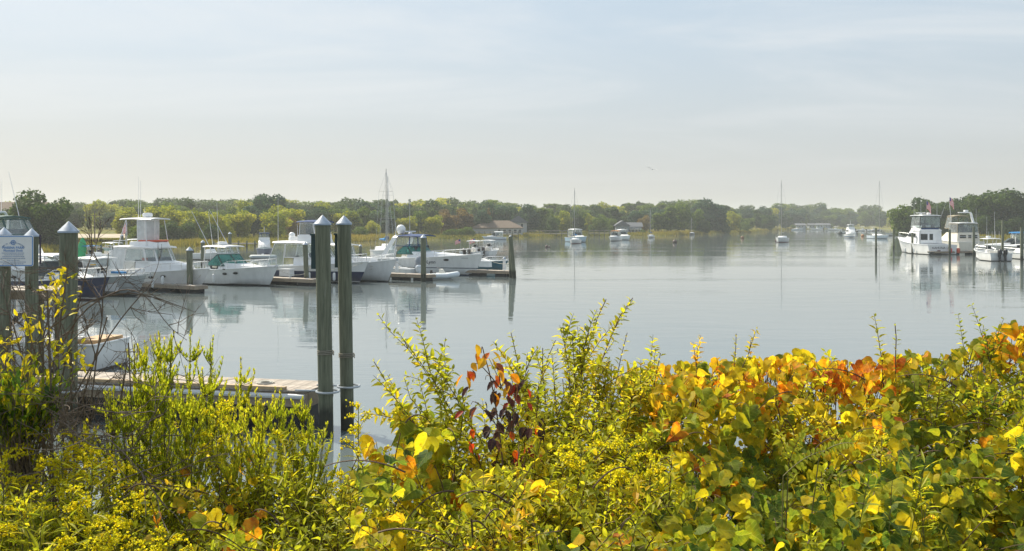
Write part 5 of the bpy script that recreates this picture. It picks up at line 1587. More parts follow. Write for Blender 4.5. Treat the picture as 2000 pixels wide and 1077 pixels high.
def grey_motor_skiff():
    L = 4.6
    r = boat('motor_skiff', 'white skiff with large grey outboard behind the pile by the tender', 812, 541, L, math.radians(150), at='stern')
    hb, sh, sec = make_hull(r, L, 1.9, 0.9, 0.65, H_WHITE, WHITE, 0.8, 0.25, n=10)
    outboard(r, -L / 2 - 0.05, 0, 0.75, GREYP, 1.35)
    seat(r, (0, 0, 0.5), (0.4, 1.2, 0.2), CREAM, 'seat')
grey_motor_skiff()
def teal_boat():
    L = 7.0
    r = boat('motor_boat', 'low teal-blue hulled boat behind the outermost finger dock', 978, 531, L, HD)
    hb, sh, sec = make_hull(r, L, 2.5, 1.05, 0.8, H_TEAL, WHITE, 0.5, 0.3)
    MB().tube([(3.9, 0, 1.05), (4.6, 0, 1.2), (4.55, 0, 0.95)], 0.06, 6).build('anchor', GALV, r)
    bow_rail(r, sec, 0.6, 0.985, 0.4, 6)
    cabin(r, 'cuddy', [(-0.2, 0.8, 0.7, 0.8, 1.2), (1.6, 0.5, 0.4, 0.9, 1.15), (2.4, 0.2, 0.15, 0.95, 1.05)], WHITE, 0.08)
teal_boat()
for px, py, lab in ((913, 505, 'stern-on white boat with twin brown outboards, left of the two behind the striped cruiser'),
                    (941, 503, 'stern-on white boat with twin brown outboards, right of the two behind the striped cruiser')):
    L = 6.5
    r = boat('center_console_boat', lab, px, py, L, math.radians(75), at='stern', group='outboard boats behind the striped cruiser')
    sec = center_console(r, L, 2.3, 1.0, 0.8, H_WHITE, True, WHITE, 2, mat('brown_cowling', (0.07, 0.055, 0.05), 0.4), seg=10)
    flag(r, (-L / 2 + 0.2, 1.0, 0.8), 0.8, 0.5, 0.3, (-0.3, 1, 0))

# ------------------------------------------------------------------ skiff below the pier
def pier_skiff():
    L = 6.0
    p = water_at(48, 716)
    r = empty('center_console_boat', p, math.radians(172), 'white open boat with tan seats moored below the raised pier', 'boat')
    sec = center_console(r, L, 2.2, 1.1, 0.85, H_WHITE, True, NAVY_CANVAS, 0, None, True, True, 2.35)
    MB().box((-2.55, 0, 0.9), (0.75, 1.5, 0.14)).build('tan_seat', mat('tan_vinyl', (0.42, 0.26, 0.12), 0.6), r, smooth=0)
    MB().box((1.2, 0, 0.8), (1.2, 1.2, 0.3)).build('tan_cushion', mat('tan_vinyl', (0.42, 0.26, 0.12), 0.6), r, smooth=0)
    for x in (-1.6, -0.9, 0.2, 0.9):
        for s in (-1, 1): MB().tube([(x, s * 0.85, 0.85), (x * 0.8, s * 0.7, 2.3)], 0.028, 6).build('canopy_leg', ALU, r)
pier_skiff()

# ------------------------------------------------------------------ boats behind the marina on the left
def small_cc(label, px, py, L, hd, hm, top=True, topm=None, motors=1, group=None, mm=None):
    r = boat('center_console_boat', label, px, py, L, math.radians(hd), at='mid', group=group)
    center_console(r, L, L * 0.34, 1.0, 0.75, hm, top, topm, motors, mm, seg=9)
    return r
r = small_cc('blue canopied small boat left of the brown pile', 176, 522, 6.5, -30, H_WHITE, True, BLUE_CANVAS)
r = small_cc('white small boat with low T-top beside the brown pile', 222, 510, 6.5, -40, H_BLUEW, True, WHITE)
r = small_cc('pale aqua small boat right of the brown pile', 262, 498, 6.5, -160, hull_mat('hull_aqua', (0.45, 0.62, 0.58, 1)), True, WHITE)
r = small_cc('white boat between the tower boat and the hardtop cruiser', 412, 508, 6.0, -30, H_WHITE, False)
def kayak():
    p = W(158, 484, 100)
    r = empty('green_kayak', (p.x, p.y, 0.9), 0, 'bright green kayak standing on end beside the thickest pile', 'kayak')
    secs = []
    for k in range(9):
        t = k / 8; w = 0.36 * math.sin(math.pi * (0.04 + 0.92 * t)) ** 0.7
        secs.append([Vector((w * math.cos(a) * 1.3 + t * 0.2, 0.5 * w * math.sin(a), t * 2.4 - 0.3)) for a in [2 * math.pi * q / 10 for q in range(10)]])
    MB().loft(secs).build('kayak_hull', mat('kayak_green', (0.03, 0.42, 0.16), 0.4), r)
    MB().box((0.05, 0.3, -0.55), (1.6, 1.6, 0.5)).build('float', FLOATB, r, smooth=0)
kayak()

def trawler(label, px, py, L, hd, hm, at='bow', topm=None, cat='boat', k=1.0):
    r = boat('motor_yacht', label, px, py, L, math.radians(hd), cat, at=at)
    r.scale = (k, k, k); L = L / k
    B = L * 0.34
    hb, sh, sec = make_hull(r, L, B, L * 0.19, L * 0.12, hm, WHITE, 0.18, 0.5, n=12)
    z = L * 0.13
    w = B * 0.38
    cabin(r, 'deckhouse', [(-L * 0.30, w, w * 0.95, z, z + 1.9), (L * 0.12, w, w * 0.92, z, z + 1.9), (L * 0.26, w * 0.75, w * 0.6, z, z + 0.9)], WHITE, 0.1)
    for k in range(3):
        y = (k - 1) * w * 0.6
        framed(r, [(L * 0.155 + 0.05, y + w * 0.26, z + 1.0), (L * 0.155 + 0.05, y - w * 0.26, z + 1.0), (L * 0.125 + 0.03, y - w * 0.25, z + 1.65), (L * 0.125 + 0.03, y + w * 0.25, z + 1.65)], 0.05, WHITE, GLASS_D)
        y2 = (k - 1) * w * 0.6
        framed(r, [(-L * 0.30 - 0.02, y2 - w * 0.26, z + 0.9), (-L * 0.30 - 0.02, y2 + w * 0.26, z + 0.9), (-L * 0.30 - 0.02, y2 + w * 0.25, z + 1.6), (-L * 0.30 - 0.02, y2 - w * 0.25, z + 1.6)], 0.05, WHITE, GLASS_D)
    for s in (-1, 1):
        for k in range(3):
            x = -L * 0.24 + k * L * 0.12
            c = [(x, s * (w + 0.02), z + 0.95), (x + L * 0.1, s * (w + 0.02), z + 0.95), (x + L * 0.1, s * (w * 0.96 + 0.02), z + 1.6), (x, s * (w * 0.96 + 0.02), z + 1.6)]
            framed(r, c if s < 0 else [c[1], c[0], c[3], c[2]], 0.05, WHITE, GLASS_D)
    cabin(r, 'flybridge', [(-L * 0.26, w * 0.9, w * 0.9, z + 1.85, z + 2.5), (L * 0.08, w * 0.9, w * 0.85, z + 1.85, z + 2.6)], WHITE, 0.08)
    a = plan(-L * 0.24, L * 0.07, w * 1.7, z + 2.5, 0.5); b = plan(-L * 0.22, L * 0.03, w * 1.6, z + 3.5, 0.5)
    enclosure(r, a, b, topm or CANVAS_W, VINYL, 0.06)
    top_slab(r, 'bimini', -L * 0.25, L * 0.05, w * 1.75, z + 3.58, 0.1, topm or WHITE)
    MB().tube([(-L * 0.1, 0, z + 3.5), (-L * 0.1, 0, z + 5.0)], 0.05, 6).build('mast', WHITE, r)
    bow_rail(r, sec, 0.5, 0.98, 0.55, 6)
    return r
trawler('navy hulled trawler seen bow-on beyond the hardtop cruiser', 516, 500, 6.5, -76, hull_mat('hull_trawler_navy', (0.02, 0.045, 0.13, 1), (0.03, 0.02, 0.02, 1), ((1.5, 3, (0.62, 0.68, 0.72, 1)),)), topm=NAVY_CANVAS, k=0.62)
def raft():
    r = boat('inflatable_raft', 'grey inflatable raft floating at the trawler bow', 514, 506, 3.2, 0, at='mid')
    m = mat('raft_grey', (0.42, 0.46, 0.48), 0.6)
    pts = [Vector((1.5 * math.cos(a), 0.65 * math.sin(a), 0.26)) for a in [2 * math.pi * k / 18 for k in range(19)]]
    MB().tube(pts, 0.24, 8).build('tube', m, r)
    MB().slab([(1.3 * math.cos(a), 0.5 * math.sin(a), 0.14) for a in [2 * math.pi * k / 12 for k in range(12)]], 0.06).build('floor', m, r, smooth=0)
    seat(r, (0.1, 0, 0.4), (0.4, 0.8, 0.15), WHITE, 'seat')
raft()

# ------------------------------------------------------------------ sailing boats and moored boats
def sloop(label, px, py, L, hd, masttop, hm, boomcover=None, cabin_m=None, name='sailboat'):
    p = water_at(px, py)
    r = empty(name, p, math.radians(hd), label, 'sailboat')
    hb, sh, sec = make_hull(r, L, L * 0.32, L * 0.135, L * 0.105, hm, WHITE, 0.30, 0.3, rake=L * 0.09, flare=0.25, stern=0.7, fine=1.9, n=12, draft=0.4)
    cabin(r, 'coachroof', [(-L * 0.18, L * 0.11, L * 0.10, L * 0.10, L * 0.165), (L * 0.1, L * 0.1, L * 0.085, L * 0.10, L * 0.16), (L * 0.22, L * 0.06, L * 0.045, L * 0.11, L * 0.14)], cabin_m or WHITE, 0.06)
    H = CAMH - (masttop - HY) / FPX * p.y
    mx = L * 0.07
    mast_m = mat('mast_alloy', (0.36, 0.36, 0.34), 0.45, 0.5)
    MB().tube([(mx, 0, 0.4), (mx, 0, H)], 0.07, 7, 0.045).build('mast', mast_m, r)
    bz = L * 0.25
    bm = MB().tube([(mx, 0, bz), (mx - L * 0.42, 0, bz + 0.02)], 0.055, 6).build('boom', mast_m, r)
    if boomcover: MB().tube([(mx - 0.1, 0, bz + 0.5), (mx - 0.25, 0, bz + 0.16), (mx - L * 0.4, 0, bz + 0.12)], [0.12, 0.20, 0.10], 8).build('sail_cover', boomcover, bm)
    sp = MB()
    for f in (0.45, 0.75): sp.tube([(mx, -L * 0.10, H * f), (mx, L * 0.10, H * f)], 0.014, 5)
    sp.build('spreader', mast_m, r)
    st = MB()
    bow = Vector(sec(0.99)[-1]); st.tube([bow, (mx, 0, H - 0.1)], 0.012, 4)
    st.tube([(-L * 0.49, 0, L * 0.105), (mx, 0, H - 0.05)], 0.010, 4)
    for s in (-1, 1): st.tube([(mx, s * L * 0.155, L * 0.11), (mx, s * L * 0.10, H * 0.75), (mx, 0, H * 0.97)], 0.010, 4)
    st.build('rigging', STEEL, r)
    pul = MB()
    for t in (0.02, 0.5, 0.8, 0.97):
        for s in (-1, 1):
            q = sec(t)[-1]; pul.tube([(q[0], s * q[1] * 0.95, q[2]), (q[0], s * q[1] * 0.95, q[2] + 0.6)], 0.014, 4)
    pul.build('stanchion', STEEL, r)
    return r
H_SLOOP = hull_mat('hull_sloop_white', (0.70, 0.71, 0.72, 1), (0.16, 0.025, 0.03, 1))
sloop('white moored sloop with red waterline and the tallest mast in mid-water', 1527, 473.5, 8.5, -115, 353, H_SLOOP)
sloop('moored sloop with dark boom cover left of the bare piles', 1715, 466.5, 8.0, -75, 354, H_BLUEW, mat('black_cover', (0.015, 0.017, 0.03), 0.8))
sloop('white sloop with blue sail cover in front of the blue-white boat', 1123, 476, 6.8, -105, 368, H_SLOOP, BLUE_CANVAS)
sloop('small white moored sloop right of the paired boats', 1271, 465, 5.5, -110, 408, H_WHITE, NAVY_CANVAS)
sloop('small dark moored sloop off the wooded point', 1351, 459, 5.5, -110, 425, hull_mat('hull_dark_sloop', (0.10, 0.12, 0.14, 1)))
sloop('sloop behind the downeast boat, taller of the two masts', 752, 505, 9.0, -70, 331, H_WHITE, BLUE_CANVAS)
sloop('sloop behind the downeast boat, shorter of the two masts', 757, 494, 8.0, -80, 345, H_WHITE, NAVY_CANVAS)
def white_cruiser(label, px, py, L, hd, hm=None, topm=None, at='mid'):
    r = boat('motor_boat', label, px, py, L, math.radians(hd), at=at)
    express(r, L, L * 0.36, L * 0.16, L * 0.12, hm or H_BLUEW, GLASS_D, False, 2.6, False, seg=10)
    z = L * 0.3 + 0.35
    if topm:
        top_slab(r, 'canopy', -L * 0.36, 0.3, L * 0.3, z, 0.12, topm, 0.12)
        a = plan(-L * 0.34, 0.2, L * 0.28, L * 0.15, 0.5); b = plan(-L * 0.34, 0.1, L * 0.27, z - 0.05, 0.5)
        enclosure(r, a, b, CANVAS_W, VINYL, 0.06)
    return r
white_cruiser('blue and white cabin boat moored behind the blue-covered sloop', 1128, 473, 8.5, -70, hull_mat('hull_sky_blue', (0.36, 0.52, 0.66, 1)), WHITE)
white_cruiser('white moored boat with orange canopy', 1200, 471, 6.8, -110, H_WHITE, ORANGE_CANVAS)
white_cruiser('white cabin boat moored right beside the orange-canopied boat', 1218, 469, 7.5, -75, H_BLUEW, WHITE)
white_cruiser('small pale blue cabin boat off the hip-roofed house', 968, 468.5, 5.5, 175, H_BLUEW, WHITE)
white_cruiser('small white moored boat behind the paired boats', 1240, 459, 5.0, -20, H_WHITE, None)
trawler('white flybridge motor yacht moored left of the dark-boomed sloop', 1669, 465, 7.6, -95, hull_mat('hull_yacht', (0.70, 0.72, 0.74, 1), (0.02, 0.03, 0.08, 1), ((0.25, 0.6, (0.04, 0.10, 0.2, 1)),)), k=0.8)
small_cc('low white launch behind the motor yacht', 1655, 457, 6.5, 170, H_WHITE, False)
small_cc('white launch at the far moorings, left of the bare piles', 1685, 452, 7, 10, H_WHITE, True)
small_cc('far white boat moored before the waterside sheds', 1632, 450.5, 7, 150, H_WHITE, True)
small_cc('white powerboat moored behind the dark-boomed sloop', 1706, 452.5, 8, 20, H_WHITE, True)
small_cc('small far boat before the leftmost waterside shed', 1556, 450.2, 6, 10, H_BLUEW, False)
small_cc('small far boat before the middle waterside shed', 1596, 449.8, 6, 165, H_WHITE, False)
small_cc('low boat moored at the right bank behind the second bare pile', 1752, 461, 6.5, 175, H_WHITE, False)

def buoy(label, px, py, r=0.32, col=(0.10, 0.07, 0.06)):
    o = empty('mooring_buoy', water_at(px, py), 0, label, 'buoy')
    ball(o, (0, 0, r * 0.5), r, 'ball', mat('buoy_%d' % int(col[0] * 100 + col[1] * 1000), col, 0.6))
    MB().tube([(0, 0, r), (0, 0, r * 2.2)], 0.03, 5).build('pick_up_ring', GALV, o)
buoy('dark mooring buoy right of the outer dock piles', 1068, 484)
buoy('small dark buoy close to the right of another near the outer dock piles', 1073, 483.5, 0.2)
buoy('dark mooring buoy below the wooded point', 1318, 475, 0.5)
buoy('brown mooring buoy left of the tallest sloop', 1450, 466.5, 0.5, (0.2, 0.11, 0.06))
buoy('mooring buoy at the foot of the tallest sloop', 1516, 472, 0.35)
buoy('dark channel buoy left of the motor yacht', 1641, 458, 0.8, (0.03, 0.05, 0.05))
buoy('orange mooring buoy right of the motor yacht', 1685, 462.5, 0.5, (0.45, 0.2, 0.08))
buoy('white mooring buoy right of the small dark sloop', 1359, 457.5, 0.4, (0.7, 0.7, 0.7))

# ------------------------------------------------------------------ right marina
def sportfisher():
    L = 12.2
    hd = math.radians(94)
    r = boat('sportfishing_boat', 'white convertible sportfisher with enclosed bridge and name on its transom', 1841, 498, L, hd, at='stern')
    hb, sh, sec = make_hull(r, L, 4.6, 2.3, 1.35, H_WHITE, WHITE, 0.26, 0.7, rake=1.3, flare=0.55)
    cabin(r, 'deckhouse', [(-2.6, 1.75, 1.65, 1.3, 3.3), (0.6, 1.7, 1.55, 1.4, 3.3), (2.0, 1.4, 1.1, 1.6, 2.7), (4.0, 0.8, 0.5, 1.9, 2.35)], WHITE, 0.18)
    for y0, y1 in ((0.35, 1.5), (-0.45, 0.2)):
        framed(r, [(-2.63, y1, 1.95), (-2.63, y0, 1.95), (-2.63, y0, 2.95), (-2.63, y1, 2.95)], 0.06, WHITE, GLASS_D)
    for s in (-1, 1):
        c = [(-1.8, s * 1.73, 2.35), (1.2, s * 1.63, 2.45), (0.5, s * 1.57, 3.0), (-1.6, s * 1.69, 3.0)]
        framed(r, c if s < 0 else [c[1], c[0], c[3], c[2]], 0.05, WHITE, GLASS_D)
    cabin(r, 'flybridge', [(-2.7, 1.65, 1.65, 3.28, 3.5), (-0.6, 1.65, 1.6, 3.28, 4.1), (1.0, 1.2, 1.0, 3.28, 4.0)], WHITE, 0.1)
    MB().box((-2.5, 0.0, 3.62), (0.12, 2.6, 0.3)).build('dark_valance', NAVY_CANVAS, r, smooth=0)
    a = plan(-2.6, 0.8, 3.1, 3.75, 1.0); b = plan(-2.6, 0.4, 2.95, 5.45, 0.9)
    enclosure(r, a + [a[0]], b + [b[0]], mat('black_trim', (0.02, 0.02, 0.025), 0.5), VINYL, 0.07)
    top_slab(r, 'hardtop', -3.0, 0.8, 3.3, 5.55, 0.12, WHITE)
    ladder = MB()
    for k in range(6): ladder.box((-2.75, -1.1, 1.5 + k * 0.3), (0.1, 0.45, 0.05))
    ladder.build('ladder', WHITE, r, smooth=0)
    MB().tube([(-2.7, 1.5, 0.9), (-2.7, 1.5, 3.3)], 0.03, 5).build('grab_rail', STEEL, r)
    for s in (-1, 1): outrigger(r, (-1.0, s * 1.7, 3.4), (-2.6, s * 2.4, 7.6))
    radome(r, (-1.6, -0.3, 5.7), 0.32, 0.25); open_array(r, (-0.8, 0.5, 5.65), 1.4)
    antenna(r, (-2.6, 1.4, 5.5), 3.2); antenna(r, (-2.6, -1.0, 5.5), 3.0); antenna(r, (-0.4, 1.2, 5.5), 1.2)
    flag(r, (-2.2, 0.35, 6.0), 0.95, 1.1, 0.85, (-0.5, -1, 0), True)
    bow_rail(r, sec, 0.45, 0.985, 0.75, 9)
    ink = mat('transom_ink', (0.05, 0.03, 0.06), 0.5)
    zt = 0.95
    o = put_text(r, 'KAHUNA', 0.46, (-L / 2 - 0.03, 0.55, zt), ink, (math.pi / 2, 0, -math.pi / 2))
    o = put_text(r, 'LEE', 0.46, (-L / 2 - 0.03, -0.9, zt), ink, (math.pi / 2, 0, -math.pi / 2))
    MB().box((-L / 2 - 0.04, 0.55, 0.45), (0.06, 0.42, 0.38)).build('exhaust_port', mat('dark_red_port', (0.12, 0.01, 0.02), 0.5), r, smooth=0)
    fender(r, (-L / 2 - 0.18, -1.05, 0.25), 0.22, 0.7, mat('red_fender', (0.55, 0.06, 0.07), 0.5))
    fender(r, (-L / 2 + 0.2, -2.35, 0.2), 0.26, 0.75, mat('orange_fender', (0.62, 0.10, 0.05), 0.5))
    interior(r, -2.3, 0.6, 2.4, 3.5, 4.5)
    fittings(r, sec, (), (0.3, 0.5), 1)
sportfisher()
def aft_cabin_cruiser():
    L = 12.0
    r = boat('motor_cruiser', 'white aft-cabin cruiser with grey canvas bridge behind the sportfisher', 1898, 494, L, math.radians(88), at='stern')
    hb, sh, sec = make_hull(r, L, 4.2, 2.2, 1.6, H_CREAM, WHITE, 0.1, 0.8, rake=1.2)
    cabin(r, 'deckhouse', [(-4.8, 1.7, 1.6, 1.5, 3.0), (-0.2, 1.7, 1.55, 1.6, 3.0), (1.8, 1.4, 1.1, 1.6, 2.6), (4, 0.7, 0.5, 1.9, 2.3)], CREAM, 0.2)
    for y0, y1 in ((0.3, 1.35), (-0.5, 0.1)): framed(r, [(-4.83, y1, 2.1), (-4.83, y0, 2.1), (-4.83, y0, 2.7), (-4.83, y1, 2.7)], 0.06, CREAM, GLASS_D)
    a = plan(-4.7, -1.0, 3.2, 2.95, 1.0); b = plan(-4.6, -1.0, 3.1, 4.35, 1.0)
    enclosure(r, a + [a[0]], b + [b[0]], TAN_CANVAS, VINYL, 0.08)
    top_slab(r, 'aft_hardtop', -4.9, -0.8, 3.3, 4.45, 0.12, WHITE)
    a = plan(-1.6, 1.0, 2.9, 3.6, 1.0); b = plan(-1.9, 0.3, 2.5, 5.4, 0.8)
    enclosure(r, a, b, TAN_CANVAS, VINYL, 0.08)
    top_slab(r, 'bimini', -2.2, 0.4, 2.7, 5.5, 0.1, TAN_CANVAS, 0.15)
    MB().loft([[Vector((x, y, z)), Vector((x + 0.6, y, z)), Vector((x + 0.6, y - 0.15, z)), Vector((x, y - 0.15, z))] for x, y, z in ((-3.6, -1.3, 4.5), (-2.9, -1.2, 6.0))]).box((-2.5, -0.4, 6.05), (0.6, 1.8, 0.14)).build('radar_arch', WHITE, r, smooth=0)
    radome(r, (-2.5, -0.6, 6.15), 0.36, 0.28)
    flag(r, (-1.6, 1.5, 6.8), 1.0, 1.15, 0.85, (-0.5, -1, 0), True)
    MB().tube([(-3.2, 1.9, 4.4), (-1.6, 1.5, 7.5)], 0.03, 5).build('flag_pole', ALU, r)
    for y0, y1 in ((-1.4, -0.7),): framed(r, [(-4.83, y1, 2.1), (-4.83, y0, 2.1), (-4.83, y0, 2.7), (-4.83, y1, 2.7)], 0.06, CREAM, GLASS_D)
    MB().tube([(-5.9, 1.9, 1.7), (-5.9, 1.9, 2.4), (-5.9, -1.9, 2.4), (-5.9, -1.9, 1.7)], 0.03, 5).build('stern_rail', STEEL, r)
    antenna(r, (-4.0, -1.5, 4.5), 2.2)
    interior(r, -4.4, -1.2, 2.4, 2.9, 3.8)
    interior(r, -1.4, 0.6, 2.0, 3.6, 4.4)
aft_cabin_cruiser()
def twin_outboard():
    L = 7.6
    r = boat('center_console_boat', 'white center console with twin black outboards on the right', 1956, 511, L, math.radians(84), at='stern')
    sec = center_console(r, L, 2.7, 1.35, 0.95, H_WHITE, True, WHITE, 2, BLACKP, True, True, 2.6)
    MB().tube([(2.0, 0.9, 1.2), (1.2, 0.95, 1.2), (0.6, 0.95, 2.3)], 0.035, 6).build('spray_frame', ALU, r)
    radome(r, (-0.3, 0.2, 2.72), 0.28, 0.2)
    antenna(r, (-1.2, 0.7, 2.65), 2.6); antenna(r, (0.2, -0.7, 2.65), 3.2)
    for k in range(4): antenna(r, (-1.5, -0.6 + k * 0.4, 2.6), 0.9, name='rod')
twin_outboard()
white_cruiser('cream cruiser with blue canopy behind the twin outboards', 1978, 497, 9.0, 165, H_CREAM, BLUE_CANVAS)
white_cruiser('white cruiser partly cut by the right edge of the view', 2018, 500, 9.0, 165, H_CREAM, TAN_CANVAS)
small_cc('small white boat beside the thick pile at the right edge', 1992, 506, 5.0, 100, H_WHITE, False, None, 1)
# mooring lines of the left marina and a gull
def gull():
    c = W(1274, 331, 95)
    r = empty('gull', c, 0.3, 'lone gull gliding in the sky above the far wood', 'bird')
    gm = mat('gull_grey', (0.6, 0.6, 0.6), 0.8)
    vs, fs = [], []
    secs = [[Vector((x, r_ * math.cos(a), r_ * math.sin(a))) for a in [2 * math.pi * k / 8 for k in range(8)]] for x, r_ in ((-0.22, 0.01), (-0.12, 0.04), (0.02, 0.06), (0.12, 0.045), (0.18, 0.03), (0.23, 0.005))]
    MB().loft(secs).slab([(-0.18, 0.015, 0.01), (-0.18, -0.015, 0.01), (-0.32, -0.06, 0.0), (-0.32, 0.06, 0.0)], 0.01).build('body', gm, r)
    for s, name in ((1, 'wing'), (-1, 'wing')):
        MB().slab([(0.08, s * 0.03, 0.02), (0.10, s * 0.28, 0.10), (-0.02, s * 0.62, 0.05), (-0.06, s * 0.60, 0.05), (-0.04, s * 0.28, 0.08), (-0.08, s * 0.03, 0.02)], 0.012).build(name, gm, r)
    r.rotation_euler = (0.35, -0.1, 1.1)
gull()
def lines():
    by = {o['label']: o for o in COL.objects if o.parent is None and 'label' in o}
    def pt(lab, p):
        o = by[lab]; M = Matrix.Translation(o.location) @ Matrix.Rotation(o.rotation_euler[2], 4, 'Z')
        return M @ Vector(p)
    T = 'white sportfisher with clear-vinyl upper tower and small flag'
    Hc = 'white hardtop cruiser with teal windshield and two slanting outriggers'
    N_ = 'navy and white sportfisher with vinyl cabin curtains behind the near pile pair'
    D = 'white downeast boat with high bow and vinyl wheelhouse'
    S = 'large white cruiser with blue bimini, radar arch and dark hull stripe'
    K = 'white convertible sportfisher with enclosed bridge and name on its transom'
    pl = {k: by[k].location for k in ('dark pile with white cap in front of the tower boat', 'dark pile with white cap in front of the navy sportfisher', 'dark pile with white cap beside the inflatable tender',
                                       'upright pile of the pair at the outer dock end', 'bare pile in front of the sportfisher bow')}
    P_ = list(pl.values())
    for a, b, lab in ((pt(T, (4.9, 0, 1.5)), P_[0] + Vector((0, 0, 0.9)), 'bow line from the tower boat to its pile'), (pt(Hc, (4.6, 0, 1.4)), P_[1] + Vector((0, 0, 0.9)), 'bow line from the hardtop cruiser to the pile on its right'),
                      (pt(N_, (5.0, -0.1, 1.6)), P_[1] + Vector((0, 0, 1.3)), 'bow line from the navy sportfisher to its pile'), (pt(D, (4.9, 0, 1.7)), P_[2] + Vector((0, 0, 1.2)), 'bow line from the downeast boat to the pile by the tender'),
                      (pt(S, (6.2, 0, 1.9)), P_[3] + Vector((0, 0, 1.2)), 'bow line from the striped cruiser to the outer dock pile'), (pt(K, (6.4, 0.2, 2.2)), P_[4] + Vector((0, 0, 1.0)), 'bow line from the transom-named sportfisher to a bare pile')):
        tag(rope('', a, b, 0.35, 0.02), lab, 'rope')
lines()
# ------------------------------------------------------------------ foreground plants on the bank
def leaf_shape(kind, fold=None, bend=-0.20, wave=0.035, jit=0.0, seed=0):
    """unit leaf: stalk at the origin, tip towards +x, blade facing +z; returns verts, tris"""
    if kind == 'heart':
        out = [(0.10, 0.0), (0.0, 0.20), (0.06, 0.40), (0.26, 0.52), (0.52, 0.47), (0.76, 0.28), (0.90, 0.10), (1.0, 0.0)]
        mid = [(0.10, 0), (0.40, 0), (0.72, 0)]
    elif kind == 'grape':
        out = [(0.12, 0.0), (-0.02, 0.20), (0.04, 0.40), (0.20, 0.46), (0.28, 0.58), (0.50, 0.44), (0.58, 0.50), (0.68, 0.28), (0.84, 0.20), (1.0, 0.0)]
        mid = [(0.12, 0), (0.40, 0), (0.72, 0)]
    elif kind == 'ovate':
        out = [(0, 0), (0.22, 0.17), (0.48, 0.22), (0.76, 0.14), (1, 0)]
        mid = [(0, 0), (0.5, 0)]
    elif kind == 'obovate':
        out = [(0, 0), (0.35, 0.10), (0.70, 0.19), (0.90, 0.14), (1, 0)]
        mid = [(0, 0), (0.6, 0)]
    elif kind == 'lance':
        out = [(0, 0), (0.30, 0.075), (0.65, 0.06), (1, 0)]
        mid = [(0, 0), (0.5, 0)]
    elif kind == 'sumac':
        out = [(0, 0), (0.18, 0.20), (0.45, 0.30), (0.75, 0.20), (1, 0)]
        mid = [(0, 0), (0.5, 0)]
    jr = random.Random(seed)
    V, T = [], []
    def zz(x, y, k=1.0):
        fold_ = fold if fold is not None else {'heart': 0.10, 'grape': 0.10, 'ovate': 0.30, 'obovate': 0.25, 'lance': 0.35, 'sumac': 0.35}[kind]
        wav = wave * math.sin(x * 9 + y * 7 + seed) if kind in ('heart', 'grape') else 0
        return fold_ * abs(y) + bend * x * x + wav
    ms = [(x, 0.0) for x, _ in mid] + [out[-1]]
    for s in (1, -1):
        k0 = len(V)
        o = out[1:-1]
        for x, y in ms: V.append((x, 0, zz(x, 0)))
        for x, y in o:
            x2, y2 = x + jr.uniform(-jit, jit), y * (1 + jr.uniform(-2 * jit, 2 * jit))
            V.append((x2, s * y2, zz(x2, s * y2)))
        nm = len(ms)
        # fan between the midrib points and the outline
        seq = [(x, i + nm) for i, (x, y) in enumerate(o)]
        i, j = 0, 0
        path_m = list(range(nm)); path_o = [q for _, q in seq]
        while i < nm - 1 or j < len(path_o) - 1:
            if j == len(path_o) - 1 or (i < nm - 1 and ms[i + 1][0] <= o[j + 1][0] + 0.12):
                t = (path_m[i], path_m[i + 1], path_o[j]); i += 1
            else:
                t = (path_m[i], path_o[j + 1], path_o[j]); j += 1
            T.append(tuple(k0 + q for q in (t if s > 0 else (t[0], t[2], t[1]))))
    return np.array(V), np.array(T)
def floret_shape():
    V = np.array([(0, 0, 0), (1, 0.3, 0.2), (0.3, 1, -0.1), (0.2, 0.1, 1), (0.9, 0.8, 0.9)]) - 0.45
    T = np.array([(0, 1, 2), (0, 3, 1), (0, 2, 3), (1, 4, 2), (3, 4, 1)])
    return V, T
SHAPES = {k: leaf_shape(k) for k in ('heart', 'grape', 'ovate', 'obovate', 'lance', 'sumac')}
SHAPES['heart_b'] = leaf_shape('heart', 0.45, -0.35, 0.05, 0.05, 3)
SHAPES['heart_c'] = leaf_shape('heart', -0.25, 0.10, 0.07, 0.06, 5)
SHAPES['heart_d'] = leaf_shape('heart', 0.75, -0.55, 0.06, 0.08, 8)
SHAPES['grape_b'] = leaf_shape('grape', 0.40, -0.40, 0.06, 0.05, 4)
SHAPES['ovate_b'] = leaf_shape('ovate', 0.60, -0.45, 0, 0.04, 6)
SHAPES['floret'] = floret_shape()

def frames(d, nrm):
    d = d / np.maximum(1e-6, np.linalg.norm(d, axis=1))[:, None]
    y = np.cross(nrm, d); ln = np.linalg.norm(y, axis=1)
    bad = ln < 1e-4
    y[bad] = np.cross(d[bad], np.array([0.3, 0.9, 0.1]))
    y /= np.linalg.norm(y, axis=1)[:, None]
    z = np.cross(d, y)
    return np.stack([d, y, z], axis=2)            # columns

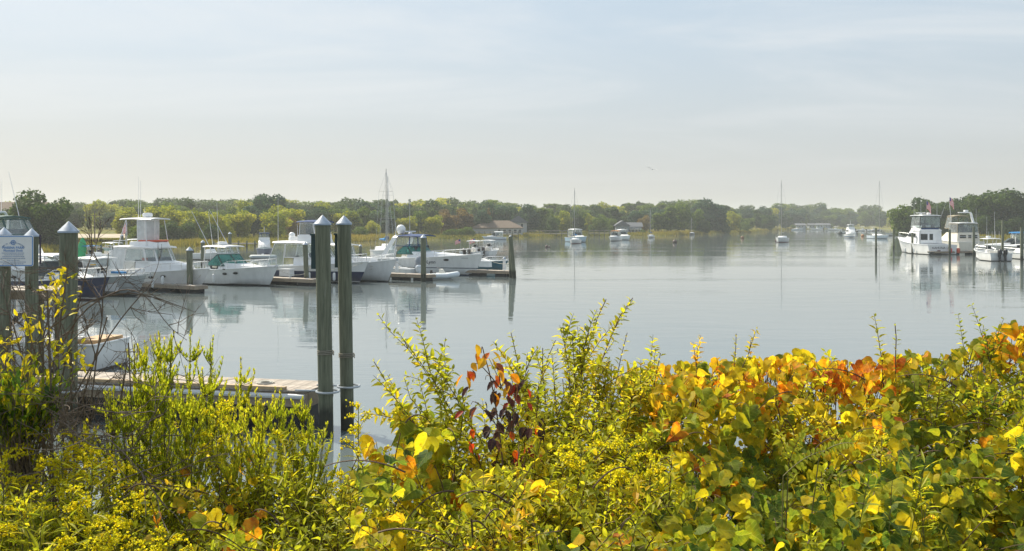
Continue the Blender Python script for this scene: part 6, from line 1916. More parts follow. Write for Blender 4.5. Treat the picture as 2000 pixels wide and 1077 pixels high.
class Leaves:
    def __init__(s): s.d = {}
    def add(s, shape, matn, pos, d, nrm, size, tone):
        s.d.setdefault((shape, matn), []).append((tuple(pos), tuple(d), tuple(nrm), size, tone))
LEAF_ME = {}
FOL_COUNT = [0]
def plant(name, label, cat, base, stems, leaves, stem_m, n_obj=0, group=None, stem_name='stem'):
    """stems: list of (points, r0, r1); leaves: Leaves. The n_obj leaves showing largest become parts of their own"""
    base = Vector(base)
    root = empty(name, base, 0, label, cat, group)
    if stems:
        mb = MB()
        for pts, r0, r1 in stems: mb.tube([Vector(p) - base for p in pts], r0, 5 if r0 > 0.003 else 4, r1, cap=False)
        st = mb.build(stem_name, stem_m, root, smooth=60, fix=False); st['kind'] = 'stuff'
    allL = []
    for key, lst in leaves.d.items():
        for q in lst: allL.append((key, q))
    def show(e):
        p, sz = e[1][0], e[1][3]
        px = 1000 + p[0] / p[1] * FPX; py = HY - (p[2] - CAMH) / p[1] * FPX
        inside = -20 < px < 2020 and 300 < py < 1090
        return -(sz / p[1]) * (1 if inside else 0.05) * (1.0 if e[0][0] != 'floret' else 0.01) - 0.004 * (5 - p[1]) * (1 if inside else 0)
    if n_obj: allL.sort(key=show)
    own, rest = allL[:n_obj], allL[n_obj:]
    for (shape, matn), (p, d, nr, sz, tone) in own:
        k = (shape, matn)
        if k not in LEAF_ME:
            V, T = SHAPES[shape]
            LEAF_ME[k] = tri_mesh('leaf', V, T, MATS[matn], smooth=True, uv=V * np.array([1, 1, 0]))
        o = link('leaf', LEAF_ME[k], root)
        R = frames(np.array([d]), np.array([nr]))[0]
        M = Matrix(R.tolist()).to_4x4() @ Matrix.Diagonal((sz, sz, sz, 1))
        M.translation = Vector(p) - base
        o.matrix_local = M
        o.color = (tone, 0, 0, 1)
    if rest:
        Vs, Ts, mi, tn, mats, nv, uvs = [], [], [], [], [], 0, []
        by = {}
        for key, q in rest: by.setdefault(key, []).append(q)
        for (shape, matn), lst in by.items():
            V, T = SHAPES[shape]
            pos = np.array([q[0] for q in lst]) - np.array(base); d = np.array([q[1] for q in lst], float); nr = np.array([q[2] for q in lst], float)
            sz = np.array([q[3] for q in lst]); tone = np.array([q[4] for q in lst])
            R = frames(d, nr)
            P = np.einsum('nij,kj->nki', R, V) * sz[:, None, None] + pos[:, None, :]
            n, k = len(lst), len(V)
            Vs.append(P.reshape(-1, 3)); Ts.append((T[None] + (np.arange(n) * k)[:, None, None]).reshape(-1, 3) + nv)
            if MATS[matn] not in mats: mats.append(MATS[matn])
            mi.append(np.full(n * len(T), mats.index(MATS[matn]))); tn.append(np.repeat(tone, len(T)))
            nv += n * k
            uvs.append(np.tile(V * np.array([1, 1, 0]), (n, 1)))
        me = tri_mesh('foliage', np.concatenate(Vs), np.concatenate(Ts), mats, np.concatenate(mi), np.concatenate(tn), True, np.concatenate(uvs))
        o = link('foliage', me, root); o.color = (0, 0, 0, 1); o['kind'] = 'stuff'
        FOL_COUNT[0] += len(me.polygons)
    return root

TWIG = mat('grey_twig_bark', (0.16, 0.125, 0.10), 0.9, var=0.35, scale=40)
STEM_G = mat('green_stem', (0.14, 0.13, 0.035), 0.7, var=0.3, scale=30)
STEM_B = mat('brown_stem', (0.11, 0.065, 0.035), 0.8, var=0.3, scale=30)
leaf_mat('vine_leaf', [(0.0, G(0.075, 0.145, 0.034)), (0.28, G(0.24, 0.29, 0.024)), (0.52, G(0.58, 0.48, 0.022)), (0.72, G(0.74, 0.50, 0.025)), (0.88, G(0.78, 0.32, 0.02)), (1.0, G(0.50, 0.12, 0.02))], 0.60, 0.6, 0.65, veins=0.35, gloss=0.15, turn=0.55)
leaf_mat('honeysuckle_leaf', [(0.0, G(0.17, 0.21, 0.016)), (0.45, G(0.44, 0.45, 0.022)), (0.75, G(0.70, 0.54, 0.028)), (1.0, G(0.72, 0.38, 0.03))], 0.62, 0.5, 0.2, veins=0.3)
leaf_mat('herb_leaf', [(0.0, G(0.16, 0.22, 0.022)), (0.5, G(0.37, 0.42, 0.030)), (1.0, G(0.68, 0.56, 0.04))], 0.60, 0.5, 0.08)
leaf_mat('bayberry_leaf', [(0.0, G(0.025, 0.075, 0.018)), (0.5, G(0.10, 0.18, 0.018)), (0.8, G(0.42, 0.42, 0.02)), (1.0, G(0.75, 0.60, 0.02))], 0.48, 0.32, 0.1)
leaf_mat('goldenrod_floret', [(0.0, G(0.62, 0.62, 0.03)), (0.6, G(0.82, 0.72, 0.025)), (1.0, G(0.86, 0.62, 0.02))], 0.55, 0.7, 0.0)
leaf_mat('sumac_leaf', [(0.0, G(0.045, 0.026, 0.040)), (0.35, G(0.12, 0.032, 0.035)), (0.6, G(0.55, 0.035, 0.015)), (0.8, G(0.66, 0.22, 0.015)), (1.0, G(0.70, 0.42, 0.02))], 0.42, 0.45, 0.4, veins=0.12, turn=0.5)

def rv(rnd, s=1.0): return Vector((rnd.gauss(0, s), rnd.gauss(0, s), rnd.gauss(0, s)))
def bez(a, b, c, n=10):
    return [a * ((1 - t) ** 2) + b * (2 * t * (1 - t)) + c * (t * t) for t in [k / n for k in range(n + 1)]]
def ground_at(x, y): return bank_z(x, y) - 0.03
def interp(tab, x):
    if x <= tab[0][0]: return tab[0][1]
    for (a, ya), (b, yb) in zip(tab, tab[1:]):
        if x <= b: return ya + (yb - ya) * (x - a) / (b - a)
    return tab[-1][1]

def leafy_stem(stems, lv, pts, rnd, shape, matn, size, gap, start, tone, r0=0.004, pair=True, up=0.35, tonev=0.14, spread=0.85):
    alt = {'ovate': 'ovate_b'}.get(shape, shape)
    """a stem with leaves in pairs along it"""
    stems.append((pts, r0, r0 * 0.35))
    acc, side = 0.0, rnd.random() * 6.28
    total = sum((pts[i + 1] - pts[i]).length for i in range(len(pts) - 1))
    run = 0.0
    for i in range(len(pts) - 1):
        seg = pts[i + 1] - pts[i]; l = seg.length
        if l < 1e-6: continue
        t = seg / l
        acc += l; run += l
        while acc > gap:
            acc -= gap
            f = run / total
            if f < start: continue
            p = pts[i + 1] - t * acc
            side += 1.57 + rnd.gauss(0, 0.3)
            a = t.orthogonal().normalized(); b = t.cross(a)
            for s in ((0, math.pi) if pair else (0,)):
                o = a * math.cos(side + s) + b * math.sin(side + s)
                d = (o * spread + t * rnd.uniform(0.3, 0.8) + Vector((0, 0, up * rnd.uniform(-0.3, 0.7)))).normalized()
                nr = (Vector((0, 0, 1)) + t * 0.4 + rv(rnd, 0.45)).normalized()
                sz = size * rnd.uniform(0.65, 1.2) * (1.0 - 0.45 * max(0, f - 0.75) / 0.25)
                lv.add(shape if rnd.random() < 0.6 else alt, matn, p + o * 0.003, d, nr, sz, min(0.99, max(0.0, tone + rnd.gauss(0, tonev))))

# ---- arching honeysuckle-like shrubs
def arching_shrub(name, label, seed, bases, tips, size, gap, tone_f, n_obj, twigs=6, stem_m=None, shape='ovate', matn='honeysuckle_leaf', cat='shrub', twl=(0.08, 0.30), lift=0.25, start=0.25):
    rnd = random.Random(seed)
    stems, lv = [], Leaves()
    for tip in tips:
        b = Vector(rnd.choice(bases)) + Vector((rnd.gauss(0, 0.06), rnd.gauss(0, 0.06), 0))
        b.z = ground_at(b.x, b.y)
        tip = Vector(tip)
        mid = b.lerp(tip, 0.55) + Vector((rnd.gauss(0, 0.06), rnd.gauss(0, 0.06), lift * rnd.uniform(0.4, 1.0) * (tip - b).length))
        pts = bez(b, mid, tip, 14)
        for k in range(2, len(pts) - 1): pts[k] = pts[k] + rv(rnd, 0.006)
        tn = tone_f(tip, rnd)
        leafy_stem(stems, lv, pts, rnd, shape, matn, size, gap, 0.4, tn, rnd.uniform(0.003, 0.006))
        for q in range(rnd.randint(max(1, twigs - 2), twigs + 2)):
            k = rnd.randint(4, len(pts) - 2)
            t = (pts[k + 1] - pts[k]).normalized()
            d = (t + rv(rnd, 0.55) + Vector((0, 0, 0.35))).normalized()
            l = rnd.uniform(*twl)
            e = pts[k] + d * l
            tw = bez(pts[k], pts[k] + d * l * 0.5 + Vector((0, 0, 0.02)), e + Vector((0, 0, -0.02 * rnd.random())), 6)
            leafy_stem(stems, lv, tw, rnd, shape, matn, size * rnd.uniform(0.8, 1.05), gap * 0.9, 0.05, tn + rnd.gauss(0, 0.05), 0.0022)
    return plant(name, label, cat, (bases[0][0], bases[0][1], ground_at(bases[0][0], bases[0][1])), stems, lv, stem_m or STEM_B, n_obj)

rnd = random.Random(77)
def tips_in(rnd, n, x0, x1, top, bottom, ynear, yfar, power=1.0):
    """stem tips spread through the body of a shrub, given its outline from the path"""
    out = []
    for k in range(n):
        px = rnd.uniform(x0, x1)
        v = rnd.random() ** power
        py = interp(top, px) + (bottom - interp(top, px)) * v
        Y = yfar + (ynear - yfar) * v + rnd.gauss(0, 0.16)
        out.append(W(px, py, max(2.75, Y)))
    return out
def base_row(x0, x1, y, n): return [(x0 + (x1 - x0) * k / max(1, n - 1), y + 0.1 * math.sin(k * 2.1), 0) for k in range(n)]

# centre shrub: long sprays first, then the dense body
top_c = [(700, 1020), (760, 930), (800, 870), (840, 820), (900, 775), (960, 740), (1020, 718), (1080, 680), (1130, 660), (1180, 690), (1240, 715), (1320, 735)]
spray = [W(738, 614, 4.3), W(730, 706, 4.2), W(736, 800, 4.0), W(1184, 585, 4.5), W(1236, 582, 4.6), W(1225, 650, 4.5), W(1150, 650, 4.4), W(998, 650, 4.4), W(1030, 690, 4.3), W(830, 690, 4.3), W(870, 660, 4.35),
         W(790, 665, 4.2), W(1100, 640, 4.4), W(1060, 680, 4.3), W(1200, 665, 4.45), W(1280, 680, 4.6), W(1290, 690, 4.5), W(905, 770, 4.2), W(790, 740, 4.1), W(770, 790, 4.0), W(1000, 720, 4.3), W(1130, 690, 4.4), W(1085, 665, 4.5), W(955, 700, 4.3), W(850, 720, 4.2)]
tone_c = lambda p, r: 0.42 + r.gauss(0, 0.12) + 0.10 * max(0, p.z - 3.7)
arching_shrub('honeysuckle_shrub', 'green arching shrub with long leafy sprays in the middle foreground', 5, base_row(-0.25, 0.45, 4.6, 4), spray, 0.050, 0.022, tone_c, 200, 6, lift=0.22)
arching_shrub('honeysuckle_shrub', 'dense yellow-green small-leaved shrub below the long sprays', 6, base_row(-0.3, 0.6, 4.4, 5), tips_in(rnd, 150, 770, 1300, top_c, 1040, 3.3, 4.5), 0.048, 0.024, tone_c, 200, 6)
# low small-leaved thicket at the left and along the bottom
top_l = [(-150, 880), (60, 880), (160, 880), (260, 870), (340, 860), (420, 870), (520, 885), (600, 925), (640, 955), (700, 965), (740, 955), (800, 950)]
tone_l = lambda p, r: 0.34 + r.gauss(0, 0.16)
arching_shrub('thicket_shrub', 'low dense green thicket in the bottom left corner', 8, base_row(-2.3, -1.1, 4.0, 5), tips_in(rnd, 110, -150, 380, top_l, 1110, 3.2, 4.6), 0.042, 0.024, lambda p, r: 0.30 + r.gauss(0, 0.16), 150, 6)
arching_shrub('thicket_shrub', 'low leafy thicket under the near pile pair', 9, base_row(-1.1, -0.3, 4.0, 5), tips_in(rnd, 130, 360, 800, top_l, 1110, 3.2, 4.4), 0.042, 0.024, tone_l, 150, 6)
arching_shrub('thicket_shrub', 'low green sprays along the bottom centre under the vine leaves', 10, base_row(-0.3, 0.7, 3.6, 5), tips_in(rnd, 80, 680, 1330, [(680, 960), (1330, 930)], 1110, 2.9, 3.7), 0.036, 0.024, tone_l, 120, 5)
arching_shrub('thicket_shrub', 'small-leaved shoots mixed into the vine-covered hedge on the right', 12, base_row(0.6, 2.2, 4.3, 6), tips_in(rnd, 165, 1240, 2150, [(1240, 728), (1500, 712), (1800, 712), (2000, 655), (2150, 660)], 1090, 3.3, 4.85, 1.15), 0.044, 0.024, lambda p, r: 0.40 + r.gauss(0, 0.16), 120, 5)
arching_shrub('shoot_spray', 'single leafy shoot curving above the hedge at the right', 13, [(1.75, 4.5, 0)], [W(1748, 632, 4.4), W(1725, 692, 4.4)], 0.034, 0.022, lambda p, r: 0.35, 40, 1, lift=0.30)
arching_shrub('shoot_spray', 'reddish-tipped shoot rising from the hedge left of its middle', 14, [(0.9, 4.6, 0)], [W(1468, 660, 4.5), W(1438, 652, 4.5), W(1362, 680, 4.5), W(1400, 700, 4.5)], 0.034, 0.020, lambda p, r: 0.72 + r.gauss(0, 0.1), 40, 3, lift=0.25)

# ---- vines with big leaves
def vine(label, seed, px0, px1, top, bottom, ynear, yfar, n, tone_f, size=0.071, n_obj=280, shapes=('heart', 'heart_b', 'heart_c', 'heart_d', 'heart_b', 'grape', 'grape_b'), thick=0.35):
    rnd = random.Random(seed)
    stems, lv = [], Leaves()
    for k in range(n):
        px = rnd.uniform(px0, px1)
        v = rnd.random() ** 1.15
        t = interp(top, px)
        py = t + (bottom - t) * v
        bump = 0.18 * math.sin(px * 0.013 + seed) + 0.13 * math.sin(py * 0.02 + px * 0.006)
        Y = yfar + (ynear - yfar) * v ** 0.9 + bump + abs(rnd.gauss(0, thick))
        p = W(px, py, max(2.8, Y))
        face = Vector((rnd.gauss(-0.1, 0.45), -0.55 + rnd.gauss(0, 0.45), 0.65 + rnd.gauss(0, 0.35))).normalized()
        d = Vector((rnd.gauss(0, 0.5), -0.25 + rnd.gauss(0, 0.35), -0.65 + rnd.gauss(0, 0.35)))
        d = (d - face * d.dot(face)).normalized()
        tone = min(0.99, max(0.0, tone_f(px, py, v, rnd)))
        sz = size * rnd.choice((0.38, 0.5, 0.6, 0.7, 0.8, 0.9, 1.0, 1.1))
        lv.add(rnd.choice(shapes), 'vine_leaf', p, d, face, sz, tone)
        # leaf stalk
        q = p + Vector((rnd.gauss(0, 0.02), 0.03, rnd.uniform(0.01, 0.05)))
        if v < 0.10: stems.append((bez(p, p + Vector((rnd.gauss(0, 0.02), 0.04, -0.02)), p + Vector((rnd.gauss(0, 0.04), 0.10, -0.16)), 5), 0.0012, 0.0018))
        elif rnd.random() < 0.25: stems.append((bez(p, q, q + Vector((rnd.gauss(0, 0.03), 0.05, -0.05)), 4), 0.0010, 0.0014))
    for k in range(int(9 * (px1 - px0) / 200)):
        px = rnd.uniform(px0, px1); t = interp(top, px)
        a = W(px, bottom, ynear + 0.5); a.z = ground_at(a.x, a.y + 0.5); a.y += 0.5
        c = W(px + rnd.gauss(0, 90), t + rnd.uniform(5, 150), yfar)
        stems.append((bez(a, a.lerp(c, 0.6) + Vector((rnd.gauss(0, 0.15), -0.1, 0.2)), c, 10), 0.005, 0.002))
    for k in range(int(5 * (px1 - px0) / 200)):      # runners lying over the hedge
        px = rnd.uniform(px0, px1); t = interp(top, px) + rnd.uniform(20, 300)
        a = W(px, t, yfar - 0.4 - 0.002 * (t - 700)); c = W(px + rnd.uniform(-160, 160), t + rnd.uniform(-40, 60), a.y + rnd.gauss(0, 0.1))
        stems.append((bez(a, a.lerp(c, 0.5) + Vector((0, -0.03, 0.06)), c, 8), 0.0028, 0.0014))
    bx = (px0 + px1) / 2
    b = W(bx, bottom, (ynear + yfar) / 2); 
    return plant('climbing_vine', label, 'vine', (b.x, b.y, ground_at(b.x, b.y)), stems, lv, STEM_B, n_obj)
top_r = [(1180, 745), (1290, 712), (1350, 708), (1420, 704), (1500, 694), (1560, 690), (1620, 700), (1680, 706), (1720, 694), (1790, 692), (1850, 690), (1890, 672), (1930, 650), (1965, 630), (2000, 640), (2080, 640), (2200, 650)]
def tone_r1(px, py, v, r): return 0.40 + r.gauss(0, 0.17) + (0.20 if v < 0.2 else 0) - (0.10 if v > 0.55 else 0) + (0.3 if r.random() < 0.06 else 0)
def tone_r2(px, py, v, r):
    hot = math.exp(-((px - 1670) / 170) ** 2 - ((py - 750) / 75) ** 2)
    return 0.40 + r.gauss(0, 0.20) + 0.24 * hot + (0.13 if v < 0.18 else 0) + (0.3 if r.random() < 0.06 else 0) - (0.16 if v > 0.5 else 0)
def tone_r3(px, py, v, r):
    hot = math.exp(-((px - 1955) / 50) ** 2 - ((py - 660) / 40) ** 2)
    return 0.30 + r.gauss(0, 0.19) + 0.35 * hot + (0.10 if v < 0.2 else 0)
vine('vine with yellow heart-shaped leaves over the left end of the hedge', 31, 1210, 1480, top_r, 1090, 3.05, 4.7, 980, tone_r1)
vine('vine with orange and yellow leaves over the middle of the hedge', 32, 1450, 1760, top_r, 1090, 3.05, 4.7, 1250, tone_r2)
vine('vine with dark green and gold leaves over the right end of the hedge', 33, 1730, 2170, top_r, 1090, 3.05, 4.7, 1550, tone_r3)
top_m = [(640, 960), (720, 880), (790, 870), (850, 900), (1000, 930), (1100, 930), (1250, 900)]
vine('low vine with broad yellow and slate leaves along the bottom centre', 34, 700, 1240, top_m, 1095, 2.95, 3.7, 330, lambda px, py, v, r: 0.40 + r.gauss(0, 0.22), 0.080, 200)
vine('short vine with few large green leaves left of the shrub sprays', 35, 790, 880, [(780, 800), (900, 815)], 910, 3.4, 3.8, 26, lambda px, py, v, r: 0.30 + r.gauss(0, 0.12), 0.095, 26)
vine('yellow vine leaves hanging at the left edge of the open water', 36, 715, 790, [(700, 855), (800, 862)], 915, 3.5, 3.9, 18, lambda px, py, v, r: 0.72 + r.gauss(0, 0.08), 0.085, 18)
vine('scattered orange vine leaves in the left thicket', 37, 280, 560, [(250, 880), (560, 890)], 1080, 3.2, 4.0, 34, lambda px, py, v, r: r.choice((0.3, 0.6, 0.82, 0.9)), 0.075, 34)

# ---- sumac sapling with purple and red drooping leaves
def sumac():
    rnd = random.Random(41)
    stems, lv = [], Leaves()
    Y = 3.9
    b = W(1010, 1050, 3.7); b.z = ground_at(b.x, b.y)
    trunk = [b, W(1010, 950, 3.75), W(1000, 850, 3.8), W(978, 760, 3.85), W(945, 690, 3.9)]
    stems.append((bez(trunk[0], trunk[2], trunk[4], 10), 0.006, 0.002))
    cl = [(940, 690, 4, 0.97, 0.05), (926, 716, 6, 0.84, 0.12), (972, 726, 6, 0.84, 0.10), (948, 742, 5, 0.10, 0.1), (990, 750, 5, 0.35, 0.3), (965, 768, 6, 0.08, 0.08), (1008, 772, 6, 0.3, 0.2),
          (985, 798, 7, 0.08, 0.06), (965, 815, 5, 0.10, 0.06), (1008, 822, 7, 0.14, 0.10), (990, 840, 5, 0.10, 0.08), (1014, 866, 4, 0.55, 0.10), (940, 856, 4, 0.60, 0.03), (962, 850, 4, 0.1, 0.1), (1004, 884, 4, 0.2, 0.2), (1038, 880, 3, 0.65, 0.2), (1040, 800, 4, 0.25, 0.2), (920, 790, 3, 0.3, 0.2), (985, 940, 5, 0.10, 0.1), (1000, 960, 4, 0.12, 0.1), (905, 955, 3, 0.6, 0.2)]
    for px, py, n, tone, tv in cl:
        c = W(px, py, Y + rnd.gauss(-0.05, 0.05))
        stems.append((bez(min(trunk[1:], key=lambda q: (q - c).length + (0.1 if q.z > c.z else 0)), c + Vector((0, 0, 0.05)), c, 5), 0.0022, 0.0012))
        for k in range(n):
            a = rnd.uniform(0, 6.28)
            d = Vector((math.cos(a) * 0.7, math.sin(a) * 0.5 - 0.2, -0.8 + rnd.gauss(0, 0.25)))
            lv.add('sumac', 'sumac_leaf', c + rv(rnd, 0.036), d, Vector((math.cos(a), math.sin(a) - 0.5, 0.5)) + rv(rnd, 0.4), rnd.uniform(0.034, 0.062), min(0.99, max(0, tone + rnd.gauss(0, tv))))
    plant('sumac_sapling', 'young sapling with drooping purple, orange and scarlet leaves', 'sapling', b, stems, lv, STEM_B, 120)
sumac()

# ---- mugwort-like herbs with upright seed spikes, goldenrod with yellow plumes, narrow-leaved clumps
def mugwort(label, px, topy, Y, seed, wide=0.13, tone=0.5):
    rnd = random.Random(seed)
    stems, lv = [], Leaves()
    top = W(px, topy, Y)
    b = Vector((top.x + rnd.gauss(0, 0.05), Y + rnd.gauss(0, 0.05), 0)); b.z = ground_at(b.x, b.y)
    main = bez(b, b.lerp(top, 0.5) + rv(rnd, 0.03), top, 14)
    leafy_stem(stems, lv, main[:11], rnd, 'lance', 'herb_leaf', 0.07, 0.020, 0.35, tone - 0.1, 0.0045, False)
    stems.append((main[10:], 0.003, 0.0012))
    H = (top - b).length
    spikes = [(main[-4], top)]
    for k in range(42):
        i = rnd.randint(5, 13)
        s = main[i]; l = rnd.uniform(0.10, 0.26) * (1.25 - 0.05 * i) * 1.4
        a = rnd.uniform(0, 6.28)
        e = s + Vector((math.cos(a) * l * 0.42, math.sin(a) * l * 0.42, l * 0.95))
        if e.z > top.z: e.z = top.z - rnd.uniform(0.01, 0.1)
        spikes.append((s, e))
    for s, e in spikes:
        pts = bez(s, s.lerp(e, 0.5) + Vector(((e.x - s.x) * 0.25, (e.y - s.y) * 0.25, -0.01)), e, 7)
        stems.append((pts, 0.0016, 0.0008))
        n = int((e - s).length / 0.0030)
        for k in range(n):
            t = 0.15 + 0.85 * k / n
            p = s.lerp(e, t) + Vector(((e.x - s.x), (e.y - s.y), 0)) * (0.25 * 2 * t * (1 - t))
            a = rnd.uniform(0, 6.28)
            d = Vector((math.cos(a) * 0.55, math.sin(a) * 0.55, 0.75))
            lv.add('ovate' if rnd.random() < 0.5 else 'lance', 'herb_leaf', p, d, Vector((math.cos(a), math.sin(a), 0.3)), rnd.uniform(0.010, 0.027) * (1.25 - 0.6 * t), min(0.99, max(0, tone + 0.18 * t + rnd.gauss(0, 0.12))))
    return plant('mugwort_plant', label, 'weed', b, stems, lv, STEM_G, 40)
for k, (px, ty, Y, lab) in enumerate((
        (283, 668, 4.3, 'tall feathery weed, left of the cluster beside the bare twigs'), (311, 650, 4.4, 'tallest feathery weed of the cluster beside the bare twigs'), (334, 655, 4.35, 'feathery weed at the right side of the cluster beside the bare twigs'),
        (262, 672, 4.2, 'feathery weed nearest to the bare twigs'), (372, 646, 4.4, 'slim feathery weed standing alone between the weed cluster and the dock'), (416, 656, 4.4, 'broad feathery weed in front of the dock planks'),
        (470, 700, 4.3, 'short forked feathery weed in front of the dock planks'), (300, 720, 4.1, 'low bushy weed under the feathery cluster'), (355, 760, 4.0, 'low bushy weed below the slim feathery one'),
        (430, 760, 4.1, 'low bushy weed below the broad feathery one'), (548, 770, 4.0, 'pale feathery weed in front of the dock edge'), (590, 775, 4.0, 'feathery weed just left of the near pile pair'),
        (515, 790, 3.9, 'low feathery weed left of the dock end'), (240, 800, 4.0, 'low green weed among the bare twigs'), (460, 800, 3.9, 'low feathery weed beneath the forked one'), (395, 720, 4.2, 'feathery weed between the slim and the broad one'), (322, 700, 4.2, 'bushy feathery weed in front of the tallest one'), (500, 760, 4.1, 'feathery weed right of the forked one'), (606, 810, 3.9, 'short feathery weed at the left near pile'), (215, 760, 4.1, 'feathery weed standing within the bare twigs'), (170, 820, 4.0, 'low feathery weed in front of the thickest pile'), (270, 740, 4.1, 'thick feathery weed at the dock left end'), (375, 770, 4.0, 'thick feathery weed hiding the dock side'), (20, 830, 3.9, 'feathery weed under the glossy bush'))):
    mugwort(lab, px, ty, Y, 200 + k, tone=0.42 + 0.12 * math.sin(k * 2.3))

def goldenrod(label, px, topy, Y, seed, plume=0.16, lean=0.0, bloom=1.0):
    rnd = random.Random(seed)
    stems, lv = [], Leaves()
    top = W(px, topy, Y)
    b = Vector((top.x - lean * 0.5 + rnd.gauss(0, 0.04), Y + rnd.gauss(0, 0.05), 0)); b.z = ground_at(b.x, b.y)
    main = bez(b, b.lerp(top, 0.6) + Vector((-lean * 0.3, 0, 0.05)), top, 16)
    leafy_stem(stems, lv, main, rnd, 'lance', 'herb_leaf', 0.085, 0.014, 0.30, 0.55, 0.004, False, 0.5, 0.16, 1.0)
    n = int(11 * bloom)
    for k in range(n):
        f = k / max(1, n - 1)
        s = main[-1].lerp(main[-4], 1 - f * 0.9) + rv(rnd, 0.004)
        l = plume * (1.0 - 0.45 * f) * rnd.uniform(0.7, 1.1)
        a = rnd.uniform(0, 6.28)
        e = s + Vector((math.cos(a) * l, math.sin(a) * l, l * 0.25))
        pts = bez(s, s.lerp(e, 0.5) + Vector((0, 0, l * 0.45)), e, 7)
        stems.append((pts, 0.0014, 0.0007))
        for q in range(int(60 * l / 0.15)):
            t = 0.12 + 0.88 * rnd.random()
            i = min(6, int(t * 7)); p = pts[i].lerp(pts[i + 1], t * 7 - i)
            lv.add('floret', 'goldenrod_floret', p + Vector((rnd.gauss(0, 0.006), rnd.gauss(0, 0.006), abs(rnd.gauss(0, 0.010)))), rv(rnd), rv(rnd), rnd.uniform(0.005, 0.009), min(0.99, max(0, 0.35 + rnd.gauss(0, 0.22))))
    return plant('goldenrod', label, 'wildflower', b, stems, lv, STEM_G, 50)
for k, (px, ty, Y, pl, lab) in enumerate((
        (74, 830, 3.9, 0.13, 'goldenrod with orange-tinged plume at the left below the dark bush'), (150, 852, 3.8, 0.12, 'goldenrod with small plume beside the twig tangle'), (120, 885, 3.7, 0.17, 'goldenrod with the broadest plume at the lower left'),
        (195, 885, 3.7, 0.15, 'goldenrod with drooping plume right of the broadest one'), (40, 980, 3.4, 0.13, 'goldenrod near the bottom left corner'), (170, 965, 3.4, 0.12, 'goldenrod with yellow tip low among the thicket leaves'),
        (225, 1042, 3.2, 0.14, 'goldenrod at the bottom edge, left of centre-left'), (260, 965, 3.4, 0.12, 'slim goldenrod above the bottom left thicket'), (420, 795, 4.0, 0.13, 'goldenrod plume against the dock side'),
        (700, 790, 4.1, 0.11, 'goldenrod arching in front of the near pile pair'), (668, 930, 4.0, 0.13, 'goldenrod with loose plume at the foot of the near pile pair'), (560, 850, 3.9, 0.15, 'goldenrod below the dock end'),
        (1135, 880, 3.5, 0.18, 'goldenrod with long arching plume in the middle foreground'), (1225, 868, 3.5, 0.19, 'goldenrod with the biggest plume left of the hedge'), (1270, 905, 3.45, 0.14, 'small goldenrod plume touching the hedge'),
        (1722, 855, 3.6, 0.07, 'slim budding goldenrod rising through the right hedge'), (1795, 935, 3.3, 0.06, 'budding goldenrod at the bottom right'), (10, 900, 3.7, 0.14, 'goldenrod at the left edge of the view'),
        (330, 1050, 3.2, 0.12, 'goldenrod at the bottom edge below the orange leaves'), (100, 1060, 3.1, 0.12, 'goldenrod rooted nearest the bottom left corner'))):
    goldenrod(lab, px, ty, Y, 300 + k, pl, bloom=1.0 if px < 1500 else 0.6)

def narrow_clump(label, seed, px0, px1, ty0, ty1, Y, n):
    rnd = random.Random(seed)
    stems, lv = [], Leaves()
    bx = W((px0 + px1) / 2, 1000, Y)
    b = Vector((bx.x, Y, ground_at(bx.x, Y)))
    for k in range(n):
        tip = W(rnd.uniform(px0, px1), rnd.uniform(ty0, ty1), Y + rnd.gauss(0, 0.2))
        s = b + Vector((rnd.gauss(0, 0.15), rnd.gauss(0, 0.12), 0))
        leafy_stem(stems, lv, bez(s, s.lerp(tip, 0.6) + Vector((0, 0, 0.1)), tip, 12), rnd, 'lance', 'herb_leaf', 0.095, 0.018, 0.3, 0.62, 0.003, False, 0.4, 0.14, 1.0)
    return plant('narrow_leaved_clump', label, 'plant', b, stems, lv, STEM_G, 120)
narrow_clump('clump of narrow willow-like leaves left of the near pile pair', 51, 500, 640, 830, 960, 3.9, 26)
narrow_clump('clump of narrow bright leaves at the foot of the near pile pair', 52, 600, 700, 930, 1010, 3.8, 16)
narrow_clump('narrow-leaved stalks in the bottom left corner', 53, 20, 200, 900, 1020, 3.4, 16)
narrow_clump('narrow-leaved stalks among the hedge at the bottom right', 54, 1690, 1820, 880, 1010, 3.3, 9)

# ---- bayberry bush at the left edge
def bayberry():
    rnd = random.Random(61)
    stems, lv = [], Leaves()
    c = W(45, 760, 3.9)
    b = Vector((c.x - 0.08, 3.95, 0)); b.z = ground_at(b.x, b.y)
    for k in range(120):
        u = rv(rnd).normalized()
        tip = c + Vector((u.x * 0.19, u.y * 0.17, u.z * 0.155)) * rnd.uniform(0.45, 1.0)
        if rnd.random() < 0.12: tip.z += 0.05
        s = b.lerp(c, 0.75) + rv(rnd, 0.03)
        pts = bez(s, s.lerp(tip, 0.5) + rv(rnd, 0.01), tip, 6)
        stems.append((pts, 0.0028, 0.0012))
        d0 = (tip - s).normalized()
        tip_tone = 0.55 + 0.35 * max(0, (tip.z - c.z) / 0.15) + rnd.gauss(0, 0.16)  # leaf tone turns yellower towards the top of the bush
        for q in range(9):
            p = s.lerp(tip, rnd.uniform(0.55, 1.02)) + rv(rnd, 0.006)
            o = rv(rnd).normalized()
            d = (d0 * 0.9 + o * 0.8 + Vector((0, 0, 0.3))).normalized()
            lv.add('obovate', 'bayberry_leaf', p, d, Vector((0, -0.2, 1)) + rv(rnd, 0.5), rnd.uniform(0.035, 0.055), min(0.99, max(0, tip_tone + rnd.gauss(0, 0.1))))
    stems.append((bez(b, b.lerp(c, 0.5) + Vector((-0.06, 0, 0)), c - Vector((0, 0, 0.1)), 8), 0.008, 0.005))
    plant('bayberry_bush', 'glossy dark green bush with yellow tips at the left edge', 'bush', b, stems, lv, TWIG, 160)
bayberry()

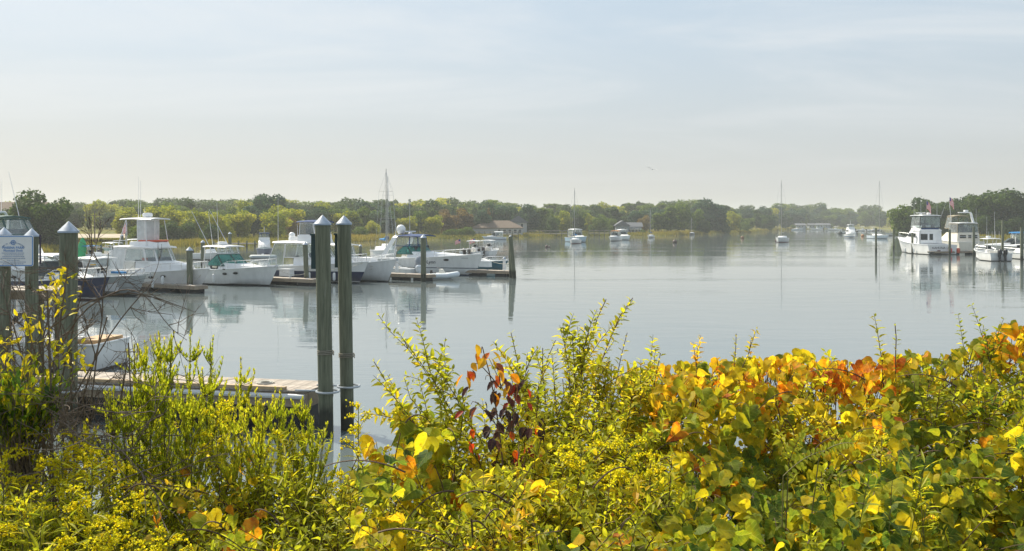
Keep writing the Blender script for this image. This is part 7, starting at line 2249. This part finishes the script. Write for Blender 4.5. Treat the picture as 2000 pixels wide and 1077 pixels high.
# ---- leafless tangle of grey twigs, with a few yellow leaves still on
def bare_shrub():
    rnd = random.Random(71)
    stems, lv = [], Leaves()
    b = W(140, 1000, 4.1); b.z = ground_at(b.x, b.y)
    def grow(p, d, l, r, depth, curl):
        pts = [p]; n = 7
        for k in range(n):
            d = (d + rv(rnd, 0.10) + curl * 0.10).normalized()
            pts.append(pts[-1] + d * (l / n))
        stems.append((pts, r, r * 0.55))
        if depth > 0:
            for q in range(rnd.randint(3, 5)):
                k = rnd.randint(2, n)
                dd = (d + rv(rnd, 0.55)).normalized()
                grow(pts[k], dd, l * rnd.uniform(0.45, 0.72), r * 0.58, depth - 1, Vector((rnd.gauss(0, 0.4), 0, rnd.gauss(0.2, 0.5))))
    for k in range(16):
        px, py = rnd.choice(((60, 640), (130, 560), (200, 620), (240, 600), (20, 620), (180, 680), (100, 600), (250, 700), (30, 700)))
        tip = W(px + rnd.gauss(0, 25), py + rnd.gauss(0, 25), 4.1 + rnd.gauss(0, 0.15))
        s = b + Vector((rnd.gauss(-0.05, 0.22), rnd.gauss(0, 0.08), 0)); 
        mid = s.lerp(tip, 0.5) + rv(rnd, 0.05)
        pts = bez(s, mid, tip, 10)
        stems.append((pts, 0.0062, 0.0030))
        for q in range(7):
            i = rnd.randint(3, 10)
            d = ((pts[min(10, i + 1)] - pts[i - 1]).normalized() + rv(rnd, 0.6)).normalized()
            grow(pts[i], d, rnd.uniform(0.10, 0.34), 0.0030, 2, Vector((rnd.gauss(0.1, 0.5), 0, rnd.gauss(0.3, 0.4))))
    # two long arching wands to the right
    for pl in ([(80, 760), (150, 610), (240, 560), (285, 575), (330, 640), (365, 665)], [(100, 640), (180, 582), (262, 570), (330, 590), (380, 610)], [(120, 820), (220, 640), (290, 560), (300, 548)]):
        P_ = [W(x, y, 4.1) for x, y in pl]
        pts = []
        for i in range(len(P_) - 1):
            for q in range(4): pts.append(P_[i].lerp(P_[i + 1], q / 4))
        pts.append(P_[-1])
        for it in range(3):
            pts = [pts[0]] + [(pts[i - 1] + pts[i] * 2 + pts[i + 1]) / 4 for i in range(1, len(pts) - 1)] + [pts[-1]]
        stems.append((pts, 0.004, 0.0012))
        for q in range(6):
            i = rnd.randint(5, len(pts) - 3)
            grow(pts[i], Vector((rnd.gauss(0.3, 0.6), rnd.gauss(0, 0.4), rnd.gauss(0.1, 0.7))).normalized(), rnd.uniform(0.06, 0.2), 0.0018, 1, Vector((0, 0, 0.3)))
    # low dead tangle
    for k in range(46):
        px, py = rnd.uniform(60, 330), rnd.uniform(800, 960)
        p = W(px, py, 4.0 + rnd.gauss(0, 0.2))
        grow(p, Vector((rnd.gauss(0, 1), rnd.gauss(0, 0.4), rnd.gauss(0.1, 0.5))).normalized(), rnd.uniform(0.12, 0.35), 0.0026, 1, Vector((0, 0, rnd.gauss(0, 0.3))))
    for px, py, n in ((112, 548, 16), (100, 562, 18), (108, 590, 16), (138, 592, 10), (72, 632, 14), (50, 640, 8), (105, 668, 14), (140, 690, 16), (148, 712, 12), (8, 672, 14), (30, 655, 6)):
        c = W(px, py, 4.05)
        for q in range(n):
            d = rv(rnd).normalized() + Vector((0, 0, 0.3))
            lv.add('ovate', 'bayberry_leaf', c + rv(rnd, 0.022), d, Vector((0, -0.3, 1)) + rv(rnd, 0.5), rnd.uniform(0.028, 0.045), min(0.99, max(0, 0.9 + rnd.gauss(0, 0.08))))
    plant('bare_shrub', 'leafless grey twig shrub with a few yellow leaf tufts at the left', 'shrub', b, stems, lv, TWIG, 110, stem_name='twig')
bare_shrub()

# ---- fern-like fronds of locust seedlings in the hedge
def fronds(label, seed, items):
    rnd = random.Random(seed)
    stems, lv = [], Leaves()
    b = None
    for (x0, y0), (x1, y1), Y in items:
        a, c = W(x0, y0, Y), W(x1, y1, Y - 0.08)
        if b is None: b = Vector((a.x, Y + 0.1, ground_at(a.x, Y + 0.1))); stems.append(([b, a], 0.004, 0.002))
        else: stems.append(([b.lerp(a, 0.7), a], 0.003, 0.002))
        pts = bez(a, a.lerp(c, 0.5) + Vector((0, 0, 0.03)), c, 10)
        stems.append((pts, 0.002, 0.001))
        for i in range(1, 11):
            t = (pts[i] - pts[i - 1]).normalized()
            sd = t.cross(Vector((0, -0.6, 0.8))).normalized()
            for s in (-1, 1):
                lv.add('ovate', 'herb_leaf', pts[i], sd * s + t * 0.35, Vector((0, -0.6, 0.8)) + rv(rnd, 0.15), rnd.uniform(0.020, 0.032), min(0.99, max(0, 0.55 + rnd.gauss(0, 0.1))))
    plant('locust_seedling', label, 'seedling', b, stems, lv, STEM_G, 80)
fronds('seedling with feathery compound leaves in the middle of the hedge', 81, [((1530, 930), (1612, 880), 3.35), ((1540, 905), (1572, 845), 3.4), ((1600, 890), (1665, 866), 3.45)])

# the same growth goes on along the bank beyond both edges of the view
arching_shrub('thicket_shrub', 'leafy thicket running on past the left edge of the view', 91, base_row(-5.0, -2.4, 4.0, 6), tips_in(rnd, 110, -1500, -60, [(-1500, 880), (-60, 880)], 1150, 3.2, 4.6), 0.046, 0.028, tone_l, 0, 6)
vine('vine-covered hedge running on past the right edge of the view', 92, 2120, 3300, [(2100, 650), (3300, 650)], 1120, 3.05, 4.7, 3600, tone_r3, 0.085, 0)
arching_shrub('thicket_shrub', 'small-leaved shoots in the hedge past the right edge of the view', 93, base_row(2.4, 5.2, 4.2, 6), tips_in(rnd, 110, 2120, 3300, [(2100, 665), (3300, 665)], 1120, 3.4, 4.85), 0.046, 0.028, tone_l, 0, 5)

# ------------------------------------------------------------------ sea haze
def haze():
    m = bpy.data.materials.new('sea_haze'); m.use_nodes = True
    N, Lk = m.node_tree.nodes, m.node_tree.links
    N.clear()
    out = N.new('ShaderNodeOutputMaterial'); pv = N.new('ShaderNodeVolumePrincipled')
    pv.inputs['Color'].default_value = (0.88, 0.915, 0.93, 1)
    pv.inputs['Density'].default_value = HAZE_DENSITY
    pv.inputs['Anisotropy'].default_value = 0.3
    Lk.new(pv.outputs[0], out.inputs['Volume'])
    o = MB().box((0, 1100, 15), (4000, 2600, 36)).build('haze', m, smooth=0)
    tag(o, kind='stuff')
HAZE_DENSITY = 0.00033
haze()
